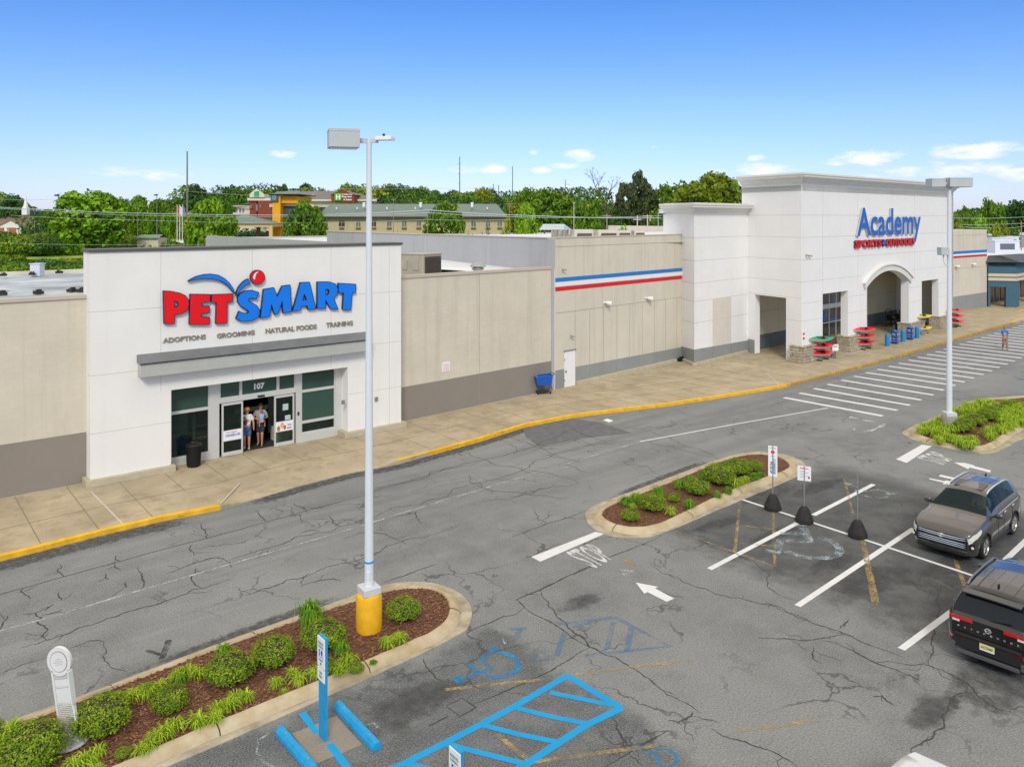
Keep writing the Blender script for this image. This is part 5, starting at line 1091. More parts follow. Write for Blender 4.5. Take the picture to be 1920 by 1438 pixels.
for i, (x, y, w) in enumerate(zz4([(735, 395, 120), (800, 375, 120), (940, 335, 120), (1080, 290, 120), (1150, 262, 110), (1240, 232, 120), (1320, 195, 110), (1390, 155, 90), (1600, 215, 70)])): plant('g', x, y, w, .75, 'green grass mound along the road side of the middle island, %s from the left' % ORD[i], 'grass mounds in the middle island')
def zz7(l): return [(*Z7(x, y), w / 4.) for x, y, w in l]
s3 = zz7([(1460, 460, 170), (1555, 415, 150), (1645, 375, 140), (1690, 350, 130), (1730, 330, 120), (1800, 305, 120), (1860, 290, 110), (1415, 405, 100), (1500, 365, 110), (1900, 345, 90), (1960, 320, 110), (2040, 290, 110)])
for i, (x, y, w) in enumerate(s3): plant('s', x, y, w, .85, 'round green shrub in the far island, %s from the tall lamp side' % ORD[i], 'round shrubs in the far island')
cells = []
for i in range(72):
    for _ in range(60):
        x, y = random.uniform(1120, 1925), random.uniform(285, 610)
        if inside(G(*Z7(x, y + 8), .15), J3) and all(math.hypot((x - a), (y - b_) * 2) > 33 for a, b_ in cells) and not (1420 < x < 1640 and 470 < y < 560) and not (1500 < x < 1760 and 400 < y < 520 and (y - 400) < (1900 - x) * .35): cells.append((x, y)); break
for i, (x, y) in enumerate(sorted(cells)): px_, py_ = Z7(x, y); plant('t', px_, py_, 27, 1.0, 'bright lime ground cover clump in the far island, %s from its left tip' % ORD[i], 'lime ground cover clumps in the far island')

# ================================================================== LAMPS AND SIGNS
def big_lamp(px, py, top_py, label, kind):
    x, y = G(px, py, .12); f = 1500 * (HC - .12) / (py - 408); H = HC - (top_py - 408) * f / 1500
    t = thing('street_lamp', label, 'lamp post', (x, y, .12), RC); H -= .12
    return t, f, H
t, f, H = big_lamp(692, 1180, 262, 'tall pale blue lamp post on a round yellow base in the front island', 0)
MB().lathe([(.30, 0), (.31, .06), (.31, .80), (.29, .86), (.22, .89)], n=28).build('yellow_base', yellow, t, smooth=True)
polegrey = M('pole_plate_grey', (.55, .57, .60), rough=.5, var=.04)
mb = MB(); mb.box(-.22, -.22, .88, .22, .22, 1.06); mb.build('base_cover', polegrey, t, bevel=.02).rotation_euler = (0, 0, .6)
mb = MB(); mb.cyl((0, 0, 1.06), (0, 0, H), .110, .060, 20); mb.box(-.04, -.125, 1.25, .04, -.09, 1.42); mb.build('pole', polewhite, t, smooth=True)
MB().cyl((0, 0, 1.62), (0, 0, 1.66), .118, .118, 20).build('blue_band', bluep, t)
q = f / 1500
def lampbox(t, x0, x1, z, h, d, mat, nm='lamp_head', rot=0.):
    mb = MB(); mb.box(x0, -d / 2, z, x1, d / 2, z + h); mb.box(x0 + .03, -d / 2 + .03, z - .015, x1 - .03, d / 2 - .03, z + .002, 1); mb.box(x0 - .008, -d / 2 - .008, z + h * .86, x1 + .008, d / 2 + .008, z + h * .88, 0)
    o = mb.build(nm, [mat, M('lens_grey', (.35, .38, .38), rough=.2)], t, bevel=.012); o.rotation_euler = (0, 0, rot); return o
lh = M('lamp_head_pale', (.47, .50, .50), rough=.45, var=.04); lampbox(t, -.96, -.25, H - .22, .44, .62, lh, rot=.30)
mb = MB(); mb.box(-.27, -.05, H - .09, -.05, .05, H + .03); mb.box(.05, -.05, H - .08, .22, .05, H + .02); mb.build('bracket', polegrey, t)
mb = MB(); mb.prism([(.2, -.12), (.62, -.14), (.62, .14), (.2, .12)], H - .03, H + .06); mb.cyl((.38, 0, H + .06), (.38, 0, H + .13), .035, .03, 10, 1); mb.build('led_head', [signwhite, black], t, bevel=.01).rotation_euler = (0, 0, -.25)
t, f, H = big_lamp(1780, 806, 350, 'tall pale lamp post on a grey concrete base in the far island', 1)
mb = MB(); mb.lathe([(.36, 0), (.37, .02), (.36, .62), (.34, .66)], n=16); mb.build('concrete_base', M('old_concrete', (.27, .25, .19), rough=.9, var=.25, vs=4), t, smooth=True)
MB().box(-.24, -.24, .66, .24, .24, .84).build('base_cover', polegrey, t, bevel=.02)
MB().cyl((0, 0, .84), (0, 0, H), .13, .085, 20).build('pole', polewhite, t, smooth=True)
q = f / 1500; lampbox(t, -38.5 * q, -13 * q, H - .02, 15.5 * q, .6, lh); lampbox(t, -5 * q, 37.5 * q, H - .02, 17 * q, .6, lh)
mb = MB(); mb.box(-13 * q, -.05, H + .08, -5 * q, .05, H + .2); mb.cyl((0, 0, H - .1), (0, 0, H + .1), .12, .12, 12); mb.build('bracket', polegrey, t)
zl = HC - (478 - 408) * q - .12; lampbox(t, -19 * q, -4 * q, zl, 14 * q, .4, lh)
mb = MB(); mb.tube([(-11 * q, 0, zl), (-11 * q, 0, zl - 8 * q), (-9 * q, 0, zl - 16 * q), (-3 * q, 0, zl - 21 * q), (0, 0, zl - 21 * q)], .03, 8); mb.build('conduit', polewhite, t, smooth=True)

# blue accessible parking posts
signgreen = M('sign_green_ink', (.05, .25, .16), rough=.5, var=0)
def access_sign(x, y, top, label, ctop=.0):
    """flat blue post; the plate faces down the rows of bays"""
    t = thing('parking_sign', label, 'sign', (x, y, 0), 0)
    mb = MB(); mb.box(-.03, -.13, 0, .03, .13, top); mb.build('post', bluep, t)
    def plate(z0, z1, nm):
        mb = MB(); mb.box(-.052, -.145, z0, -.032, .145, z1)
        return mb
    p = plate(top - .58, top - .02, 0); xx = -.0535; c = lambda a, b_: (xx, .145 - a * .29, b_)
    put_text(p, 'RESERVED\nPARKING', quadfn([c(.12, top - .22), c(.88, top - .22), c(.88, top - .10), c(.12, top - .10)]), .03, m=1, align='CENTER')
    p.quad(c(.24, top - .46), c(.76, top - .46), c(.76, top - .25), c(.24, top - .25), m=2)
    k = [(.47, .28), (.47, .36), (.60, .36), (.66, .43)]
    for a, b_ in zip(k[:-1], k[1:]): p.cyl((xx - .002, .145 - a[0] * .29, top - a[1]), (xx - .002, .145 - b_[0] * .29, top - b_[1]), .008, .008, 6, 3)
    p.ball((xx - .002, .145 - .47 * .29, top - .27), .014, 8, 3)
    for i in range(9): a0, a1 = 2.0 + i * .5, 2.5 + i * .5; p.cyl((xx - .002, .145 - (.47 - .13 * math.cos(a0)) * .29 * 1., top - .385 + .04 * math.sin(a0)), (xx - .002, .145 - (.47 - .13 * math.cos(a1)) * .29, top - .385 + .04 * math.sin(a1)), .007, .007, 5, 3)
    p.quad(c(.4, top - .54), c(.6, top - .54), c(.6, top - .49), c(.4, top - .49), m=1)
    p.build('sign_plate', [signwhite, signgreen, M('symbol_blue', (.01, .08, .42), rough=.4, var=0), signwhite], t)
    p = plate(top - .84, top - .61, 0); put_text(p, 'VAN\nONLY', quadfn([c(.25, top - .79), c(.75, top - .79), c(.75, top - .66), c(.25, top - .66)]), .03, m=1, align='CENTER'); p.build('small_plate', [signwhite, M('sign_ink', (.05, .05, .05), var=0)], t)
    return t
x, y = G(606, 1384); f = 1500 * HC / (1384 - 408); access_sign(x, y, HC - (1192 - 408) * f / 1500, 'tall blue parking post with a white wheelchair plate between the blue wheel stops')
fz = 12.4; x, y, _ = FD(857, fz, z=0); access_sign(x, y, HC - (1404 - 408) * fz / 1500 + .02, 'white reserved parking plate on a post cut by the bottom of the picture')
# wheel stops
def wheel_stop(pa, pb, label, w=.2, h=.14):
    a, b_ = G(*pa), G(*pb); L = math.dist(a, b_); ang = math.atan2(b_[1] - a[1], b_[0] - a[0])
    mb = MB(); pr = [(-w / 2, 0), (w / 2, 0), (w / 2 * .92, h * .5), (w / 2 * .5, h), (-w / 2 * .5, h), (-w / 2 * .92, h * .5)]; k = len(mb.v)
    mb.prism(pr, 0, L); mb.map(lambda x, y, z: (z, x, y + .005), k)
    for s in (.18, .82): mb.cyl((L * s, 0, h), (L * s, 0, h + .008), .018, .018, 8, 1)
    return tag(mb.build('wheel_stop', [bluep, steel], loc=(*a, 0), rz=ang, bevel=.012), label, 'wheel stop', 'blue wheel stops')
wheel_stop((525, 1374), (590, 1450), 'blue concrete wheel stop left of the blue sign post'); wheel_stop((633, 1326), (708, 1406), 'blue concrete wheel stop right of the blue sign post')
polyg([[Z2(*p) for p in q_] for q_ in ([(588, 1030), (640, 1010), (735, 1150), (700, 1172)], [(778, 1243), (830, 1225), (960, 1396), (890, 1396)])], bluew, name='bay_divider_paint', z=.0075)
mb = MB(); mb.prism([G(*Z2(*p)) for p in ((545, 1165), (850, 1040), (1030, 1240), (700, 1375))], .0, .0065); struct('concrete_pad', mb, M('pad_concrete', (.27, .245, .20), rough=.95, var=.2, vs=30, bump=.8, bs=60))

# curbside pick-up signs on black rubber cones
def cone_sign(px, py, top_py, label, plate=None):
    x, y = G(px, py); f = 1500 * HC / (py - 408); top = HC - (top_py - 408) * f / 1500
    t = thing('base_sign' if plate else 'bare_post', label, 'sign' if plate else 'post', (x, y, 0), R(0)); 
    MB().lathe([(.28, 0), (.295, .03), (.29, .13), (.265, .19), (.16, .44), (.11, .50), (.08, .53)], n=10).build('rubber_base', M('cone_rubber', (.022, .02, .018), rough=.75, var=.25, vs=6), t)
    MB().cyl((0, 0, .5), (0, 0, top), .022, .022, 8).build('post', steel, t)
    return t, top, f
pl_m = [signwhite, M('ink_navy', (.012, .07, .24), rough=.5, var=0), red_s, M('ink_grey', (.35, .36, .4), rough=.5, var=0), black]
t, top, f = cone_sign(1449, 955, 836, 'tall white curbside pickup sign on a black cone beside the middle island')
mb = MB(); a = R(-75); zb = HC - (893 - 408) * f / 1500; w = .30; mb.box(-w / 2, -.012, zb, w / 2, .012, top)
fn = lambda s0, s1, za, zb_: [(-w / 2 + w * s0, -.0135, za), (-w / 2 + w * s1, -.0135, za), (-w / 2 + w * s1, -.0135, zb_), (-w / 2 + w * s0, -.0135, zb_)]
hh = top - zb; bl = lambda s0, s1, u0, u1: [(-w / 2 + w * s1, -.0135, top - hh * u0), (-w / 2 + w * s1, -.0135, top - hh * u1), (-w / 2 + w * s0, -.0135, top - hh * u1), (-w / 2 + w * s0, -.0135, top - hh * u0)]
rd = lambda s0, s1, u0, u1: [(-w / 2 + w * s0, -.0135, top - hh * u1), (-w / 2 + w * s1, -.0135, top - hh * u1), (-w / 2 + w * s1, -.0135, top - hh * u0), (-w / 2 + w * s0, -.0135, top - hh * u0)]
# words run down the plate: (s,t) -> baseline on the left edge of the strip, reading downwards
def down(s0, s1, u0, u1): return quadfn([(-w / 2 + w * s0, -.0135, top - hh * u0), (-w / 2 + w * s0, -.0135, top - hh * u1), (-w / 2 + w * s1, -.0135, top - hh * u1), (-w / 2 + w * s1, -.0135, top - hh * u0)])
put_text(mb, 'CURBSIDE', down(.52, .80, .42, .92), .03, m=1); put_text(mb, 'PICKUP', down(.18, .44, .52, .90), .03, m=1)
mb.cyl((0, -.014, top - hh * .2), (0, -.016, top - hh * .2), .065, .065, 16, 2); mb.box(-.01, -.015, top - hh * .36, .012, -.0135, top - hh * .27, 1); mb.box(-.06, -.015, top - hh * .33, .06, -.0135, top - hh * .345, 1); put_text(mb, 'PetSmart', quadfn(rd(.2, .85, .045, .085)), .03, m=2)
mb.build('sign_plate', pl_m, t).rotation_euler = (0, 0, R(-39 - 20))
t, top, f = cone_sign(1508, 979, 874, 'small white notice sign on a black cone, between the pickup sign and the bare post')
mb = MB(); w = .42; zb = HC - (900 - 408) * f / 1500 - .02; mb.box(-w / 2, -.012, zb, w / 2, .012, top); 
put_text(mb, 'PetSmart', quadfn([(-w * .32, -.0135, top - .09), (w * .3, -.0135, top - .09), (w * .3, -.0135, top - .04), (-w * .32, -.0135, top - .04)]), .04, m=2)
for i in range(5): mb.box(-w * .34, -.0145, top - .16 - i * .055, w * (.1 + .2 * (i % 2)), -.0135, top - .145 - i * .055, 3)
mb.box(w * .28, -.0145, zb + .08, w * .4, -.0135, zb + .16, 2)
mb.build('sign_plate', pl_m, t).rotation_euler = (0, 0, R(-62))
cone_sign(1608, 1006, 880, 'bare grey post in a black cone without any plate, farthest right of the three')

# white oval island sign
x, y = G(133, 1391, .12); f = 1500 * 9.88 / (1391 - 408); t = thing('oval_sign', 'white slim mesh pylon with a round plate on top standing in the front island', 'sign', (x, y, .115), RC - .12); t.rotation_euler = (0, R(-8.5), RC - .12)
wm = M('sign_frame_white', (.70, .70, .68), rough=.45, var=.04); top = HC - (1212 - 408) * f / 1500 - .12
MB().lathe([(.34, 0), (.34, .02), (.31, .035)], n=28).build('foot_plate', M('foot_grey', (.55, .57, .60), rough=.5), t)
zt_ = top - .42; mb = MB()
for s in (-1, 1): mb.box(s * .17 - .02, -.03, .03, s * .17 + .02, .03, zt_)
z = .06; i = 0
while z < zt_ - .05: mb.box(-.15, -.006, z, .15, .006, z + .008); z += .035
for i in range(10): mb.box(-.14 + i * .031, -.005, .05, -.134 + i * .031, .005, zt_)
mb.box(-.15, -.008, .03, .15, .008, .10); mb.box(-.15, -.008, zt_ - .32, .15, .008, zt_ - .20); mb.box(-.15, -.008, .75, .15, .008, 1.02); mb.build('mesh_column', wm, t)
for xa, ya, z0_, z1_ in ((-.215, .02, .62, 1.22), (.195, -.10, .75, 1.35)): MB().box(xa, ya, z0_, xa + .02, ya + .12, z1_).build('side_fin', wm, t)
def disc(r, y0, y1, m, sx=1.): k = len(mb.v); mb.prism([(r * math.cos(i * math.pi / 18), r * math.sin(i * math.pi / 18) * 1.12) for i in range(36)], y0, y1, m); mb.map(lambda a, b_, c: (a, c, b_ + top - .26), k)
mb = MB(); disc(.24, -.03, .03, 0); disc(.175, -.036, -.03, 1); disc(.166, -.039, -.036, 0)
put_text(mb, 'OWNED BY\nPROPERTY\nMANAGEMENT', quadfn([(-.11, -.041, top - .31), (.11, -.041, top - .31), (.11, -.041, top - .2), (-.11, -.041, top - .2)]), .0, m=2, align='CENTER') if False else None
for i, w_ in enumerate((.05, .08, .1, .07)): mb.box(-w_, -.0415, top - .21 - i * .035, w_, -.039, top - .202 - i * .035, 2)
mb.build('round_plate', [wm, M('ring_grey', (.15, .16, .17), rough=.4), M('ink_grey', (.35, .36, .4))], t)

# ================================================================== THINGS ON THE PAVEMENT
def trash_can(loc, label, r=.28, h=.92, mat=black, lid=True):
    t = thing('litter_bin', label, 'bin', loc); mb = MB(); mb.lathe([(r * .82, 0), (r * .86, .04), (r * .95, h * .9), (r, h * .92)], n=24)
    for i in range(24): a = i * math.pi / 12; mb.box(0, 0, 0, 0, 0, 0) if False else mb.cyl((r * .88 * math.cos(a), r * .88 * math.sin(a), .05), (r * 1.0 * math.cos(a), r * 1.0 * math.sin(a), h * .9), .014, .014, 4)
    mb.build('slatted_body', mat, t)
    if lid: MB().lathe([(r * 1.1, h * .9), (r * 1.12, h * .93), (r * 1.0, h * .98), (r * .55, h * 1.04), (r * .5, h * 1.09), (r * .2, h * 1.13)], n=24).build('lid', mat, t, smooth=True)
    else: MB().lathe([(r * 1.05, h * .9), (r * 1.08, h * .95), (r * .9, h * .97)], n=24).build('rim', mat, t)
    return t
x, y = G(363, 874, .15); trash_can((x, y, .15), 'black slatted litter bin with a domed lid left of the pet shop doors')
x, y = G(*(1440 + 992 / 4, 500 + 503 / 4), .15); trash_can((x, y, .15), 'dark green round waste barrel in front of the arched porch', .42, 1.2, M('barrel_green', (.03, .055, .05), rough=.6), False)
trol_blue = M('trolley_blue', (.01, .10, .42), rough=.4, var=.08)
def trolley(loc, rz, label, mat=trol_blue):
    t = thing('shopping_trolley', label, 'shopping trolley', loc, rz)
    mb = MB(); b_ = [(-.42, -.20, .52), (.36, -.24, .45), (.36, .24, .45), (-.42, .20, .52)]; tp = [(-.50, -.25, .92), (.42, -.29, 1.0), (.42, .29, 1.0), (-.50, .25, .92)]
    mb.quad(*b_)
    for i in range(4):
        j = (i + 1) % 4; mb.quad(b_[i], b_[j], tp[j], tp[i])
        for k in range(1, 4): s = k / 4; p = [Vector(b_[q_]).lerp(Vector(tp[q_]), s) for q_ in (i, j)]; mb.cyl(p[0], p[1], .012, .012, 4)
        mb.cyl(tp[i], tp[j], .02, .02, 5)
    o = mb.build('basket', mat, t); so_ = o.modifiers.new('s', 'SOLIDIFY'); so_.thickness = .01
    mb = MB(); mb.tube([(.42, -.27, 1.0), (.52, -.27, 1.06), (.52, .27, 1.06), (.42, .27, 1.0)], .018, 6); mb.build('handle', M('trolley_handle', (.03, .03, .035), rough=.5), t)
    mb = MB()
    for s in (-1, 1): mb.tube([(.36, s * .24, .45), (.40, s * .25, .25), (.30, s * .25, .12), (-.40, s * .2, .12)], .016, 5); mb.tube([(-.1, s * .22, .5), (.05, s * .23, .13)], .014, 5)
    mb.cyl((-.4, -.2, .12), (-.4, .2, .12), .014, .014, 5); mb.cyl((.3, -.25, .12), (.3, .25, .12), .014, .014, 5); mb.box(-.38, -.18, .13, .25, .18, .15); mb.build('chassis', M('trolley_frame', (.06, .065, .07), rough=.4, metal=.4), t)
    for a in (-.38, .3):
        for s in (-1, 1): MB().cyl((a, s * .21 - .015, .055), (a, s * .21 + .015, .055), .055, .055, 12).build('wheel', rubber, t)
    return t
x, y = G(1017, 737, .15); tr0 = trolley((x, y - .12, .15), RC + .25, 'blue plastic shopping trolley parked against the taupe wall base'); tr0.scale = (1.05,) * 3
tr1 = dup(tr0, (9.9, VS + .55, .16), .4, 'dark blue shopping trolley behind the left window of the pet shop'); tr1.scale = (.85,) * 3
mb = MB(); mb.box(-.35, -.14, 0, .35, .14, .22); mb.box(-.2, -.1, .22, .3, .1, .30); x, y = G(1278, 677, .15); tag(mb.build('black_bundle', black, loc=(x, y, .15), rz=.1, bevel=.05), 'low black bundle lying in the corner against the grey wall base', 'bundle')
x, y = G(1042.5, 727, .15); mb = MB(); mb.box(-.09, -.09, 0, .09, .09, .3); tag(mb.build('concrete_stub', plinth_m, loc=(x + .3, y, .15), bevel=.02), 'short concrete stub at the foot of the wall left of the white door', 'kerb block')
# bollards and vending boxes
bolm = M('bollard_blue', (.012, .22, .50), rough=.5, var=.06)
def P8(x, y): return G(1440 + x / 4, 500 + y / 4, .15)
for (p, l) in (((895, 594), 'nearest blue round topped bollard, left of the first blue box'), ((1012, 563), 'middle blue bollard between the two blue boxes'), ((1118, 536), 'farthest blue bollard, right of the second blue box')):
    x, y = P8(*p); t = thing('bollard', l, 'bollard', (x, y, .15), 0, 'blue bollards outside the arched porch'); MB().lathe([(.17, 0), (.17, .80), (.155, .87), (.11, .93), (.04, .955)], n=20).build('bollard_sleeve', bolm, t, smooth=True)
for (p, l, k) in (((953, 578), 'royal blue newspaper box with a peaked top and white print, nearer one', 0), ((1067, 547), 'royal blue newspaper box with white print, farther one', 1)):
    x, y = P8(*p); t = thing('news_box', l, 'news box', (x, y, .15), R(3), 'blue news boxes'); w = .21
    mb = MB(); mb.box(-w, -.2, .05, w, .2, .92); mb.box(-w * .8, -.16, 0, w * .8, .16, .05); mb.prism([(-w - .02, -.22), (w + .02, -.22), (w + .02, .22), (-w - .02, .22)], .92, .95); mb.build('box_body', M('box_blue', (.01, .07, .36), rough=.35, var=.08), t, bevel=.01)
    mb = MB(); mb.lathe([(w * 1.25, .95), (w * .7, 1.04), (w * .25, 1.10)], n=4); mb.build('box_top', M('box_top_blue', (.01, .14, .48), rough=.4), t)
    mb = MB(); mb.box(-w * .8, -.212, .50, w * .8, -.20, .84); mb.box(-w - .012, -.15, .5, -w, .15, .84)
    mb.build('display_window', M('box_window', (.03, .10, .22), rough=.1), t)
    mb = MB()
    for q_, (a, b_) in enumerate(((.76, .8), (.66, .68), (.40, .43), (.22, .24))): mb.box(-w * .6, -.216, a, w * .6, -.213, b_); mb.box(-w - .017, -.12, a, -w - .013, .12, b_)
    mb.build('white_print', signwhite, t)
# kayak racks
def rack(loc, label, rz=R(3), h=1.78):
    t = thing('kayak_rack', label, 'rack', loc, rz); mb = MB(); r = .025
    mb.tube([(0, 0, .05), (0, 0, h), (.95, 0, h), (.95, 0, .05)], r, 6); mb.build('frame', black, t); mb = MB()
    for x in (0, .95): mb.tube([(x, .25, .05), (x, -.75, .05)], .035, 6); mb.ball((x, -.75, .05), .05, 8); mb.ball((x, .25, .05), .05, 8)
    mb.build('foot', black, t); mb = MB()
    for z in (.32, .82, 1.32):
        for x in (.06, .89): mb.tube([(x, 0, z + .1), (x, -.28, z - .06), (x, -.62, z + .14)], .018, 5)
    mb.build('cradle', black, t); return t
def kayak(loc, rz, colr, label, L=2.35, w=.72, g='kayaks stacked on the racks'):
    t = thing('kayak', label, 'kayak', loc, rz, g); n = 18
    hull, deck = MB(), MB()
    hm = M('kayak_hull_white', (.72, .70, .66), rough=.4, var=.03)
    def sec(i): s = -1 + 2 * i / n; hw = w / 2 * (1 - abs(s) ** 2.0) + .012; up = 0.; return s * L / 2, hw, up
    for i in range(n + 1):
        x, hw, up = sec(i)
        for a in range(7): q_ = math.pi * a / 6; hull.v.append((x, -hw * math.cos(q_), .15 + up - (.13 * math.sin(q_)) * (hw / (w / 2)) ** .5))
        for a in range(7): q_ = -1 + 2 * a / 6; deck.v.append((x, hw * 1.04 * q_, .155 + up + .05 * (1 - q_ * q_) * (hw / (w / 2)) - (.07 if abs(q_) < .6 and -.2 < x < .35 else 0)))
    for mb_ in (hull, deck):
        for i in range(n):
            for a in range(6): mb_.f.append((i * 7 + a, (i + 1) * 7 + a, (i + 1) * 7 + a + 1, i * 7 + a + 1)); mb_.m.append(0)
    hull.build('hull', hm, t, smooth=True); deck.build('deck', colr, t, smooth=True)
    mb = MB(); mb.box(-.12, -.18, .12, .18, .18, .17); mb.quad((.16, -.15, .15), (.16, .15, .15), (.22, .12, .22), (.22, -.12, .22)); mb.box(-.4, -.12, .18, -.3, .12, .22); mb.build('seat', black, t)
    t.rotation_euler = (.22, 0, rz); t.scale = (1, 1, 1.5); return t
kr = M('kayak_red', (.70, .012, .025), rough=.35, var=.08); kg = M('kayak_green', (.02, .30, .13), rough=.35, var=.08); ky = M('kayak_yellow', (.70, .55, .03), rough=.35, var=.1)
RK = [((325, 700), [(kr, 'bottom red kayak on the rack nearest the stone corner'), (kr, 'middle red kayak on the rack nearest the stone corner'), (kg, 'green kayak on top of the rack nearest the stone corner')], 'black kayak rack nearest the stone corner pedestal'),
      ((652, 618), [(kr, 'bottom red kayak on the second rack'), (kr, 'middle red kayak on the second rack'), (kr, 'top red kayak on the second rack')], 'black kayak rack left of the arched porch'),
      ((1098, 502), [(ky, 'bottom yellow kayak on the rack right of the arch'), None, (ky, 'top yellow kayak on the rack right of the arch')], 'black kayak rack right of the blue news boxes'),
      ((1348, 452), [(kr, 'bottom red kayak on the farthest rack'), (kr, 'middle red kayak on the farthest rack'), (kr, 'top red kayak on the farthest rack')], 'black kayak rack behind the tall lamp post')]
for (p, ks, l) in RK:
    x, y = P8(*p); rack((x, y, .15), l)
    for i, kk in enumerate(ks):
        if kk: kayak((x + .62, y - .38, .15 + .28 + .5 * i), R(-14), kk[0], kk[1])
x, y = P8(505, 690)
mb = MB(); mb.box(-.22, -.01, .55, .22, .01, 1.0); mb.cyl((0, .02, 0), (0, .02, .6), .02, .02, 6, 1); mb.box(-.15, -.013, .8, .15, -.011, .9, 2); tag(mb.build('price_sign', [signwhite, black, M('ink_grey', (.35, .36, .4))], loc=(x, y, .15), rz=R(-35)), 'white price card standing by the end of the first kayak rack', 'sign')
for (p, l) in (((488, 682), 'grey bucket at the end of the first kayak rack'), ((1155, 512), 'grey folded seat pack below the yellow kayaks')):
    x, y = P8(*p); mb = MB(); mb.lathe([(.14, 0), (.17, .3), (.12, .34)], n=12); tag(mb.build('bucket', M('bucket_grey', (.2, .25, .28), rough=.5, var=.2), loc=(x, y, .15)), l, 'bucket')
x, y = P8(1395, 452); mb = MB(); mb.box(-.06, -.06, 0, .06, .06, 1.8); x2, y2 = P8(1398, 440); tag(mb.build('yellow_post', yellow, loc=(x2, y2 + .8, .15), bevel=.02), 'yellow square post behind the farthest kayak rack', 'post')
# merchandise racks and grills under the arch
for i, (p, l) in enumerate((((900, 450), 'long black wheeled smoker grill under the arch'), ((960, 440), 'black barbecue grill beside the arch pier'), ((1010, 432), 'black barbecue grill at the right side of the arch'))):
    x, y = P8(*p); t = thing('barbecue_grill', l, 'barbecue', (x, y, .15), R(3)); mb = MB()
    mb.box(0, -.3, .55, 1.15, .25, .62); 
    for a in (.05, 1.1):
        for b_ in (-.28, .22): mb.cyl((a, b_, 0), (a, b_, .6 if i else (1.5 if b_ > 0 else .6)), .03, .03, 6)
    if not i: mb.cyl((.05, .22, 1.5), (1.1, .22, 1.5), .03, .03, 6)
    mb.box(.02, -.26, .2, 1.1, .2, .24); mb.build('stand', black, t); k = MB(); k.cyl((.2, 0, .82), (.95, 0, .82), .24, .24, 14); k.cyl((.8, 0, 1.0), (.8, 0, 1.35), .04, .04, 8); k.box(.3, -.3, .8, .85, -.26, .84, 1); k.build('fire_barrel', [black, steel], t)
    for s in (.2, .95): MB().cyl((s, -.32, .12), (s, -.28, .12), .12, .12, 12).build('wheel', rubber, t)
# ================================================================== VEHICLES
def interp(tab, x):
    if x <= tab[0][0]: return tab[0][1]
    for (a, p), (b_, q) in zip(tab[:-1], tab[1:]):
        if x <= b_: s = (x - a) / (b_ - a); return p + (q - p) * s
    return tab[-1][1]
def smooth_interp(tab, x):
    if x <= tab[0][0]: return tab[0][1]
    if x >= tab[-1][0]: return tab[-1][1]
    return (interp(tab, x - .03) + interp(tab, x) + interp(tab, x + .03)) / 3
chrome = M('chrome', (.85, .84, .81), rough=.30, metal=.8, var=0); lampglass = M('lamp_glass', (.65, .66, .60), rough=.08, var=.25, vs=25, spec=.8)
tail_red = M('tail_lamp_red', (.55, .008, .012), rough=.12, var=.1, vs=20, spec=.8); car_trim = M('car_black_trim', (.014, .014, .015), rough=.45, var=0); well = M('wheel_well', (.006, .006, .006), rough=1, var=0)
rimm = M('alloy_rim', (.50, .49, .46), rough=.25, metal=.9, var=.05); carglass = glassmat('car_glass', (.008, .022, .026), .42, .03, .35); darkcarglass = M('dark_car_glass', (.006, .012, .018), rough=.05, var=0, spec=.3)
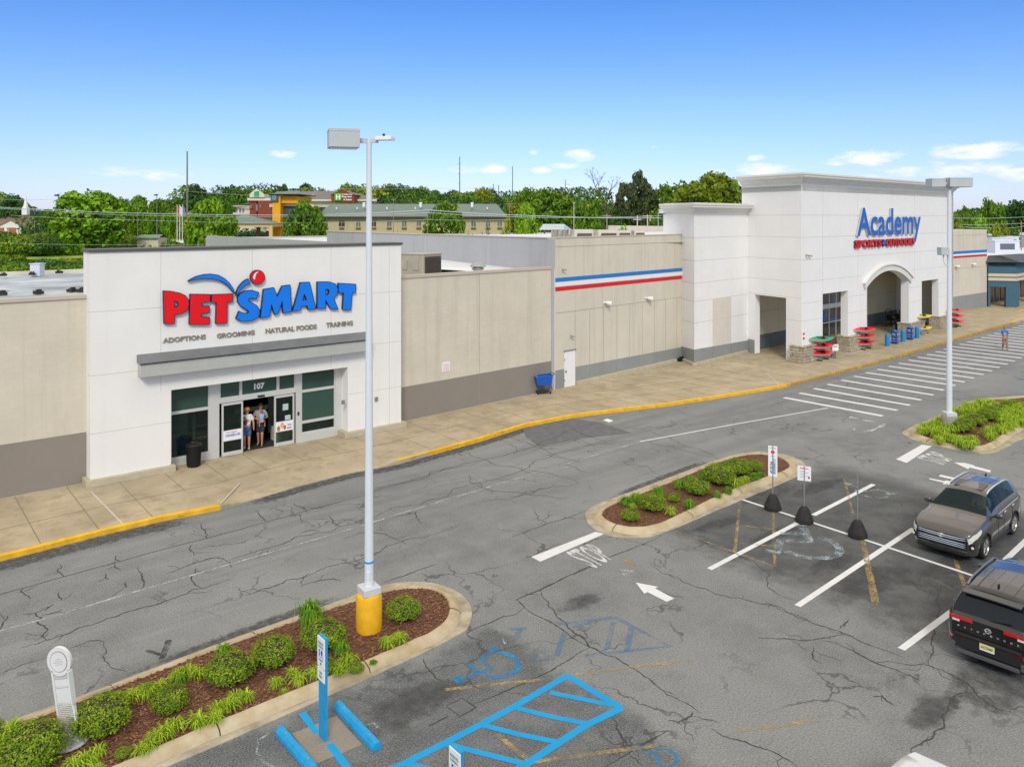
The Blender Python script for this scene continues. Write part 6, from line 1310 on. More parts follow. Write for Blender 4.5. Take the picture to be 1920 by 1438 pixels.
class Suv:
    def __init__(s, L, W, belt, top, wr, wheels, glass_front, glass_rear, win):
        s.__dict__.update(L=L, W=W, belt=belt, top=top, wr=wr, wheels=wheels, gf=glass_front, gr=glass_rear, win=win)
    def half(s, x):
        L = s.L; return s.W / 2 * smooth_interp([(-.1, .72), (0, .76), (.1, .88), (.28, .955), (.7, 1), (L - .8, 1), (L - .45, .98), (L - .22, .93), (L - .08, .86), (L, .78)], x)
    def zb(s, x):
        z = .23 + .12 * max(0, (x - s.L + .4) / .4) + .06 * max(0, (.3 - x) / .3)
        for xw in s.wheels:
            d = abs(x - xw)
            if d < .425: z = max(z, .355 + math.sqrt(max(0, .425 ** 2 - d * d)))
        return z
    def sec(s, x):
        w = s.half(x); zb = s.zb(x); be = smooth_interp(s.belt, x); tp = smooth_interp(s.top, x); g = max(0, min(1, (tp - be) / .55)); we = w * .93 + (s.wr - w * .93) * g; te = tp - .045 * g - .01
        te = max(te, be + .004)
        pts = [(w * .93, zb), (w * .985, max(.46, zb)), (w * 1.0, max(.66, zb)), (w * .985, max(be - .14, zb)), (w * .95, be)]
        for k in (.34, .67, 1.): pts.append((w * .93 + (we - w * .93) * (k ** 1.25), be + (te - be) * k))
        for k in (.3, .65, 1.): pts.append((we * (1 - k), te + (tp - te) * (1 - (1 - k) ** 2)))
        return pts
    def S(s, x, k, side, off=0.):
        p = s.sec(x); i = min(int(k), len(p) - 2); f = k - i; y = p[i][0] + (p[i + 1][0] - p[i][0]) * f; z = p[i][1] + (p[i + 1][1] - p[i][1]) * f
        n = Vector((0, p[i + 1][1] - p[i][1], -(p[i + 1][0] - p[i][0]))); n = n.normalized() if n.length > 1e-6 else Vector((0, 1, 0))
        xo = -off if x < .3 else (off if x > s.L - .3 else 0)
        return (s.L / 2 - (x + xo), side * (y + n.y * off), z + n.z * off)
    def patch(s, mb, x0, x1, k0, k1, side, off=.012, nx=6, nk=3, m=0, k0b=None, k1b=None):
        k0b = k0 if k0b is None else k0b; k1b = k1 if k1b is None else k1b; n = len(mb.v)
        for i in range(nx + 1):
            a = i / nx
            for j in range(nk + 1): lo, hi = k0 + (k0b - k0) * a, k1 + (k1b - k1) * a; mb.v.append(s.S(x0 + (x1 - x0) * a, lo + (hi - lo) * j / nk, side, off))
        for i in range(nx):
            for j in range(nk): q = n + i * (nk + 1) + j; mb.f.append((q, q + 1, q + nk + 2, q + nk + 1)); mb.m.append(m)
    def build(s, root, paint, glass_f, glass_s, glass_r, roofmat=None):
        L = s.L; xs_ = sorted(set([0, .02, .05, .09, .14, .2] + [i * .075 for i in range(3, int(L / .075))] + [L - .2, L - .14, L - .09, L - .05, L - .02, L]))
        groups = {}; secs = [s.sec(x) for x in xs_]; K = len(secs[0])
        V = [[(L / 2 - x, y, z) for (y, z) in p] for x, p in zip(xs_, secs)]
        def cls(xm, j, p):
            tp, be = smooth_interp(s.top, xm), smooth_interp(s.belt, xm)
            if j >= 7: 
                if s.gf[0] < xm < s.gf[1]: return 'windscreen'
                if s.gr[0] < xm < s.gr[1]: return 'rear_window'
            if 5 <= j + .5 < 7.2 and j >= 4:
                for q, (a, b_) in enumerate(s.win):
                    if a < xm < b_ and tp - be > .2: return 'side_window%d' % q
                if s.gf[0] + .15 < xm < s.win[-1][1] and tp - be > .16 and not (xm < s.win[0][0]): return 'pillar'
            return 'body'
        for side in (1, -1):
            for i in range(len(xs_) - 1):
                xm = (xs_[i] + xs_[i + 1]) / 2
                for j in range(K - 1):
                    g = cls(xm, j, None); key = g + ('L' if side > 0 and g.startswith('side') else 'R' if g.startswith('side') else '')
                    gm = groups.setdefault(key, MB()); q = [V[i][j], V[i + 1][j], V[i + 1][j + 1], V[i][j + 1]]; q = [(a, b_ * side, c) for a, b_, c in q]
                    if side < 0: q.reverse()
                    gm.quad(*q)
        bd = groups['body']
        for idx in (0, -1):
            ring = V[idx]; bd.quad(*([(a, b_, c) for a, b_, c in ring] + [(a, -b_, c) for a, b_, c in reversed(ring[:-1])]))
        for k, gm in groups.items():
            mt = {'body': paint, 'windscreen': glass_f, 'rear_window': glass_r, 'pillar': car_trim}.get(k, glass_s); nm = {'body': 'body', 'windscreen': 'windscreen', 'rear_window': 'rear_window', 'pillar': 'window_pillar'}.get(k, 'side_window')
            o = gm.build(nm, mt, root, smooth=True)
            bm = bmesh.new(); bm.from_mesh(o.data); bmesh.ops.remove_doubles(bm, verts=bm.verts, dist=.0015); bm.to_mesh(o.data); bm.free()
            for p in o.data.polygons: p.use_smooth = True
            try: o.data.set_sharp_from_angle(angle=R(50))
            except Exception: pass
        mb = MB(); mb.box(-L / 2 + .25, -s.W / 2 + .22, .22, L / 2 - .25, s.W / 2 - .22, .72)
        for xw in s.wheels: mb.box(L / 2 - xw - .44, -s.W / 2 + .10, .34, L / 2 - xw + .44, s.W / 2 - .10, .83)
        mb.build('underbody', well, root)
        for xw in s.wheels:
            for sd_ in (1, -1):
                x = L / 2 - xw; yo = sd_ * (s.half(xw) - .03); r = .365
                wh = MB(); k = len(wh.v); prof = [(.22, -.11), (.33, -.115), (r - .01, -.09), (r, -.05), (r, .05), (r - .01, .09), (.33, .115), (.25, .118), (.235, .08)]
                wh.lathe(prof, n=30); wh.map(lambda a, b_, c: (x + a, yo - sd_ * .10 + c * sd_, .365 + b_), k); wo_ = wh.build('wheel', rubber, root, smooth=True)
                rm = MB(); k = 0; rm.lathe([(.10, .035), (.25, .055)], n=30); 
                for q in range(5):
                    for dd in (-.11, .11):
                        a = q * 2 * math.pi / 5 + .3; c0_, s0_ = math.cos(a + dd * .5), math.sin(a + dd * .5); c1_, s1_ = math.cos(a + dd), math.sin(a + dd)
                        rm.cyl((c0_ * .04, s0_ * .04, .10), (c1_ * .235, s1_ * .235, .095), .022, .017, 6)
                rm.cyl((0, 0, .05), (0, 0, .115), .055, .045, 12); rm.lathe([(.25, .02), (.262, .11), (.25, .118), (.24, .10)], n=30)
                rm.map(lambda a, b_, c: (x + a, yo - sd_ * .10 + c * sd_, .365 + b_), 0); rm.build('rim', rimm, wo_)
        # arch trims and sills
        mb = MB()
        for xw in s.wheels:
            for sd_ in (1, -1):
                pts = []
                for i in range(13):
                    a = math.pi * (i / 12) * 1.0; xx = xw + .43 * math.cos(a); zz_ = .36 + .43 * math.sin(a); pts.append((L / 2 - xx, sd_ * (s.half(xx) * .992), zz_))
                mb.tube(pts, .022, 5)
        for sd_ in (1, -1): mb.tube([(L / 2 - x, sd_ * s.half(x) * .95, .27) for x in (s.wheels[0] + .45, (s.wheels[0] + s.wheels[1]) / 2, s.wheels[1] - .45)], .05, 6)
        mb.build('lower_trim', car_trim, root, smooth=True)
def car_common(s, root, paint, mirror, rails=chrome):
    L = s.L
    for sd_ in (1, -1):
        mb = MB(); c = s.S(s.gf[0] + .42, 4.2, sd_); k = len(mb.v); mb.ball((c[0], c[1] + sd_ * .15, c[2] + .06), .12, 14, 0, (.55, 1.0, .75)); mb.cyl((c[0], c[1] - sd_ * .02, c[2] + .0), (c[0], c[1] + sd_ * .08, c[2] + .03), .035, .035, 6, 1)
        mb.build('wing_mirror', [mirror, car_trim], root, smooth=True)
        mb = MB()
        for xx in ((s.win[0][1] + s.win[0][0]) / 2 + .42, (s.win[1][1] + s.win[1][0]) / 2 + .35):
            p = s.S(xx, 3.65, sd_, .035); q_ = s.S(xx + .2, 3.68, sd_, .035); mb.cyl(p, q_, .014, .014, 6)
        mb.build('door_handle', chrome, root)
        mb = MB(); mb.tube([s.S(s.gf[1] + .12 + i * (s.gr[0] - s.gf[1] - .25) / 10, 7.15, sd_, .035 if 0 < i < 10 else .0) for i in range(11)], .024, 6); mb.build('roof_rail', rails, root, smooth=True)
        mb = MB()
        for xx in (s.win[0][0] + .25, s.win[0][1] + .03, s.win[1][1] + .03):
            if xx < s.wheels[1] - .5 or True:
                pts = [s.S(xx, k, sd_, .0025) for k in (1.0, 2.0, 3.0, 4.0)]; mb.tube(pts, .004, 4)
        mb.build('door_seam', car_trim, root)
        mb = MB(); pts = [s.S(s.win[0][0] - .1 + i * (s.win[-1][1] + .12 - s.win[0][0]) / 14, 4.02, sd_, .006) for i in range(15)]; mb.tube(pts, .010, 5); mb.build('window_trim', rails, root, smooth=True)
    mb = MB()
    for y in (-.38, -.13, .13, .38):
        a, b_ = s.gf[1] + (1.0 if y else .3), s.gr[0] - .12
        pts = [(L / 2 - x, y, s.sec(x)[-1][1] - .012 * (y / .4) ** 2 + .001) for x in [a + (b_ - a) * i / 6 for i in range(7)]]; mb.tube(pts, .006, 4)
    mb.build('roof_rib', paint, root); 
    mb = MB(); x = s.gr[0] - .35; z = s.sec(x)[-1][1]; mb.prism([(L / 2 - x - .09, 0), (L / 2 - x + .03, .02), (L / 2 - x + .03, -.02)], z - .01, z + .06); mb.build('antenna_fin', car_trim, root)
def front_kit(s, root, badge=True):
    L = s.L
    for sd_ in (1, -1):
        mb = MB(); s.patch(mb, .02, .62, 3.05, 4.0, sd_, .014, 10, 3, k0b=3.5, k1b=4.05); o = mb.build('headlamp', lampglass, root, smooth=True)
        m2 = MB(); s.patch(m2, .02, .55, 2.95, 3.08, sd_, .02, 8, 1, k0b=3.35, k1b=3.5); m2.build('lamp_trim', M('lamp_trim_pale', (.75, .72, .5), rough=.2, var=0), o)
        mb = MB(); s.patch(mb, .03, .16, 1.0, 1.9, sd_, .012, 4, 2); o = mb.build('fog_lamp_recess', car_trim, root, smooth=True)
        m2 = MB(); m2.ball(s.S(.09, 1.35, sd_, .015), .045, 10); m2.build('fog_lamp', lampglass, o)
    w = s.half(0); X = L / 2
    mb = MB(); mb.box(X - .05, -w * .98, .42, X + .012, w * .98, .80); mb.build('grille', car_trim, root, bevel=.01)
    mb = MB()
    for i, z in enumerate((.50, .555, .61)): mb.tube([(X - .01 + .03 * math.cos(y / w * 1.4), y, z) for y in [(-1 + 2 * k / 8) * w * .96 for k in range(9)]], .015, 6)
    for i, z in enumerate((.70, .755)): mb.tube([(X - .01 + .03 * math.cos(y / w * 1.4), y, z - .03 * abs(y / w) ** 3 * -1) for y in [(-1 + 2 * k / 8) * w * 1.02 for k in range(9)]], .016, 6)
    mb.build('grille_bar', chrome, root, smooth=True)
    mb = MB(); mb.box(X - .04, -w * .95, .25, X + .035, w * .95, .36); mb.build('bumper_lip', car_trim, root, bevel=.02)
    if badge:
        mb = MB(); c = (X + .035, 0, .73)
        for (ry, rz_, n) in ((.085, .055, 18), (.030, .053, 14)): mb.tube([(c[0], ry * math.cos(i * 6.2832 / n), c[2] + rz_ * math.sin(i * 6.2832 / n)) for i in range(n + 1)], .008, 5)
        mb.tube([(c[0], .055 * math.cos(i * .3927), c[2] + .03 + .018 * math.sin(i * .3927)) for i in range(17)], .007, 5); mb.build('badge', chrome, root)
def rear_kit(s, root, badge, plate_txt):
    L = s.L; X = -L / 2; w = s.half(L)
    for sd_ in (1, -1):
        mb = MB(); s.patch(mb, L - .34, L - .0, 3.45, 3.95, sd_, .014, 8, 2); mb.box(X - .02, sd_ * w * .42, .99, X + .01, sd_ * w * 1.0, 1.06); o = mb.build('tail_lamp', tail_red, root, smooth=False)
        m2 = MB(); m2.box(X - .022, sd_ * w * .78, .94, X + .01, sd_ * w * .98, .985); m2.build('reversing_lamp', lampglass, o)
        mb = MB(); mb.box(X - .05, sd_ * w * .62, .56, X, sd_ * w * .98, .61); mb.build('reflector', tail_red, root)
    mb = MB(); mb.box(X - .05, -w * .96, .36, X + .1, w * .96, .64); mb.box(X - .085, -w * .9, .64, X + .05, w * .9, .70); mb.build('bumper', M('bumper_grey', (.018, .018, .018), rough=.5, var=.06), root, bevel=.02)
    mb = MB(); mb.box(X - .070, -w * .85, .24, X, w * .85, .33); mb.box(X - .075, -w * .98, .30, X, -w * .88, .46); mb.box(X - .075, w * .88, .30, X, w * .98, .46); mb.build('bumper_trim', M('trim_silver', (.16, .16, .16), rough=.35, metal=.6), root, bevel=.01)
    pm = MB(); pm.box(X - .075, -.155, .48, X - .062, .155, .63); 
    F_ = lambda y0, y1, z0, z1: quadfn([(X - .077, y1, z0), (X - .077, y0, z0), (X - .077, y0, z1), (X - .077, y1, z1)])
    put_text(pm, plate_txt, F_(-.12, .12, .52, .59), .02, m=1); pm.box(X - .0765, -.15, .48, X - .0755, .15, .505, 2); pm.build('number_plate', [M('plate_yellow', (.68, .62, .30), rough=.5, var=.1, vs=30), M('ink_dark', (.03, .05, .04), var=0), signwhite], root)
    if badge:
        mb = MB(); mb.tube([(X - .012, .06 * math.cos(i * .3142), .93 + .05 * math.sin(i * .3142)) for i in range(21)], .008, 5); mb.box(X - .018, -.075, .922, X - .005, .075, .938); mb.build('badge', chrome, root)
        mb = MB(); n = len(badge)
        for i, ch in enumerate(badge):
            y = .62 - 1.24 * i / (n - 1); put_text(mb, ch, quadfn([(X - .012, y + .022, .82), (X - .012, y - .022, .82), (X - .012, y - .022, .86), (X - .012, y + .022, .86)]), .03, m=0)
        mb.build('badge_lettering', chrome, root)
    mb = MB(); xs0 = s.gr[0]; pts = []
    n = len(mb.v); rows = 9
    for i in range(rows):
        y = (-1 + 2 * i / (rows - 1)) * s.wr * .98; zt_ = s.sec(xs0)[-1][1] - .03 * (y / s.wr) ** 2
        mb.v += [(L / 2 - xs0 + .05, y, zt_ + .004), (L / 2 - xs0 - .24 + .05 * (y / s.wr) ** 2, y, zt_ - .02), (L / 2 - xs0 - .24 + .05 * (y / s.wr) ** 2, y, zt_ - .05), (L / 2 - xs0, y, zt_ - .035)]
    for i in range(rows - 1):
        for j in range(3): mb.f.append((n + i * 4 + j, n + (i + 1) * 4 + j, n + (i + 1) * 4 + j + 1, n + i * 4 + j + 1)); mb.m.append(0)
    mb.build('spoiler', M('spoiler_dark', (.010, .014, .018), rough=.12, var=0, coat=.5), root, smooth=True)
    mb = MB(); a = s.S(s.gr[1] - .03, 10, 1, .0); mb.tube([(X + .09, 0, 1.13), (X + .09, -.45, 1.22)], .012, 5); mb.build('wiper', car_trim, root)
def interior(s, root):
    L = s.L; x0 = L / 2 - s.gf[0]; mb = MB(); mb.box(x0 - .75, -.72, .70, x0 - .25, .72, 1.03)
    for sx in (.95, 1.95):
        for sd_ in (-.37, .37): mb.box(x0 - sx - .5, sd_ - .24, .5, x0 - sx, sd_ + .24, .72, 1); mb.box(x0 - sx - .62, sd_ - .24, .55, x0 - sx - .46, sd_ + .24, 1.22, 1); mb.box(x0 - sx - .60, sd_ - .13, 1.24, x0 - sx - .5, sd_ + .13, 1.42, 1)
    mb.box(-L / 2 + .5, -.8, .45, x0, .8, .5); mb.build('cabin', [M('dash_black', (.02, .02, .02), rough=.8, var=0), M('seat_grey', (.10, .10, .095), rough=.9, var=.1)], root)
    mb = MB(); c = Vector((x0 - .78, .37, .98)); mb.tube([tuple(c + Vector((-.07 * math.sin(i * .524) , .18 * math.cos(i * .524), .17 * math.sin(i * .524)))) for i in range(13)], .014, 6); mb.build('steering_wheel', car_trim, root)
SUV1 = Suv(4.89, 1.93, [(0, .74), (.15, .88), (.6, .96), (1.4, 1.02), (3., 1.06), (4.4, 1.10), (4.89, 1.0)], [(0, .78), (.06, .88), (.2, .97), (.7, 1.07), (1.30, 1.13), (1.42, 1.16), (2.10, 1.60), (2.35, 1.67), (3.0, 1.71), (3.8, 1.69), (4.30, 1.63), (4.45, 1.56), (4.76, 1.12), (4.89, 1.0)], .60, (.95, 3.74), (1.40, 2.12), (4.42, 4.74), [(1.82, 2.62), (2.70, 3.48), (3.56, 4.22)])
graph = M('graphite_car_paint', (.072, .067, .064), rough=.30, metal=.4, var=.03, coat=1., spec=.5)
cg = thing('parked_car', 'grey brown SUV with chrome grille bars facing left and a driver at the wheel', 'car', (26.95, 10.42, 0), R(183.5))
cg.scale = (.955,) * 3; SUV1.build(cg, graph, carglass, carglass, carglass); car_common(SUV1, cg, graph, M('mirror_dark', (.05, .05, .055), rough=.2, coat=1.)); front_kit(SUV1, cg); interior(SUV1, cg)
mb = MB(); a, b_ = 2.30, 2.95; mb.quad(*[(SUV1.L / 2 - x, y, SUV1.sec(x)[-1][1] - .004 + .008 - .01 * (abs(y) / .5) ** 2) for x, y in ((a, -.42), (b_, -.42), (b_, .42), (a, .42))]); mb.build('sunroof', M('sunroof_glass', (.03, .03, .032), rough=.08, var=0), cg)
for sd_ in (1, -1): mb = MB(); SUV1.patch(mb, 4.55, 4.86, 3.3, 3.98, sd_, .012, 6, 2); mb.build('tail_lamp', tail_red, cg, smooth=True)
blackp = M('black_car_paint', (.006, .006, .006), rough=.2, metal=0, var=0, coat=1., spec=.4)
SUV2 = Suv(5.0, 1.98, [(0, .76), (.15, .90), (.6, 1.0), (1.4, 1.06), (3., 1.09), (4.5, 1.12), (5.0, 1.06)], [(0, .80), (.06, .92), (.2, 1.02), (.7, 1.12), (1.35, 1.17), (1.5, 1.20), (2.2, 1.66), (2.5, 1.74), (3.2, 1.77), (4.0, 1.75), (4.50, 1.70), (4.62, 1.62), (4.90, 1.14), (5.0, 1.06)], .63, (.95, 3.85), (1.46, 2.22), (4.60, 4.90), [(1.9, 2.75), (2.83, 3.65), (3.72, 4.4)])
PLX, PLY = G(1847, 1217, .55)
cb = thing('parked_car', 'black SUV seen from behind with red tail lamps and a yellow number plate', 'car', (PLX + 2.56, PLY + .14, 0), R(3.2))
cb.scale = (.955,) * 3; SUV2.build(cb, blackp, darkcarglass, darkcarglass, darkcarglass); car_common(SUV2, cb, blackp, M('mirror_teal', (.01, .05, .07), rough=.12, coat=1.), M('rail_dark', (.25, .25, .25), rough=.3, metal=.8)); rear_kit(SUV2, cb, 'PATHFINDER', '41CONAF')
wp = M('white_car_paint', (.72, .73, .74), rough=.2, var=0, coat=.9)
xw_, yw_ = G(1700, 1440, 1.66)
cw = thing('parked_car', 'white car of which only the roof shows at the bottom edge of the picture', 'car', (xw_ + .1 - .22 * CA - .75 * SA, yw_ - .65 - .22 * SA + .75 * CA, 0), R(3))
SUV1.build(cw, wp, darkcarglass, darkcarglass, darkcarglass); car_common(SUV1, cw, wp, wp)
rear_kit(SUV1, cw, None, '38K71')

# ================================================================== PEOPLE
def skin_mesh(nodes, edges, name, mat, parent=None, sub=2, extra=None):
    """nodes: {key: (x, y, z, r)}; the first key is the root"""
    keys = list(nodes); bm = bmesh.new(); lay = bm.verts.layers.skin.verify(); vs = {}
    for i, k in enumerate(keys):
        x, y, z, r = nodes[k][:4]; v = bm.verts.new((x, y, z)); r2 = nodes[k][4] if len(nodes[k]) > 4 else r; v[lay].radius = (r, r2); v[lay].use_root = (i == 0); vs[k] = v
    for a, b_ in edges: bm.edges.new((vs[a], vs[b_]))
    me = bpy.data.meshes.new(name); bm.to_mesh(me); bm.free()
    o = bpy.data.objects.new(name, me); COL.objects.link(o); sk = o.modifiers.new('skin', 'SKIN'); sk.use_smooth_shade = True; ss = o.modifiers.new('sub', 'SUBSURF'); ss.levels = sub; ss.render_levels = sub
    dg = bpy.context.evaluated_depsgraph_get(); me2 = bpy.data.meshes.new_from_object(o.evaluated_get(dg)); bpy.data.objects.remove(o)
    if extra:
        bm = bmesh.new(); bm.from_mesh(me2)
        for (c, r, sc) in extra:
            n0 = len(bm.verts); ret = bmesh.ops.create_icosphere(bm, subdivisions=2, radius=r)
            for v in ret['verts']: v.co = Vector((v.co.x * sc[0] + c[0], v.co.y * sc[1] + c[1], v.co.z * sc[2] + c[2]))
        bm.to_mesh(me2); bm.free()
    me2.materials.clear(); me2.materials.append(mat)
    for p in me2.polygons: p.use_smooth = True; p.material_index = 0
    ob = bpy.data.objects.new(name, me2); COL.objects.link(ob); ob.parent = parent; return ob
skin_m = M('skin', (.50, .26, .17), rough=.55, var=.05, spec=.3); skin_c = M('skin_light', (.58, .33, .24), rough=.55, var=.05, spec=.3)
def person(label, loc, rz, h, top, bottom, hair, pose, shoes=(.03, .03, .03), cap=None, sleeves=.42, legs_cover=1.0, skin=skin_m, root_z=0.):
    """pose: dict of joints in units of body height; x forward, y to the person's left"""
    t = thing('person', label, 'person', loc, rz); S_ = h
    J = dict(pelvis=(0, 0, .53), waist=(0, 0, .60), chest=(.005, 0, .72), neck0=(0, 0, .815), neck=(0, 0, .86), head=(.012, 0, .925), crown=(.0, 0, .965), lsh=(0, .10, .80), rsh=(0, -.10, .80),
             lel=(-.01, .145, .645), rel=(-.01, -.145, .645), lwr=(.04, .15, .50), rwr=(.04, -.15, .50), lhip=(0, .052, .50), rhip=(0, -.052, .50), lkn=(.01, .06, .28), rkn=(.01, -.06, .28), lan=(-.01, .062, .05), ran=(-.01, -.062, .05))
    J.update(pose); J['ltoe'] = J.get('ltoe', (J['lan'][0] + .085, J['lan'][1] + .012, max(.014, J['lan'][2] - .036))); J['rtoe'] = J.get('rtoe', (J['ran'][0] + .085, J['ran'][1] - .012, max(.014, J['ran'][2] - .036)))
    RD = dict(pelvis=.080, waist=.072, chest=.082, neck0=.045, neck=.034, head=.056, crown=.046, lsh=.036, rsh=.036, lel=.026, rel=.026, lwr=.017, rwr=.017, lhip=.056, rhip=.056, lkn=.036, rkn=.036, lan=.022, ran=.022, ltoe=.018, rtoe=.018)
    nd = {k: (*[c * S_ for c in J[k]], RD[k] * S_) for k in RD}
    nd['pelvis'] = nd['pelvis'][:3] + (.085 * S_, .060 * S_); nd['chest'] = nd['chest'][:3] + (.088 * S_, .060 * S_)
    ed = [('pelvis', 'waist'), ('waist', 'chest'), ('chest', 'neck0'), ('neck0', 'neck'), ('neck', 'head'), ('head', 'crown'), ('chest', 'lsh'), ('chest', 'rsh'), ('lsh', 'lel'), ('rsh', 'rel'), ('lel', 'lwr'), ('rel', 'rwr'), ('pelvis', 'lhip'), ('pelvis', 'rhip'), ('lhip', 'lkn'), ('rhip', 'rkn'), ('lkn', 'lan'), ('rkn', 'ran'), ('lan', 'ltoe'), ('ran', 'rtoe')]
    for sd_, a in (('l', 1), ('r', -1)):             # palm and five fingers
        w = Vector(J[sd_ + 'wr']); e_ = Vector(J[sd_ + 'el']); d = (w - e_).normalized(); side = d.cross(Vector((0, a, 0))); side = side.normalized() if side.length > .1 else Vector((1, 0, 0)); pal = w + d * .03
        nd[sd_ + 'palm'] = (*(pal * S_), .016 * S_); ed.append((sd_ + 'wr', sd_ + 'palm'))
        for f_ in range(4):
            o_ = side * (.0165 - .011 * f_); b1_ = pal + d * .018 + o_; b2_ = b1_ + d * (.022 - .003 * abs(f_ - 1.3)) + Vector((0, -a * .008, 0)); nd['%sf%da' % (sd_, f_)] = (*(b1_ * S_), .0055 * S_); nd['%sf%db' % (sd_, f_)] = (*(b2_ * S_), .0045 * S_); ed += [(sd_ + 'palm', '%sf%da' % (sd_, f_)), ('%sf%da' % (sd_, f_), '%sf%db' % (sd_, f_))]
        b1_ = pal + side * .022 + d * .004; b2_ = b1_ + side * .008 + d * .02; nd[sd_ + 'tha'] = (*(b1_ * S_), .006 * S_); nd[sd_ + 'thb'] = (*(b2_ * S_), .005 * S_); ed += [(sd_ + 'palm', sd_ + 'tha'), (sd_ + 'tha', sd_ + 'thb')]
    hd = Vector(J['head']) * S_; k = S_ / 1.75; face = [((hd.x + .095 * k, hd.y, hd.z - .01 * k), .018 * k, (1, .8, 1.2)), ((hd.x + .02 * k, hd.y + .088 * k, hd.z - .01 * k), .022 * k, (.7, .5, 1.2)), ((hd.x + .02 * k, hd.y - .088 * k, hd.z - .01 * k), .022 * k, (.7, .5, 1.2)), ((hd.x + .05 * k, hd.y, hd.z - .07 * k), .04 * k, (1, .9, .7))]
    body = skin_mesh(nd, ed, 'body', skin, t, 2, face)
    mb = MB()
    for yy in (-.032, .032): mb.ball((hd.x + .088 * k, hd.y + yy * k, hd.z + .012 * k), .011 * k, 8)
    mb.box(hd.x + .08 * k, hd.y - .024 * k, hd.z - .054 * k, hd.x + .093 * k, hd.y + .024 * k, hd.z - .047 * k, 1); mb.build('facial_feature', [M('eye_dark', (.03, .02, .015), rough=.3, var=0), M('lip', (.35, .10, .08), rough=.5, var=0)], t)
    def lerp3(a, b_, s): return tuple(a[i] + (b_[i] - a[i]) * s for i in range(3))
    lsl = lerp3(J['lsh'], J['lel'], min(1, sleeves * 2)); rsl = lerp3(J['rsh'], J['rel'], min(1, sleeves * 2))
    g = .014
    sh = {'chest': (*J['chest'], .10, .075), 'waist': (*J['waist'], .092, .07), 'hem': (J['pelvis'][0], J['pelvis'][1], J['pelvis'][2] - .01, .094, .073), 'nk': (*lerp3(J['neck0'], J['neck'], .1), .050), 'lsh': (*J['lsh'], .047), 'rsh': (*J['rsh'], .047), 'ls': (*lsl, .040), 'rs': (*rsl, .040)}
    sh = {k_: tuple(c * S_ for c in v) for k_, v in sh.items()}
    skin_mesh(sh, [('chest', 'waist'), ('waist', 'hem'), ('chest', 'nk'), ('chest', 'lsh'), ('chest', 'rsh'), ('lsh', 'ls'), ('rsh', 'rs')], 'shirt', top, t)
    ll = lerp3(J['lhip'], J['lkn'], .95) if legs_cover < 1 else lerp3(J['lkn'], J['lan'], .9); rl = lerp3(J['rhip'], J['rkn'], .95) if legs_cover < 1 else lerp3(J['rkn'], J['ran'], .9)
    tr = {'p': (*J['pelvis'], .090, .070), 'lh': (*J['lhip'], .066), 'rh': (*J['rhip'], .066)}
    te = [('p', 'lh'), ('p', 'rh')]
    if legs_cover < 1: tr['ll'] = (*ll, .056); tr['rl'] = (*rl, .056); te += [('lh', 'll'), ('rh', 'rl')]
    else: tr['lk'] = (*J['lkn'], .048); tr['rk'] = (*J['rkn'], .048); tr['ll'] = (*ll, .036); tr['rl'] = (*rl, .036); te += [('lh', 'lk'), ('lk', 'll'), ('rh', 'rk'), ('rk', 'rl')]
    tr = {k_: tuple(c * S_ for c in v) for k_, v in tr.items()}; skin_mesh(tr, te, 'trousers' if legs_cover >= 1 else 'shorts', bottom, t)
    sm = M('shoe_%d' % int(shoes[0] * 100), shoes, rough=.6, var=.05)
    for sd_ in 'lr': a, b_ = Vector(J[sd_ + 'an']), Vector(J[sd_ + 'toe']); hh_ = Vector((a.x - .02, a.y, a.z - .025)); skin_mesh({'a': (*(hh_ * S_), .028 * S_), 'b': (*(((a + b_) / 2 + Vector((0, 0, -.006))) * S_), .027 * S_), 'c': (*(b_ * S_), .025 * S_, .020 * S_)}, [('a', 'b'), ('b', 'c')], 'shoe', sm, t)
    hm = M('hair_%d_%d' % (int(hair[0] * 100), int(hair[2] * 100)), hair, rough=.8, var=.2, vs=40)
    mb = MB(); mb.ball((hd.x - .018 * k, hd.y, hd.z + .032 * k), .112 * k, 16, 0, (1.0, .92, .98)); mb.v = [(x, y, z if z > hd.z + .03 * k or x < hd.x else hd.z + .03 * k + (z - hd.z - .03 * k) * .1) if not (x > hd.x + .04 * k and z < hd.z + .03 * k) else (hd.x + .04 * k, y * .9 + hd.y * .1, max(z, hd.z + .03 * k)) for x, y, z in mb.v]; mb.build('hair', hm, t, smooth=True)
    if cap: mb = MB(); mb.lathe([(.118 * k, 0), (.118 * k, .03 * k), (.10 * k, .08 * k), (.05 * k, .105 * k), (.01, .11 * k)], c=(hd.x - .008 * k, hd.y, hd.z + .045 * k), n=18); mb.prism([(hd.x + .08 * k, hd.y - .08 * k), (hd.x + .18 * k, hd.y - .05 * k), (hd.x + .18 * k, hd.y + .05 * k), (hd.x + .08 * k, hd.y + .08 * k)], hd.z + .045 * k, hd.z + .058 * k); mb.build('cap', cap, t, smooth=True)
    return t
shirt_b = M('shirt_blue', (.01, .16, .50), rough=.8, var=.06); khaki = M('khaki_cloth', (.27, .19, .11), rough=.9, var=.1); shirt_w = M('shirt_white', (.74, .72, .68), rough=.85, var=.05); shirt_g = M('shirt_grey', (.33, .33, .33), rough=.85, var=.06)
denim = M('denim_shorts', (.06, .13, .26), rough=.9, var=.1); dark_c = M('dark_shorts', (.035, .035, .045), rough=.9, var=.1)
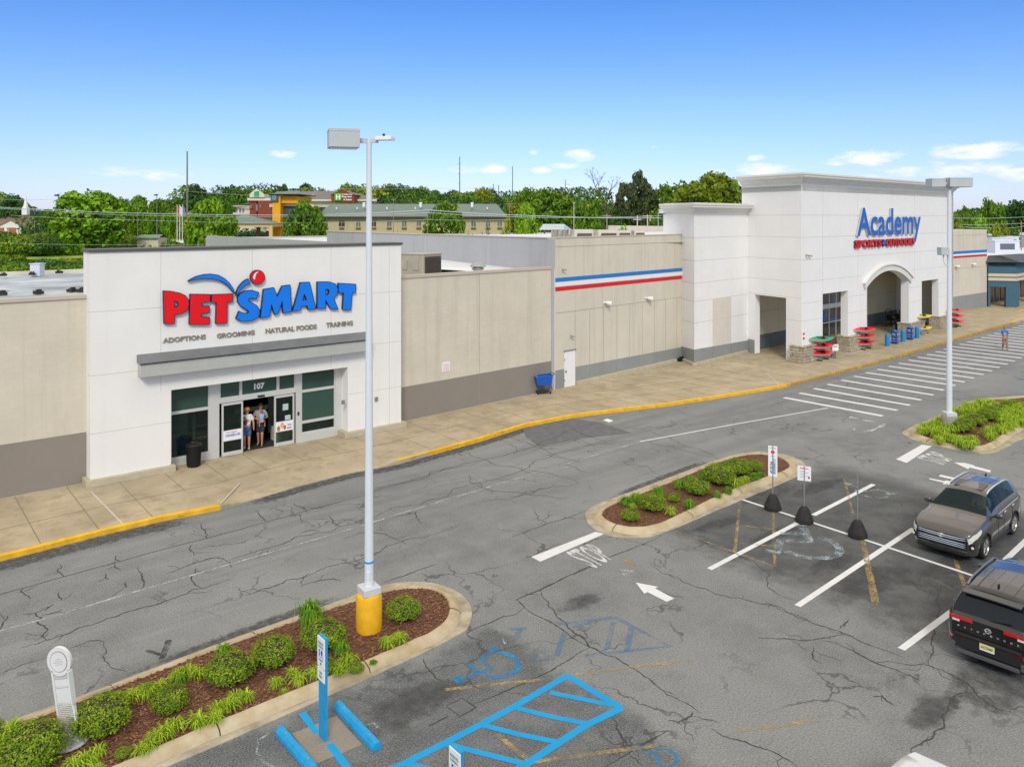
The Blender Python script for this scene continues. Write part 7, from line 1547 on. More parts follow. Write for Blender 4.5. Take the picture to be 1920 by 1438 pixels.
x, y = G(1884, 656); person('person in a blue polo shirt and khaki trousers walking across the striped crossing', (x, y, 0), R(215), 1.75, shirt_b, khaki, (.22, .17, .12), dict(lkn=(.07, .055, .285), lan=(.10, .06, .05), rkn=(.02, -.055, .28), ran=(-.10, -.06, .065), rtoe=(-.03, -.065, .02), lel=(-.04, .125, .65), lwr=(.0, .125, .51), rel=(.01, -.125, .65), rwr=(.07, -.12, .52)), shoes=(.06, .04, .03), legs_cover=1)
x, y = G(463, 841, .17); a1 = person('person in a mustard cap, white tee and denim shorts leaving the pet shop', (x, y, .16), R(238), 1.76, shirt_w, denim, (.12, .07, .04), dict(lkn=(.03, .055, .285), lan=(.03, .055, .05), rkn=(.06, -.05, .29), ran=(.0, -.05, .06), rel=(.0, -.165, .66), rwr=(.12, -.09, .66), lel=(-.01, .15, .65), lwr=(.03, .165, .51)), shoes=(.5, .45, .4), cap=M('mustard_cap', (.62, .33, .02), rough=.8, var=.05), legs_cover=.9)
x2, y2 = G(490, 835, .17); a2 = person('bareheaded person in a grey tee and black shorts in the pet shop doorway', (x2, y2 + .1, .16), R(238), 1.83, shirt_g, dark_c, (.09, .05, .03), dict(lkn=(.07, .05, .29), lan=(.06, .045, .05), rkn=(.02, -.05, .28), ran=(-.03, -.05, .055), lel=(.01, .165, .66), lwr=(.13, .06, .66), rel=(.02, -.16, .66), rwr=(.14, -.02, .63)), shoes=(.04, .04, .04), legs_cover=.9)
sit = dict(lhip=(.02, .06, .49), rhip=(.02, -.06, .49), lkn=(.16, .12, .44), rkn=(.16, -.12, .44), lan=(.14, .12, .24), ran=(.14, -.12, .24), lel=(.06, .13, .68), rel=(.06, -.13, .68), lwr=(.15, .10, .66), rwr=(.15, -.1, .66), head=(.012, 0, .915), crown=(0, 0, .985))
def off(loc, rz, f, l, z): return (loc[0] + math.cos(rz) * f - math.sin(rz) * l, loc[1] + math.sin(rz) * f + math.cos(rz) * l, z)
person('toddler in a dark top carried by the person in the mustard cap', off((x, y), R(238), .27, -.04, .16 + .62), R(130), .82, M('navy_top', (.03, .035, .07), rough=.9, var=.1), M('toddler_grey', (.2, .2, .22), rough=.9), (.16, .09, .04), sit, shoes=(.05, .05, .05), legs_cover=.9, skin=skin_c)
person('child in a pale blue top held by the person in the grey tee', off((x2, y2 + .1), R(238), .27, .10, .16 + .66), R(60), .90, M('pale_blue_top', (.22, .47, .68), rough=.9, var=.05), M('child_pink', (.50, .28, .32), rough=.9), (.20, .10, .05), sit, shoes=(.5, .5, .52), legs_cover=.9, skin=skin_c)
d = Vector((math.cos(R(183.5)), math.sin(R(183.5)), 0)); n_ = Vector((-d.y, d.x, 0)); p = Vector((27.0, 10.52, 0)) + d * (4.89 / 2 - 1.40 - 1.30) + n_ * .37
person('driver in a pale shirt sitting behind the windscreen of the grey SUV', (p.x, p.y, .72 - .86), R(183.5), 1.7, M('shirt_pale', (.5, .53, .52), rough=.9, var=.1), dark_c, (.35, .3, .25), dict(lhip=(.04, .055, .52), rhip=(.04, -.055, .52), lkn=(.26, .07, .56), rkn=(.26, -.07, .56), lan=(.36, .07, .38), ran=(.36, -.07, .38), ltoe=(.42, .07, .37), rtoe=(.42, -.07, .37), lel=(.08, .15, .68), rel=(.08, -.15, .68), lwr=(.22, .08, .69), rwr=(.22, -.08, .69)), skin=skin_c)
# ================================================================== BEYOND THE SHOPS
def tree_mesh(seed, style='round', n=2600, leaf=.42):
    """unit tree: 1 m wide crown radius .5, height 1; returns crown and trunk builders"""
    rnd = random.Random(seed); cr, tk = MB(), MB(); lobes = []
    if style == 'round': base, ch = .57, .43; K = 34
    elif style == 'oak': base, ch = .54, .46; K = 44
    elif style == 'dome': base, ch = .52, .47; K = 120
    elif style == 'pine': base, ch = .56, .44; K = 30
    elif style == 'airy': base, ch = .60, .38; K = 18
    else: base, ch = .58, .42; K = 20
    for _ in range(K):
        a = rnd.uniform(0, 6.283); zz_ = rnd.uniform(-1, 1); q = math.sqrt(1 - zz_ * zz_); rr = rnd.uniform(.45, .85)
        if style == 'pine': wv = .62 + .38 * math.sin(2.2 * (1 - (zz_ + 1) / 2) + .5)
        else: wv = 1
        lr = rnd.uniform(.10, .17) * (.8 if style in ('pine', 'airy') else .62 if style == 'dome' else 1); rr = 1 if _ % 3 else rnd.uniform(.6 if style == 'dome' else .3, .9 if style == 'dome' else .8)
        lobes.append((Vector((q * math.cos(a) * (.5 - lr) * rr * wv, q * math.sin(a) * (.5 - lr) * rr * wv, base + zz_ * (ch - lr) * rr)), lr))
    lobes.append((Vector((0, 0, base)), .24))
    for _ in range(n):
        c, r = lobes[rnd.randrange(len(lobes))]; d = Vector((rnd.gauss(0, 1), rnd.gauss(0, 1), rnd.gauss(.15, 1))).normalized(); p = c + d * r * rnd.uniform(.55, 1.08) * (1 + .2 * mnoise.noise(d * 3 + c * 9)); p.z = min(p.z, 1.0)
        nn = (d + Vector((rnd.gauss(0, .6), rnd.gauss(0, .6), rnd.gauss(.2, .5)))).normalized(); u = nn.orthogonal().normalized(); w = nn.cross(u); a = rnd.uniform(0, 6.3); u, w = u * math.cos(a) + w * math.sin(a), w * math.cos(a) - u * math.sin(a); s = leaf * rnd.uniform(.5, 1.1) * .115
        cr.quad(p - u * s, p + w * s * .7 + u * s * .2, p + u * s, p - w * s * .7)
    tk.cyl((0, 0, 0), (0, 0, base), .035, .018, 8)
    for c, r in lobes[:12]: tk.cyl((0, 0, base * rnd.uniform(.4, .9)), tuple(c), .012, .004, 5)
    return cr, tk
bark = M('tree_bark', (.085, .065, .045), rough=.95, var=.3, vs=3)
LV = {'mid': leafmat('leaf_mid', (.06, .155, .012), (.17, .29, .02), isl=.5, vs=.2), 'bright': leafmat('leaf_bright', (.11, .25, .012), (.25, .42, .022), isl=.5, vs=.2), 'dark': leafmat('leaf_dark', (.03, .095, .02), (.075, .17, .03), isl=.45, vs=.15), 'yellow': leafmat('leaf_yellow', (.16, .22, .015), (.32, .36, .03), isl=.45, vs=.15), 'olive': leafmat('leaf_olive', (.085, .16, .012), (.24, .30, .02), isl=.45, vs=.2), 'pine': leafmat('leaf_pine', (.055, .085, .03), (.11, .14, .05), isl=.45, vs=.2)}
def ground_z(x, y): return terr(x, y)
TP = {}
def tree(px, ptop, pbase, wpx, f, kind, style, label, seed=0, n=2800, leaf=.42, group=None, name='tree'):
    x, y, _ = FD(px, f, z=0); zg = ground_z(x, y); zt_ = HC - (ptop - 408) * f / 1500; H = max(4, zt_ - zg); Wd = wpx * f / 1500
    key = (style, seed, n); 
    if key not in TP:
        c, k = tree_mesh(seed + 3, style, n, leaf); a = c.build('c', bark); b_ = k.build('k', bark); TP[key] = (a.data, b_.data); bpy.data.objects.remove(a); bpy.data.objects.remove(b_)
    t = thing(name, label, 'tree', (x, y, zg - .1), random.uniform(0, 6.28), group)
    for i, nm in ((0, 'crown'), (1, 'trunk')):
        me = TP[key][i]
        if i == 0:
            me = me.copy(); me.materials.clear(); me.materials.append(LV[kind])
        o = bpy.data.objects.new(nm, me); COL.objects.link(o); o.parent = t
    t.scale = (Wd, Wd, H); return t
random.seed(31)
tree(166, 352, 462, 152, 112, 'bright', 'dome', 'large broad green tree on the bank behind the left end of the white shop front', 1, 9500, .30)
tree(398, 366, 447, 100, 108, 'bright', 'dome', 'round bright green tree left of the hotel canopy', 2, 8000, .30)
tree(573, 371, 447, 92, 104, 'mid', 'dome', 'rounded green tree in front of the orange hotel tower', 3, 8000, .30)
tree(834, 367, 440, 84, 128, 'mid', 'dome', 'green tree standing before the hotel wing, right of its middle', 4, 6000, .30)
tree(987, 379, 445, 58, 118, 'bright', 'round', 'bright green tree at the right end of the hotel wing', 5, 3200, .36)
tree(951, 392, 445, 26, 116, 'yellow', 'airy', 'thin reddish yellow sapling beside the hotel end', 6, 700, .30)
tree(912, 416, 447, 26, 112, 'dark', 'airy', 'small dark shrubby tree under the hotel windows', 7, 900, .3)
tree(880, 425, 447, 22, 112, 'dark', 'round', 'low dark bush under the hotel windows, left of the shrubby tree', 7, 900, .3)
tree(743, 425, 447, 16, 112, 'dark', 'round', 'tiny dark bush below the hotel windows beside the thin pole', 7, 900, .3)
tree(1195, 318, 430, 84, 175, 'pine', 'pine', 'tall dark olive pine left of the white shop pillar', 8, 5200, .40, name='pine_tree')
tree(1328, 318, 428, 166, 158, 'olive', 'dome', 'huge domed yellow green oak behind the white shop pillar', 9, 12000, .27, name='oak_tree')
tree(1268, 330, 430, 90, 168, 'mid', 'oak', 'dense green tree adjoining the huge domed oak on its left', 10, 4200, .38)
tree(1235, 382, 440, 46, 150, 'dark', 'round', 'dark lower tree between the pine and the domed oak', 11, 2200)
tree(1100, 368, 440, 70, 150, 'mid', 'round', 'green tree behind the roof coolers, left of the bare tree', 12, 3200)
tree(1038, 352, 440, 100, 175, 'mid', 'oak', 'broad green tree above the small pavilion roof', 13, 4200)
tree(1170, 416, 440, 36, 120, 'bright', 'round', 'small bright bushy tree behind the roof coolers', 14, 1200)
tree(1150, 385, 440, 50, 165, 'dark', 'oak', 'dark reddish green tree below the bare tree', 15, 2200)
tree(1860, 363, 440, 52, 205, 'mid', 'oak', 'tall green tree behind the far right roofs', 16, 3600)
tree(1900, 368, 440, 60, 210, 'dark', 'oak', 'tall dark tree at the right edge behind the far roofs', 17, 3600)
tree(1805, 385, 440, 44, 190, 'mid', 'round', 'green tree just right of the tall entrance block', 18, 2600)
tree(1838, 398, 450, 40, 180, 'bright', 'round', 'bright green lower tree right of the tall entrance block', 19, 2200)
tree(1795, 410, 450, 34, 150, 'yellow', 'round', 'yellow green tree peeking over the far beige wall', 20, 1500)
tree(1873, 406, 458, 36, 150, 'yellow', 'airy', 'autumn yellow tree behind the far roof units', 21, 1600)
tree(1898, 420, 458, 34, 150, 'mid', 'round', 'small green tree at the right edge before the houses', 22, 1500)
for i, (px, top, w, f, kd, sty, l) in enumerate(((28, 366, 60, 235, 'dark', 'oak', 'broad dark tree behind the church steeple'), (95, 392, 40, 200, 'mid', 'round', 'small rounded tree between the church and the large left tree'), (224, 366, 44, 190, 'mid', 'round', 'mid green tree right of the large left tree'), (262, 364, 50, 200, 'bright', 'oak', 'bright tree between the two dark lamp posts'),
   (298, 370, 44, 185, 'mid', 'round', 'green tree behind the dark lamp post left of the flagpoles'), (318, 392, 34, 165, 'bright', 'round', 'small bright tree just left of the flagpoles'), (368, 344, 56, 260, 'dark', 'oak', 'tall dark tree behind the tall slender mast'), (436, 346, 60, 290, 'dark', 'oak', 'tall dark tree behind the brick hotel, left of its gable'), (527, 342, 46, 330, 'dark', 'oak', 'dark crown rising behind the brick hotel roof'), (572, 342, 50, 340, 'dark', 'oak', 'wide dark crown behind the brick hotel ridge'),
   (650, 342, 46, 330, 'yellow', 'oak', 'olive crown above the green H sign'), (727, 341, 56, 290, 'yellow', 'oak', 'olive green crown right of the tall near lamp post'), (790, 348, 60, 280, 'mid', 'oak', 'mid green crown above the hotel ridge'), (905, 350, 60, 270, 'yellow', 'oak', 'olive crown above the right end of the hotel'), (990, 347, 56, 230, 'mid', 'oak', 'green crown behind the bright tree at the hotel end'))):
    tree(px, top, 445, w, f, kd, sty, l, 2 + i % 3, 4500, .36)
tree(470, 426, 447, 70, 152, 'dark', 'round', 'dark tree seen under the hotel canopy roof', 4, 2200)
# bare tree
x, y, _ = FD(1142, 165, z=0); zg = ground_z(x, y); t = thing('bare_tree', 'leafless tree with thin dark branches left of the pine', 'tree', (x, y, zg)); mb = MB(); rnd = random.Random(4)
def br_(p, d, L, r, k):
    q = p + d * L; mb.cyl(p, q, r, r * .6, 5)
    if k:
        for _ in range(3 if k > 1 else 4): dd = (d + Vector((rnd.gauss(0, .5), rnd.gauss(0, .5), rnd.gauss(.05, .25)))).normalized(); br_(q, dd, L * rnd.uniform(.48, .70), r * .55, k - 1)
br_(Vector((0, 0, 0)), Vector((0, 0, 1)), 7.6, .26, 5); mb.build('branches', bark, t)
# forest band: one mass
def mass(name, label, spans, kinds, n_each, seed, rr=(3.5, 6.5)):
    rnd = random.Random(seed); mbs = MB(); ks = list(kinds)
    for (pa, pb, ta, tb, f0, f1, cnt) in spans:
        for i in range(cnt):
            s = (i + rnd.random()) / cnt; px = pa + (pb - pa) * s; f = rnd.uniform(f0, f1); top = ta + (tb - ta) * s + rnd.choice((-4, 0, 3, 6, 11, 15)); x, y, _ = FD(px, f, z=0); zt_ = HC - (top - 408) * f / 1500; zg = ground_z(x, y); mi = rnd.randrange(len(ks)); R0_ = rnd.uniform(*rr) * f / 250
            for _ in range(n_each):
                d = Vector((rnd.gauss(0, 1), rnd.gauss(0, 1), rnd.gauss(.1, 1))).normalized(); sq = 1 + .35 * mnoise.noise(d * 2 + Vector((i, seed, 0))) + .15 * mnoise.noise(d * 6 + Vector((i, 0, 0))); H2 = (zt_ - zg) * .5
                p = Vector((x, y, zg + H2)) + Vector((d.x * R0_ * sq, d.y * R0_ * sq, d.z * H2 * (.82 + .18 * sq))) * rnd.uniform(.86, 1.0)
                u = (d + Vector((rnd.gauss(0, .6), rnd.gauss(0, .6), rnd.gauss(.2, .5)))).normalized(); a = u.orthogonal().normalized(); w = u.cross(a); sz = rnd.uniform(.24, .52) * f / 230
                mbs.quad(p - a * sz, p + w * sz * .7, p + a * sz, p - w * sz * .7, m=mi)
    return tag(mbs.build(name, [LV[k] for k in ks]), label, 'woodland', kind='stuff')
mass('woodland', 'continuous green wood along the skyline behind the hotels and shops', [(-900, -30, 368, 362, 240, 300, 34), (1990, 2500, 384, 380, 260, 330, 14), (-30, 50, 358, 372, 240, 300, 9), (50, 110, 392, 394, 260, 330, 6), (190, 260, 372, 380, 240, 320, 6), (260, 345, 378, 368, 240, 300, 9), (345, 440, 347, 352, 250, 320, 12), (430, 490, 346, 356, 320, 380, 8), (490, 570, 346, 350, 320, 380, 9), (560, 690, 350, 350, 320, 380, 14), (690, 790, 344, 350, 260, 340, 14), (780, 900, 352, 358, 260, 340, 14), (880, 1130, 356, 354, 240, 320, 26), (700, 1250, 372, 376, 210, 250, 40), (1100, 1300, 378, 376, 220, 300, 16), (1420, 1500, 395, 395, 260, 300, 4), (1780, 1990, 392, 384, 240, 330, 18), (60, 420, 396, 392, 200, 240, 22), (-20, 110, 396, 400, 260, 300, 8)], ('mid', 'dark', 'mid', 'yellow', 'dark'), 760, 3)
mass('creeper_thicket', 'dense dark green creeper covered thicket on the left bank', [(-400, -60, 440, 438, 124, 140, 20), (-60, 100, 437, 440, 124, 140, 34), (95, 150, 442, 446, 125, 140, 8), (-60, 160, 502, 499, 76, 84, 30), (-60, 60, 478, 486, 100, 112, 12), (40, 155, 492, 488, 92, 100, 8), (200, 250, 430, 444, 130, 150, 8), (225, 330, 448, 452, 120, 125, 10)], ('dark', 'mid', 'mid', 'olive'), 700, 8, rr=(4.6, 7.2))

# ---- hotels -----------------------------------------------------------------------
def fz(py, f): return HC - (py - 408) * f / 1500
def fx(px, px0, f): return (px - px0) * f / 1500
hb = M('hotel_buff', (.50, .42, .25), rough=.9, var=.06, vs=1); hroof = M('hotel_green_roof', (.15, .20, .18), rough=.7, var=.1, vs=1.2); orange = M('hotel_orange', (.78, .36, .015), rough=.8, var=.05); hdark = M('hotel_dark_brown', (.05, .035, .025), rough=.8, var=.1); hslate = M('hotel_slate', (.07, .08, .09), rough=.8, var=.1)
winglass = M('window_pane_grey', (.16, .18, .17), rough=.15, var=.4, vs=1.5); f = 150.; p0_ = 780
x, y, _ = FD(p0_, f, z=0); zg = ground_z(x, y) - .3
ht = thing('hotel', 'long two storey buff hotel with a green roof, canopy and orange corner tower', 'hotel', (x, y, zg), RC)
X = lambda px: fx(px, p0_, f); Z = lambda py: fz(py, f) - zg
mb = MB(); mb.box(X(592), 0, 0, X(946), 14, Z(408)); mb.build('wall', hb, ht)
mb = MB(); e0, e1 = X(586), X(951); zr_, ze = Z(381.5), Z(406.5); mb.quad((e0, -.8, ze), (e1, -.8, ze), (X(930), 7, zr_), (X(606), 7, zr_)).quad((e1, -.8, ze), (e1, 14.8, ze), (X(930), 7, zr_)).quad((e1, 14.8, ze), (e0, 14.8, ze), (X(606), 7, zr_), (X(930), 7, zr_)).quad((e0, 14.8, ze), (e0, -.8, ze), (X(606), 7, zr_)); mb.build('roof', hroof, ht)
mb = MB(); mb.box(e0, -.9, Z(409.5), e1, -.8, ze); mb.box(e0, -.85, Z(409.6), e1, .1, Z(409.4)); mb.build('eave', hdark, ht)
for i, px in enumerate((611, 641, 672, 701, 730, 758, 785.5, 812, 862, 888, 915, 937)):
    w = 5.2 if i != 1 else 6.5; mb = MB(); mb.box(X(px - w), -.08, Z(426), X(px + w), .02, Z(413.5)); o = mb.build('window', M('win_frame_buff', (.62, .55, .38), rough=.7), ht)
    mb = MB(); mb.box(X(px - w + .8), -.1, Z(425), X(px - .3), -.081, Z(414.3)); mb.box(X(px + .3), -.1, Z(425), X(px + w - .8), -.081, Z(414.3)); mb.build('pane', winglass if i not in (1, 3) else hdark, o)
    mb = MB(); mb.box(X(px - 4.6), -.15, Z(430.5), X(px + 4.6), .02, Z(427.0)); mb.build('wall_unit', M('ptac_brown', (.17, .10, .055), rough=.7), ht)
for px in (650, 664, 794): MB().box(X(px), -.12, 0, X(px + 1.6), 0, Z(409)).build('pilaster', hb, ht)
for px in (625, 664, 721, 775, 846, 912):
    mb = MB(); mb.box(X(px), 2.2, Z(392), X(px + 2), 2.6, Z(388.5)); mb.build('roof_vent', signwhite, ht)
for px in (676, 784, 882): mb = MB(); mb.box(X(px), 2., Z(388), X(px + 4), 3., Z(381.5)); mb.cyl((X(px + 2), 2.5, Z(381)), (X(px + 2), 2.5, Z(379.5)), .35, .3, 8); mb.build('roof_vent', signwhite, ht)
# canopy and tower
f2 = 138.; X2 = lambda px: fx(px, p0_, f) + (px - p0_) * (f2 - f) / 1500; Z2_ = lambda py: fz(py, f2) - zg; yo = f2 - f
mb = MB(); a, b_, c = X2(432), X2(526), X2(461); zz0, zz1 = Z2_(420), Z2_(403.5)
mb.quad((a, yo, zz0), (b_, yo, zz0), (c + .5, yo + 3.5, zz1), (c - .5, yo + 3.5, zz1)).quad((b_, yo, zz0), (b_, yo + 8, zz0), (c + .5, yo + 3.5, zz1)).quad((b_, yo + 8, zz0), (a, yo + 8, zz0), (c - .5, yo + 3.5, zz1), (c + .5, yo + 3.5, zz1)).quad((a, yo + 8, zz0), (a, yo, zz0), (c - .5, yo + 3.5, zz1)); mb.build('canopy_roof', hroof, ht)
mb = MB(); mb.box(X2(438), yo + .3, Z2_(426), X2(525), yo + 7.7, zz0 - .02); 
for px in (438, 519): mb.box(X2(px), yo + .3, 0, X2(px + 6), yo + .9, Z2_(426))
mb.build('canopy', M('canopy_buff', (.66, .47, .20), rough=.8, var=.05), ht)
mb = MB(); mb.box(X2(486), yo + 3, 0, X2(492), yo + 3.6, Z2_(426)); mb.box(X2(500), yo + 4, 0, X2(511), yo + 4.5, Z2_(434)); mb.box(X2(442), yo + .25, Z2_(432), X2(447), yo + .29, Z2_(430)); mb.build('canopy_pillar', M('canopy_brown', (.20, .10, .05), rough=.8, var=.1), ht)
XX = X; X = lambda px: XX(px) * .967
mb = MB(); mb.box(X(517), -5, 0, X(532), 6, Z(369)); mb.box(X(529), -4.2, Z(382), X(562), 6, Z(369)); mb.build('tower', orange, ht)
mb = MB(); mb.box(X(505), -2, 0, X(516), 6, Z(388)); mb.box(X(533), -3, 0, X(592), 6, Z(388)); mb.build('slate_wall', hslate, ht)
mb = MB(); mb.box(X(503), -2.3, Z(389), X(516), 6, Z(383)); mb.quad((X(533), -3.4, Z(384)), (X(560), -3.4, Z(378)), (X(596), -3.4, Z(386)), (X(596), -3.4, Z(389)), (X(533), -3.4, Z(387))); mb.build('tower_trim', M('hotel_cream', (.62, .55, .42), rough=.8), ht)
mb = MB(); a, b_ = X(513), X(568); mb.quad((a, -5.5, Z(365.5)), (b_, -5.5, Z(365.5)), (X(550), 1, Z(357.5)), (X(532), 1, Z(357.5))); mb.quad((b_, -5.5, Z(365.5)), (b_, 7, Z(365.5)), (X(550), 1, Z(357.5))); mb.quad((a, 7, Z(365.5)), (a, -5.5, Z(365.5)), (X(532), 1, Z(357.5))); mb.box(a, -5.5, Z(367), b_, 7, Z(365.6), 1); mb.build('tower_roof', [hroof, hdark], ht)
mb = MB(); mb.box(X(514.5), -5.3, Z(379.5), X(528.5), -5.0, Z(365.5)); mb.box(X(516), -5.35, Z(378), X(526.5), -5.301, Z(367.3), 1); put_text(mb, 'Q', quadfn([(X(518), -5.37, Z(376)), (X(524.5), -5.37, Z(376)), (X(524.5), -5.37, Z(369)), (X(518), -5.37, Z(369))]), .0, m=2); mb.build('hotel_sign', [hslate, M('sign_teal', (.04, .16, .20), rough=.5, var=.3, vs=2), M('sign_pale', (.4, .5, .5), rough=.5)], ht)
X = XX
# brick hotel behind
f = 215.; p0_ = 560; x, y, _ = FD(p0_, f, z=0); zg = ground_z(x, y) - .3; X = lambda px: fx(px, p0_, f); Z = lambda py: fz(py, f) - zg
hh2 = thing('hotel', 'brick and white hotel with grey roofs and green H sign, behind the orange tower', 'hotel', (x, y, zg), RC)
brick = M('red_brick', (.24, .055, .035), rough=.9, var=.2, vs=4); cream = M('cream_render', (.66, .60, .52), rough=.9, var=.05); groof = M('grey_shingle', (.17, .16, .155), rough=.9, var=.15, vs=1.5)
mb = MB(); mb.box(X(500), 0, 0, X(706), 16, Z(377)); mb.box(X(440), 1, 0, X(506), 12, Z(385)); mb.build('wall', cream, hh2)
mb = MB(); mb.box(X(475), -3, Z(410), X(488), 3, Z(376)); mb.box(X(491), -3.5, Z(410), X(517), 3, Z(375)); mb.build('brick_wall', brick, hh2); mb = MB(); mb.box(X(629), -5, Z(380), X(671), 0, Z(367)); mb.quad((X(627), -5.2, Z(367)), (X(673), -5.2, Z(367)), (X(650), -5.2, Z(358.5))); mb.build('brick_gable', brick, hh2)
mb = MB(); mb.quad((X(496), -1, Z(375)), (X(712), -1, Z(374)), (X(640), 8, Z(356.5)), (X(503), 8, Z(357.5))).quad((X(712), -1, Z(374)), (X(706), 17, Z(374)), (X(640), 8, Z(356.5))).quad((X(434), 0, Z(387)), (X(480), 0, Z(380)), (X(480), 8, Z(374)), (X(462), 8, Z(377)));
mb.quad((X(627), -5.3, Z(366.6)), (X(650), -5.3, Z(357.6)), (X(650), 4, Z(357.6)), (X(627), 4, Z(366.6))); mb.quad((X(673), -5.3, Z(366.6)), (X(650), -5.3, Z(357.6)), (X(650), 4, Z(357.6)), (X(673), 4, Z(366.6))); mb.build('roof', groof, hh2)
mb = MB(); mb.box(X(472), -3.6, Z(377), X(519), -3, Z(372)); mb.box(X(560), -1.3, Z(377.5), X(708), -1, Z(374.3)); mb.box(X(477), -4, Z(371), X(504), 0, Z(365)); mb.quad((X(477), -4.02, Z(365)), (X(504), -4.02, Z(365)), (X(490), -4.02, Z(354))); mb.box(X(437), -.2, Z(402), X(500), 1, Z(399)); mb.box(X(437), -.2, Z(387.5), X(476), 0, Z(386)); mb.build('cream_trim', cream, hh2)
mb = MB(); mb.quad((X(485.5), -4.05, Z(370)), (X(495), -4.05, Z(370)), (X(495), -4.05, Z(359)), (X(485.5), -4.05, Z(361))); mb.build('gable_sign', M('sign_green', (.03, .35, .14), rough=.5, var=.2, vs=1), hh2)
for px, pa, pb in ((441, 391, 399), (448, 391, 399), (454, 391, 399), (467, 387, 392), (474, 387, 392), (479, 385, 391), (489.5, 384, 396), (496, 384, 390), (551, 380, 388)):
    mb = MB(); yy = -3.62 if px > 478 and px < 500 else .98 - (1.2 if px < 460 else 0.03); yy = -3.6 if 478 < px < 500 else .95; mb.box(X(px - 1.6), yy - .05, Z(pb), X(px + 1.6), yy, Z(pa)); mb.build('window', winglass, hh2)
mb = MB(); mb.box(X(636), -5.45, Z(377), X(648), -5.3, Z(364)); Hq = lambda a, b_, c_, d_: quadfn([(X(a), -5.5, Z(b_)), (X(c_), -5.5, Z(b_)), (X(c_), -5.5, Z(d_)), (X(a), -5.5, Z(d_))])
put_text(mb, 'H', Hq(638.5, 375, 646, 366), .03, m=1); put_text(mb, 'Holiday Inn', Hq(649, 368, 668, 364.5), .03, m=1); put_text(mb, 'Express', Hq(649, 372.5, 667, 368.2), .03, m=1); put_text(mb, '& Suites', Hq(652, 377, 667, 373.5), .03, m=1); mb.build('hotel_sign', [M('sign_bright_green', (.06, .50, .03), rough=.5, var=.1), signwhite], hh2)
mb = MB(); mb.quad((X(575), -1.2, Z(369)), (X(588), -1.2, Z(364.5)), (X(592), -1.2, Z(364.5)), (X(590), -1.2, Z(368))); mb.build('dormer', M('dormer_pale', (.6, .4, .36), rough=.8), hh2)
# church
f = 225.; p0_ = 20; x, y, _ = FD(p0_, f, z=0); zg = ground_z(x, y) - .3; X = lambda px: fx(px, p0_, f); Z = lambda py: fz(py, f) - zg
ch = thing('church', 'low brown roofed church with a slender white steeple at the far left', 'church', (x, y, zg), RC); broof = M('brown_shingle', (.20, .14, .105), rough=.9, var=.1)
mb = MB(); mb.box(X(-40), 3, 0, X(24), 14, Z(421)); mb.box(X(13), -4, 0, X(57), 6, Z(427)); mb.build('wall', cream, ch)
mb = MB(); mb.quad((X(-44), 2, Z(424)), (X(30), 2, Z(423)), (X(40), 9, Z(405)), (X(-44), 9, Z(402))); mb.quad((X(10), -4.5, Z(427.5)), (X(38), -4.5, Z(413.5)), (X(38), 8, Z(413.5)), (X(10), 8, Z(427.5))); mb.quad((X(66), -4.5, Z(427.5)), (X(38), -4.5, Z(413.5)), (X(38), 8, Z(413.5)), (X(66), 8, Z(427.5))); mb.build('roof', broof, ch)
mb = MB(); mb.quad((X(12), -4.3, Z(427)), (X(64), -4.3, Z(427)), (X(38), -4.3, Z(414.2))); mb.box(X(26), -4.3, 0, X(31), -4.1, Z(427)); mb.box(X(48), -4.3, 0, X(52), -4.1, Z(427)); mb.box(X(1), 2.8, 0, X(9), 3, Z(427)); mb.build('gable', M('gable_white', (.72, .68, .64), rough=.8), ch)
mb = MB(); mb.box(X(13.5), -4.2, 0, X(25), -4.05, Z(427)); mb.box(X(33), -4.2, 0, X(47), -4.05, Z(427)); mb.build('brick_panel', M('brick_orange', (.38, .14, .07), rough=.9, var=.1), ch)
w = M('steeple_white', (.80, .80, .80), rough=.6, var=0); cx = X(12.8); mb = MB(); mb.box(cx - .75, 8, Z(403), cx + .75, 9.5, Z(389.5)); mb.box(cx - .6, 8.1, Z(389.5), cx + .6, 9.4, Z(387)); k = len(mb.v); mb.cyl((cx, 8.75, Z(387)), (cx, 8.75, Z(360)), .62, .03, 8); mb.build('steeple', w, ch)
f = 230.; x, y, _ = FD(70, f, z=0); t = thing('canopy_building', 'low pale canopied roadside building right of the church', 'building', (x, y, ground_z(x, y)), RC); mb = MB(); zz_ = fz(416, f) - ground_z(x, y); mb.box(-2.5, 0, zz_ - .6, 2.2, 4, zz_ + .3); mb.build('roof', groof, t); mb = MB(); mb.box(-2.4, .2, 0, 2, 3.8, zz_ - 1.6); mb.box(-2.5, -.1, zz_ - .95, 2.2, 0, zz_ - .6); mb.build('wall', cream, t)
# cream pump house
f = 118.; x, y, _ = FD(277, f, z=0); zg = ground_z(x, y); t = thing('pump_house', 'small cream hut with a green metal roof behind the white shop front', 'hut', (x, y, zg - .4), RC); hw = 19.5 * f / 1500; zz0, zz1 = fz(446, f) - zg + .4, fz(440.5, f) - zg + .4
MB().box(-hw, 0, 0, hw, 3, zz0).build('wall', M('hut_cream', (.60, .53, .42), rough=.9, var=.05), t); mb = MB(); mb.quad((-hw - .2, -.3, zz0), (hw + .2, -.3, zz0), (hw + .1, 1.5, zz1), (-hw - .1, 1.5, zz1)).quad((hw + .2, 3.3, zz0), (-hw - .2, 3.3, zz0), (-hw - .1, 1.5, zz1), (hw + .1, 1.5, zz1)); mb.box(-hw - .2, -.32, zz0 - .12, hw + .2, -.3, zz0); mb.build('roof', M('hut_green_roof', (.13, .22, .17), rough=.5), t)
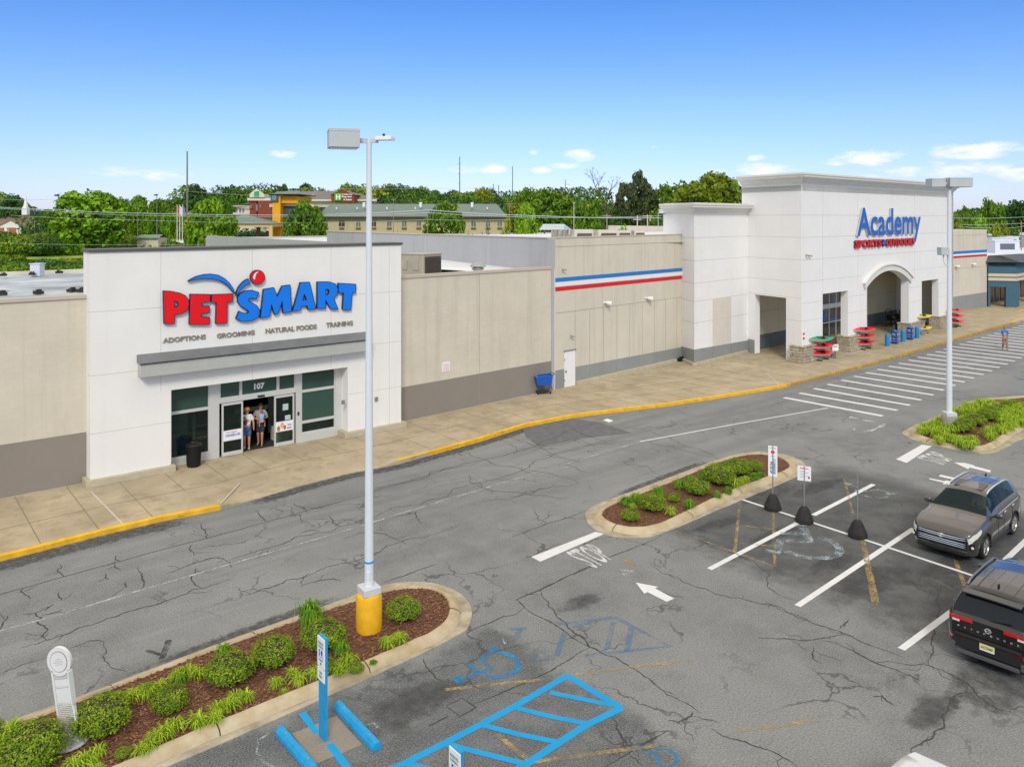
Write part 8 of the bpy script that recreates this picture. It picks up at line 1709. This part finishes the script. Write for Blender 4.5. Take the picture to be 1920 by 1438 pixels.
# pavilion
f = 105.; x, y, _ = FD(1046, f, z=0); zg = ground_z(x, y); t = thing('pavilion', 'open pavilion with a pale blue metal roof behind the beige shop roof', 'pavilion', (x, y, zg), RC + .1); q = f / 1500; za, zb_ = fz(431, f) - zg, fz(420.5, f) - zg
mb = MB(); mb.quad((-37 * q, -1, za), (9 * q, -1, za), (17 * q, 2, zb_), (-24 * q, 2, zb_)).quad((9 * q, -1, za), (38 * q, 5, za), (17 * q, 2, zb_)).quad((38 * q, 5, za), (-20 * q, 5, za), (-24 * q, 2, zb_), (17 * q, 2, zb_)); mb.build('roof', M('pavilion_roof', (.42, .52, .58), rough=.4), t); mb = MB()
for px_ in (-24, 24, 4): mb.box(px_ * q - .1, .5, 0, px_ * q + .1, .7, za)
mb.build('post', M('pavilion_post', (.25, .17, .12), rough=.8), t)
# houses at the far right
for px, f, w_, top, l, c_ in ((1846, 235, 20, 424, 'small grey roofed house behind the far right trees', (.30, .30, .32)), (1912, 225, 16, 418, 'house with an orange brick wall at the right edge', (.42, .18, .10)), (1870, 215, 12, 434, 'cream cottage half hidden by the yellow tree', (.6, .52, .40))):
    x, y, _ = FD(px, f, z=0); zg = ground_z(x, y); t = thing('house', l, 'house', (x, y, zg), RC); hw = w_ * f / 1500; zz1 = fz(top, f) - zg; MB().box(-hw, 0, 0, hw, 6, zz1 - 1.4).build('wall', M('house_%d' % px, c_, rough=.9), t); mb = MB(); mb.quad((-hw - .3, -.4, zz1 - 1.4), (hw + .3, -.4, zz1 - 1.4), (hw, 3, zz1), (-hw, 3, zz1)).quad((hw + .3, 6.4, zz1 - 1.4), (-hw - .3, 6.4, zz1 - 1.4), (-hw, 3, zz1), (hw, 3, zz1)); mb.build('roof', groof if px != 1912 else M('roof_orange', (.35, .13, .07), rough=.9), t)
    for i in (-1, 1): MB().box(i * hw * .5 - .4, -.05, zz1 - 3.2, i * hw * .5 + .4, 0, zz1 - 2.2).build('window', winglass, t)

# ---- far lamps, masts, poles ---------------------------------------------------------
def pole(px, ptop, pbase, f, r, label, mat, name='pole', cat='pole', arms=(), head=None):
    x, y, _ = FD(px, f, z=0); zg = ground_z(x, y); zt_ = fz(ptop, f) - zg; t = thing(name, label, cat, (x, y, zg), RC); MB().cyl((0, 0, -.2), (0, 0, zt_), r, r * .6, 8).build('mast', mat, t)
    for (dz, w_, a_) in arms: mb = MB(); mb.box(-w_, -.06, zt_ - dz - .06, w_ * a_, .06, zt_ - dz + .06); mb.build('cross_arm', mat, t)
    if head: mb = MB(); head(mb, zt_); mb.build('lamp_head', M('lamp_dark', (.05, .06, .09), rough=.4) if head is not hflood else M('lamp_head_pale', (.47, .50, .50)), t)
    return t
woodp = M('pole_wood', (.27, .22, .15), rough=.9, var=.1); greyp = M('mast_grey', (.16, .17, .18), rough=.6); palep = M('pole_pale', (.48, .46, .40), rough=.7)
def htilt(mb, z): mb.quad((-.5, -.35, z - .25), (.55, -.35, z + .12), (.55, .35, z + .22), (-.5, .35, z - .12)); mb.box(-.45, -.3, z - .35, .1, .3, z - .1)
def hflood(mb, z): mb.box(.1, -.3, z - .1, .9, .3, z + .5)
def harms(mb, z): mb.box(-1.1, -.2, z - .1, -.3, .2, z + .15); mb.box(.3, -.2, z - .1, 1.1, .2, z + .15); mb.box(-.4, -.05, z - .05, .4, .05, z + .05)
t = pole(109, 364, 478, 128, .12, 'tan lamp post with a dark head on the grass bank at the left', M('pole_tan', (.42, .35, .22), rough=.7), 'lamp_post', 'lamp post', head=htilt); MB().lathe([(.35, 0), (.33, .9), (.28, .95)], n=12).build('concrete_base', plinth_m, t)
pole(294, 364, 435, 160, .10, 'grey lamp post with a tilted dark head, left of the flagpoles', greyp, 'lamp_post', 'lamp post', head=htilt); pole(258, 381, 436, 165, .07, 'thin dark lamp post behind the large left tree', greyp, 'lamp_post', 'lamp post', head=None)
pole(65, 398, 430, 200, .07, 'short white double lamp post beside the church', palep, 'lamp_post', 'lamp post', head=harms); pole(89, 397, 430, 205, .12, 'white square post near the church car park', palep); pole(74, 411, 432, 205, .05, 'small white post by the canopied building', palep)
pole(738, 373, 447, 120, .07, 'thin tan pole in front of the hotel wing', woodp, arms=((.1, .35, 1),)); pole(802, 394, 445, 118, .10, 'wooden utility pole in front of the hotel, left of the green tree', woodp, 'utility_pole', 'utility pole')
pole(955, 381, 445, 130, .10, 'utility pole with a crossarm near the right end of the hotel', woodp, 'utility_pole', 'utility pole', arms=((.15, .7, 1),)); pole(1076, 380, 432, 125, .08, 'plain slim pole behind the pavilion', palep, arms=((.0, .15, 1),))
pole(1138, 401, 433, 112, .12, 'utility pole with a transformer behind the roof coolers', woodp, 'utility_pole', 'utility pole', arms=((.3, .7, .9),)); pole(1195, 404, 434, 115, .12, 'left one of the paired utility poles beside the white pillar', palep, 'utility_pole', 'utility pole', arms=((.6, .6, 1),)); pole(1214, 403, 434, 115, .12, 'right one of the paired utility poles beside the white pillar', palep, 'utility_pole', 'utility pole', arms=((.2, .7, .9),))
pole(1234, 399, 434, 110, .07, 'slim floodlight pole next to the white pillar', palep, 'lamp_post', 'lamp post', head=hflood); pole(1915, 415, 458, 140, .12, 'wooden utility pole at the right edge of the view', woodp, 'utility_pole', 'utility pole', arms=((.4, .7, 1),)); pole(1881, 440, 458, 140, .06, 'short yellow tan post behind the far roof units', woodp)
for px, top, f, r, l, arms in ((351, 284, 210, .30, 'very tall slender steel transmission mast left of the hotels', ()), (862, 294, 330, .28, 'tall dark transmission mast with short arms above the skyline trees', ((3, 1.0, .3), (7, 1.0, .3), (11, 1.0, .3), (16, 1.2, .3))), (961, 312, 360, .26, 'tall dark mast right of the armed transmission mast', ()), (925, 345, 380, .3, 'short distant mast tip above the trees, left of a pair', ()), (935, 347, 380, .3, 'short distant mast tip above the trees, right of a pair', ()), (1060, 337, 330, .2, 'distant mast with one arm above the trees over the pavilion', ((2, .3, 6),)), (1241, 347, 300, .14, 'distant mast between the pine and the domed oak', ((2, 1.3, .8),))):
    pole(px, top, 430, f, r, l, greyp if px != 351 else M('mast_brown', (.20, .18, .15), rough=.7), 'transmission_mast', 'mast', arms)
mb_ = None
for i, (px, l) in enumerate(((332, 'left flagpole of three by the hotel car park'), (337, 'middle flagpole of three by the hotel car park'), (342, 'right flagpole of three by the hotel car park'))):
    t = pole(px, 384, 433, 150, .07, l, signwhite, 'flagpole', 'flagpole'); zt_ = fz(386, 150) - terr(*FD(px, 150, z=0)[:2]); mb = MB(); n = 6
    for k in range(n): mb.quad((.05 + .08 * k, .05 * math.sin(k), zt_ - 1.6 - .1 * k), (.13 + .08 * k, .05 * math.sin(k + 1), zt_ - 1.7 - .1 * k), (.13 + .08 * k, .05 * math.sin(k + 1), zt_ - .1 * k), (.05 + .08 * k, .05 * math.sin(k), zt_ - .1 * k))
    mb.build('flag', (M('flag_red', (.55, .08, .08), rough=.8), M('flag_white', (.65, .65, .65), rough=.8), M('flag_blue', (.15, .2, .4), rough=.8))[i], t)
wire = M('wire_pale', (.42, .46, .46), rough=.5, var=0)
def wires(name, label, pts, f, r=.035):
    pp = []
    for (a, b_) in zip(pts[:-1], pts[1:]):
        for k in range(8): s = k / 8; px = a[0] + (b_[0] - a[0]) * s; py = a[1] + (b_[1] - a[1]) * s + 1.5 * math.sin(math.pi * s); pp.append(FD(px, f, py))
    pp.append(FD(pts[-1][0], f, pts[-1][1])); tag(MB().tube(pp, r, 4).build(name, wire), label, 'power line')
wires('power_line', 'thick pale overhead cable crossing in front of the left trees and hotels', [(-40, 386), (106, 393), (260, 400), (580, 403), (802, 394), (1010, 405), (1240, 409)], 104, .045)
wires('power_line', 'second overhead cable just below the thick one', [(-40, 387.5), (106, 396), (260, 404), (580, 405.5), (802, 399), (1010, 408), (1240, 405)], 104, .03)
wires('power_line', 'thin overhead wire at hotel window height', [(20, 404), (260, 413), (540, 418), (802, 412), (955, 412)], 103, .02)
wires('power_line', 'high thin wire sloping over the brick hotel roof', [(-20, 373), (110, 374)], 150, .03); wires('power_line', 'thin high wire from the tall mast over the hotels', [(351, 359), (520, 368), (640, 354), (760, 354), (960, 350)], 200, .03)
wires('power_line', 'lowest thin wire in front of the left bank', [(-20, 455), (240, 459), (480, 456)], 90, .015)
wires('power_line', 'upper wire crossing the far right trees', [(1785, 409), (1925, 407)], 150, .04); wires('power_line', 'middle wire crossing the far right trees', [(1785, 421), (1915, 419)], 150, .04); wires('power_line', 'lower wire crossing the far right trees', [(1785, 424), (1880, 428), (1925, 423)], 150, .04)
# hotel car park, lawn roads and far vehicles
mb = MB()
for (pa, pb, fa, fb) in ((225, 470, 128, 150),):
    xs2 = [pa + (pb - pa) * i / 10 for i in range(11)]; fs = [fa + (fb - fa) * j / 4 for j in range(5)]; n = len(mb.v)
    for px in xs2:
        for f in fs: x, y, _ = FD(px, f, z=0); mb.v.append((x, y, terr(x, y) + .06))
    for i in range(10):
        for j in range(4): mb.f.append((n + i * 5 + j, n + (i + 1) * 5 + j, n + (i + 1) * 5 + j + 1, n + i * 5 + j + 1)); mb.m.append(0)
struct('hotel_car_park', mb, M('far_asphalt', (.22, .22, .22), rough=.9, var=.1))
def far_car(px, f, kind, colr, label, rz=0.):
    x, y, _ = FD(px, f, z=0); zg = terr(x, y) + .08; t = thing('parked_car', label, 'car', (x, y, zg), RC + rz); mt = M('far_paint_%02d%02d%02d' % tuple(int(c * 90) for c in colr), colr, rough=.3, var=0, coat=.5)
    if kind == 'pickup': pr = [(-2.7, .5), (2.7, .5), (2.7, 1.05), (1.3, 1.15), (.7, 1.85), (-.7, 1.88), (-.95, 1.2), (-2.7, 1.2)]; gl = [(-.65, 1.25), (1.0, 1.25), (.62, 1.75), (-.6, 1.78)]
    else: pr = [(-2.2, .4), (2.2, .4), (2.25, .8), (1.2, .95), (.55, 1.42), (-1.0, 1.45), (-1.7, 1.0), (-2.2, .95)]; gl = [(-1.45, .98), (.98, .98), (.5, 1.34), (-.95, 1.36)]
    mb = MB(); mb.prism(pr, -.9, .9); mb.map(lambda a, b_, c: (a, c, b_)); mb.build('body', mt, t, bevel=.06); mb = MB(); mb.prism(gl, -.915, .915); mb.map(lambda a, b_, c: (a, c, b_)); mb.build('side_window', darkcarglass, t)
    for wx in (-1.55, 1.5):
        for s in (-1, 1): MB().cyl((wx, s * .75, .36), (wx, s * .93, .36), .36, .36, 14).build('wheel', rubber, t)
    return t
far_car(334, 121, 'pickup', (.45, .02, .03), 'red pickup truck behind the white shop front parapet', .1); far_car(332, 143, 'pickup', (.75, .75, .75), 'white pickup truck in the hotel car park, left one'); far_car(344, 147, 'pickup', (.62, .63, .65), 'silver white van beside the white pickup truck', .2)
far_car(312, 143, 'car', (.03, .035, .05), 'dark saloon left of the white pickup truck', .1); far_car(298, 145, 'car', (.03, .05, .12), 'navy saloon farther left of the white pickup truck', .1); far_car(463, 128, 'car', (.25, .3, .38), 'grey blue car under the hotel canopy'); far_car(557, 122, 'car', (.05, .05, .055), 'dark car behind the tree by the orange tower', .2); far_car(533, 122, 'car', (.08, .09, .1), 'charcoal car at the foot of the orange tower')
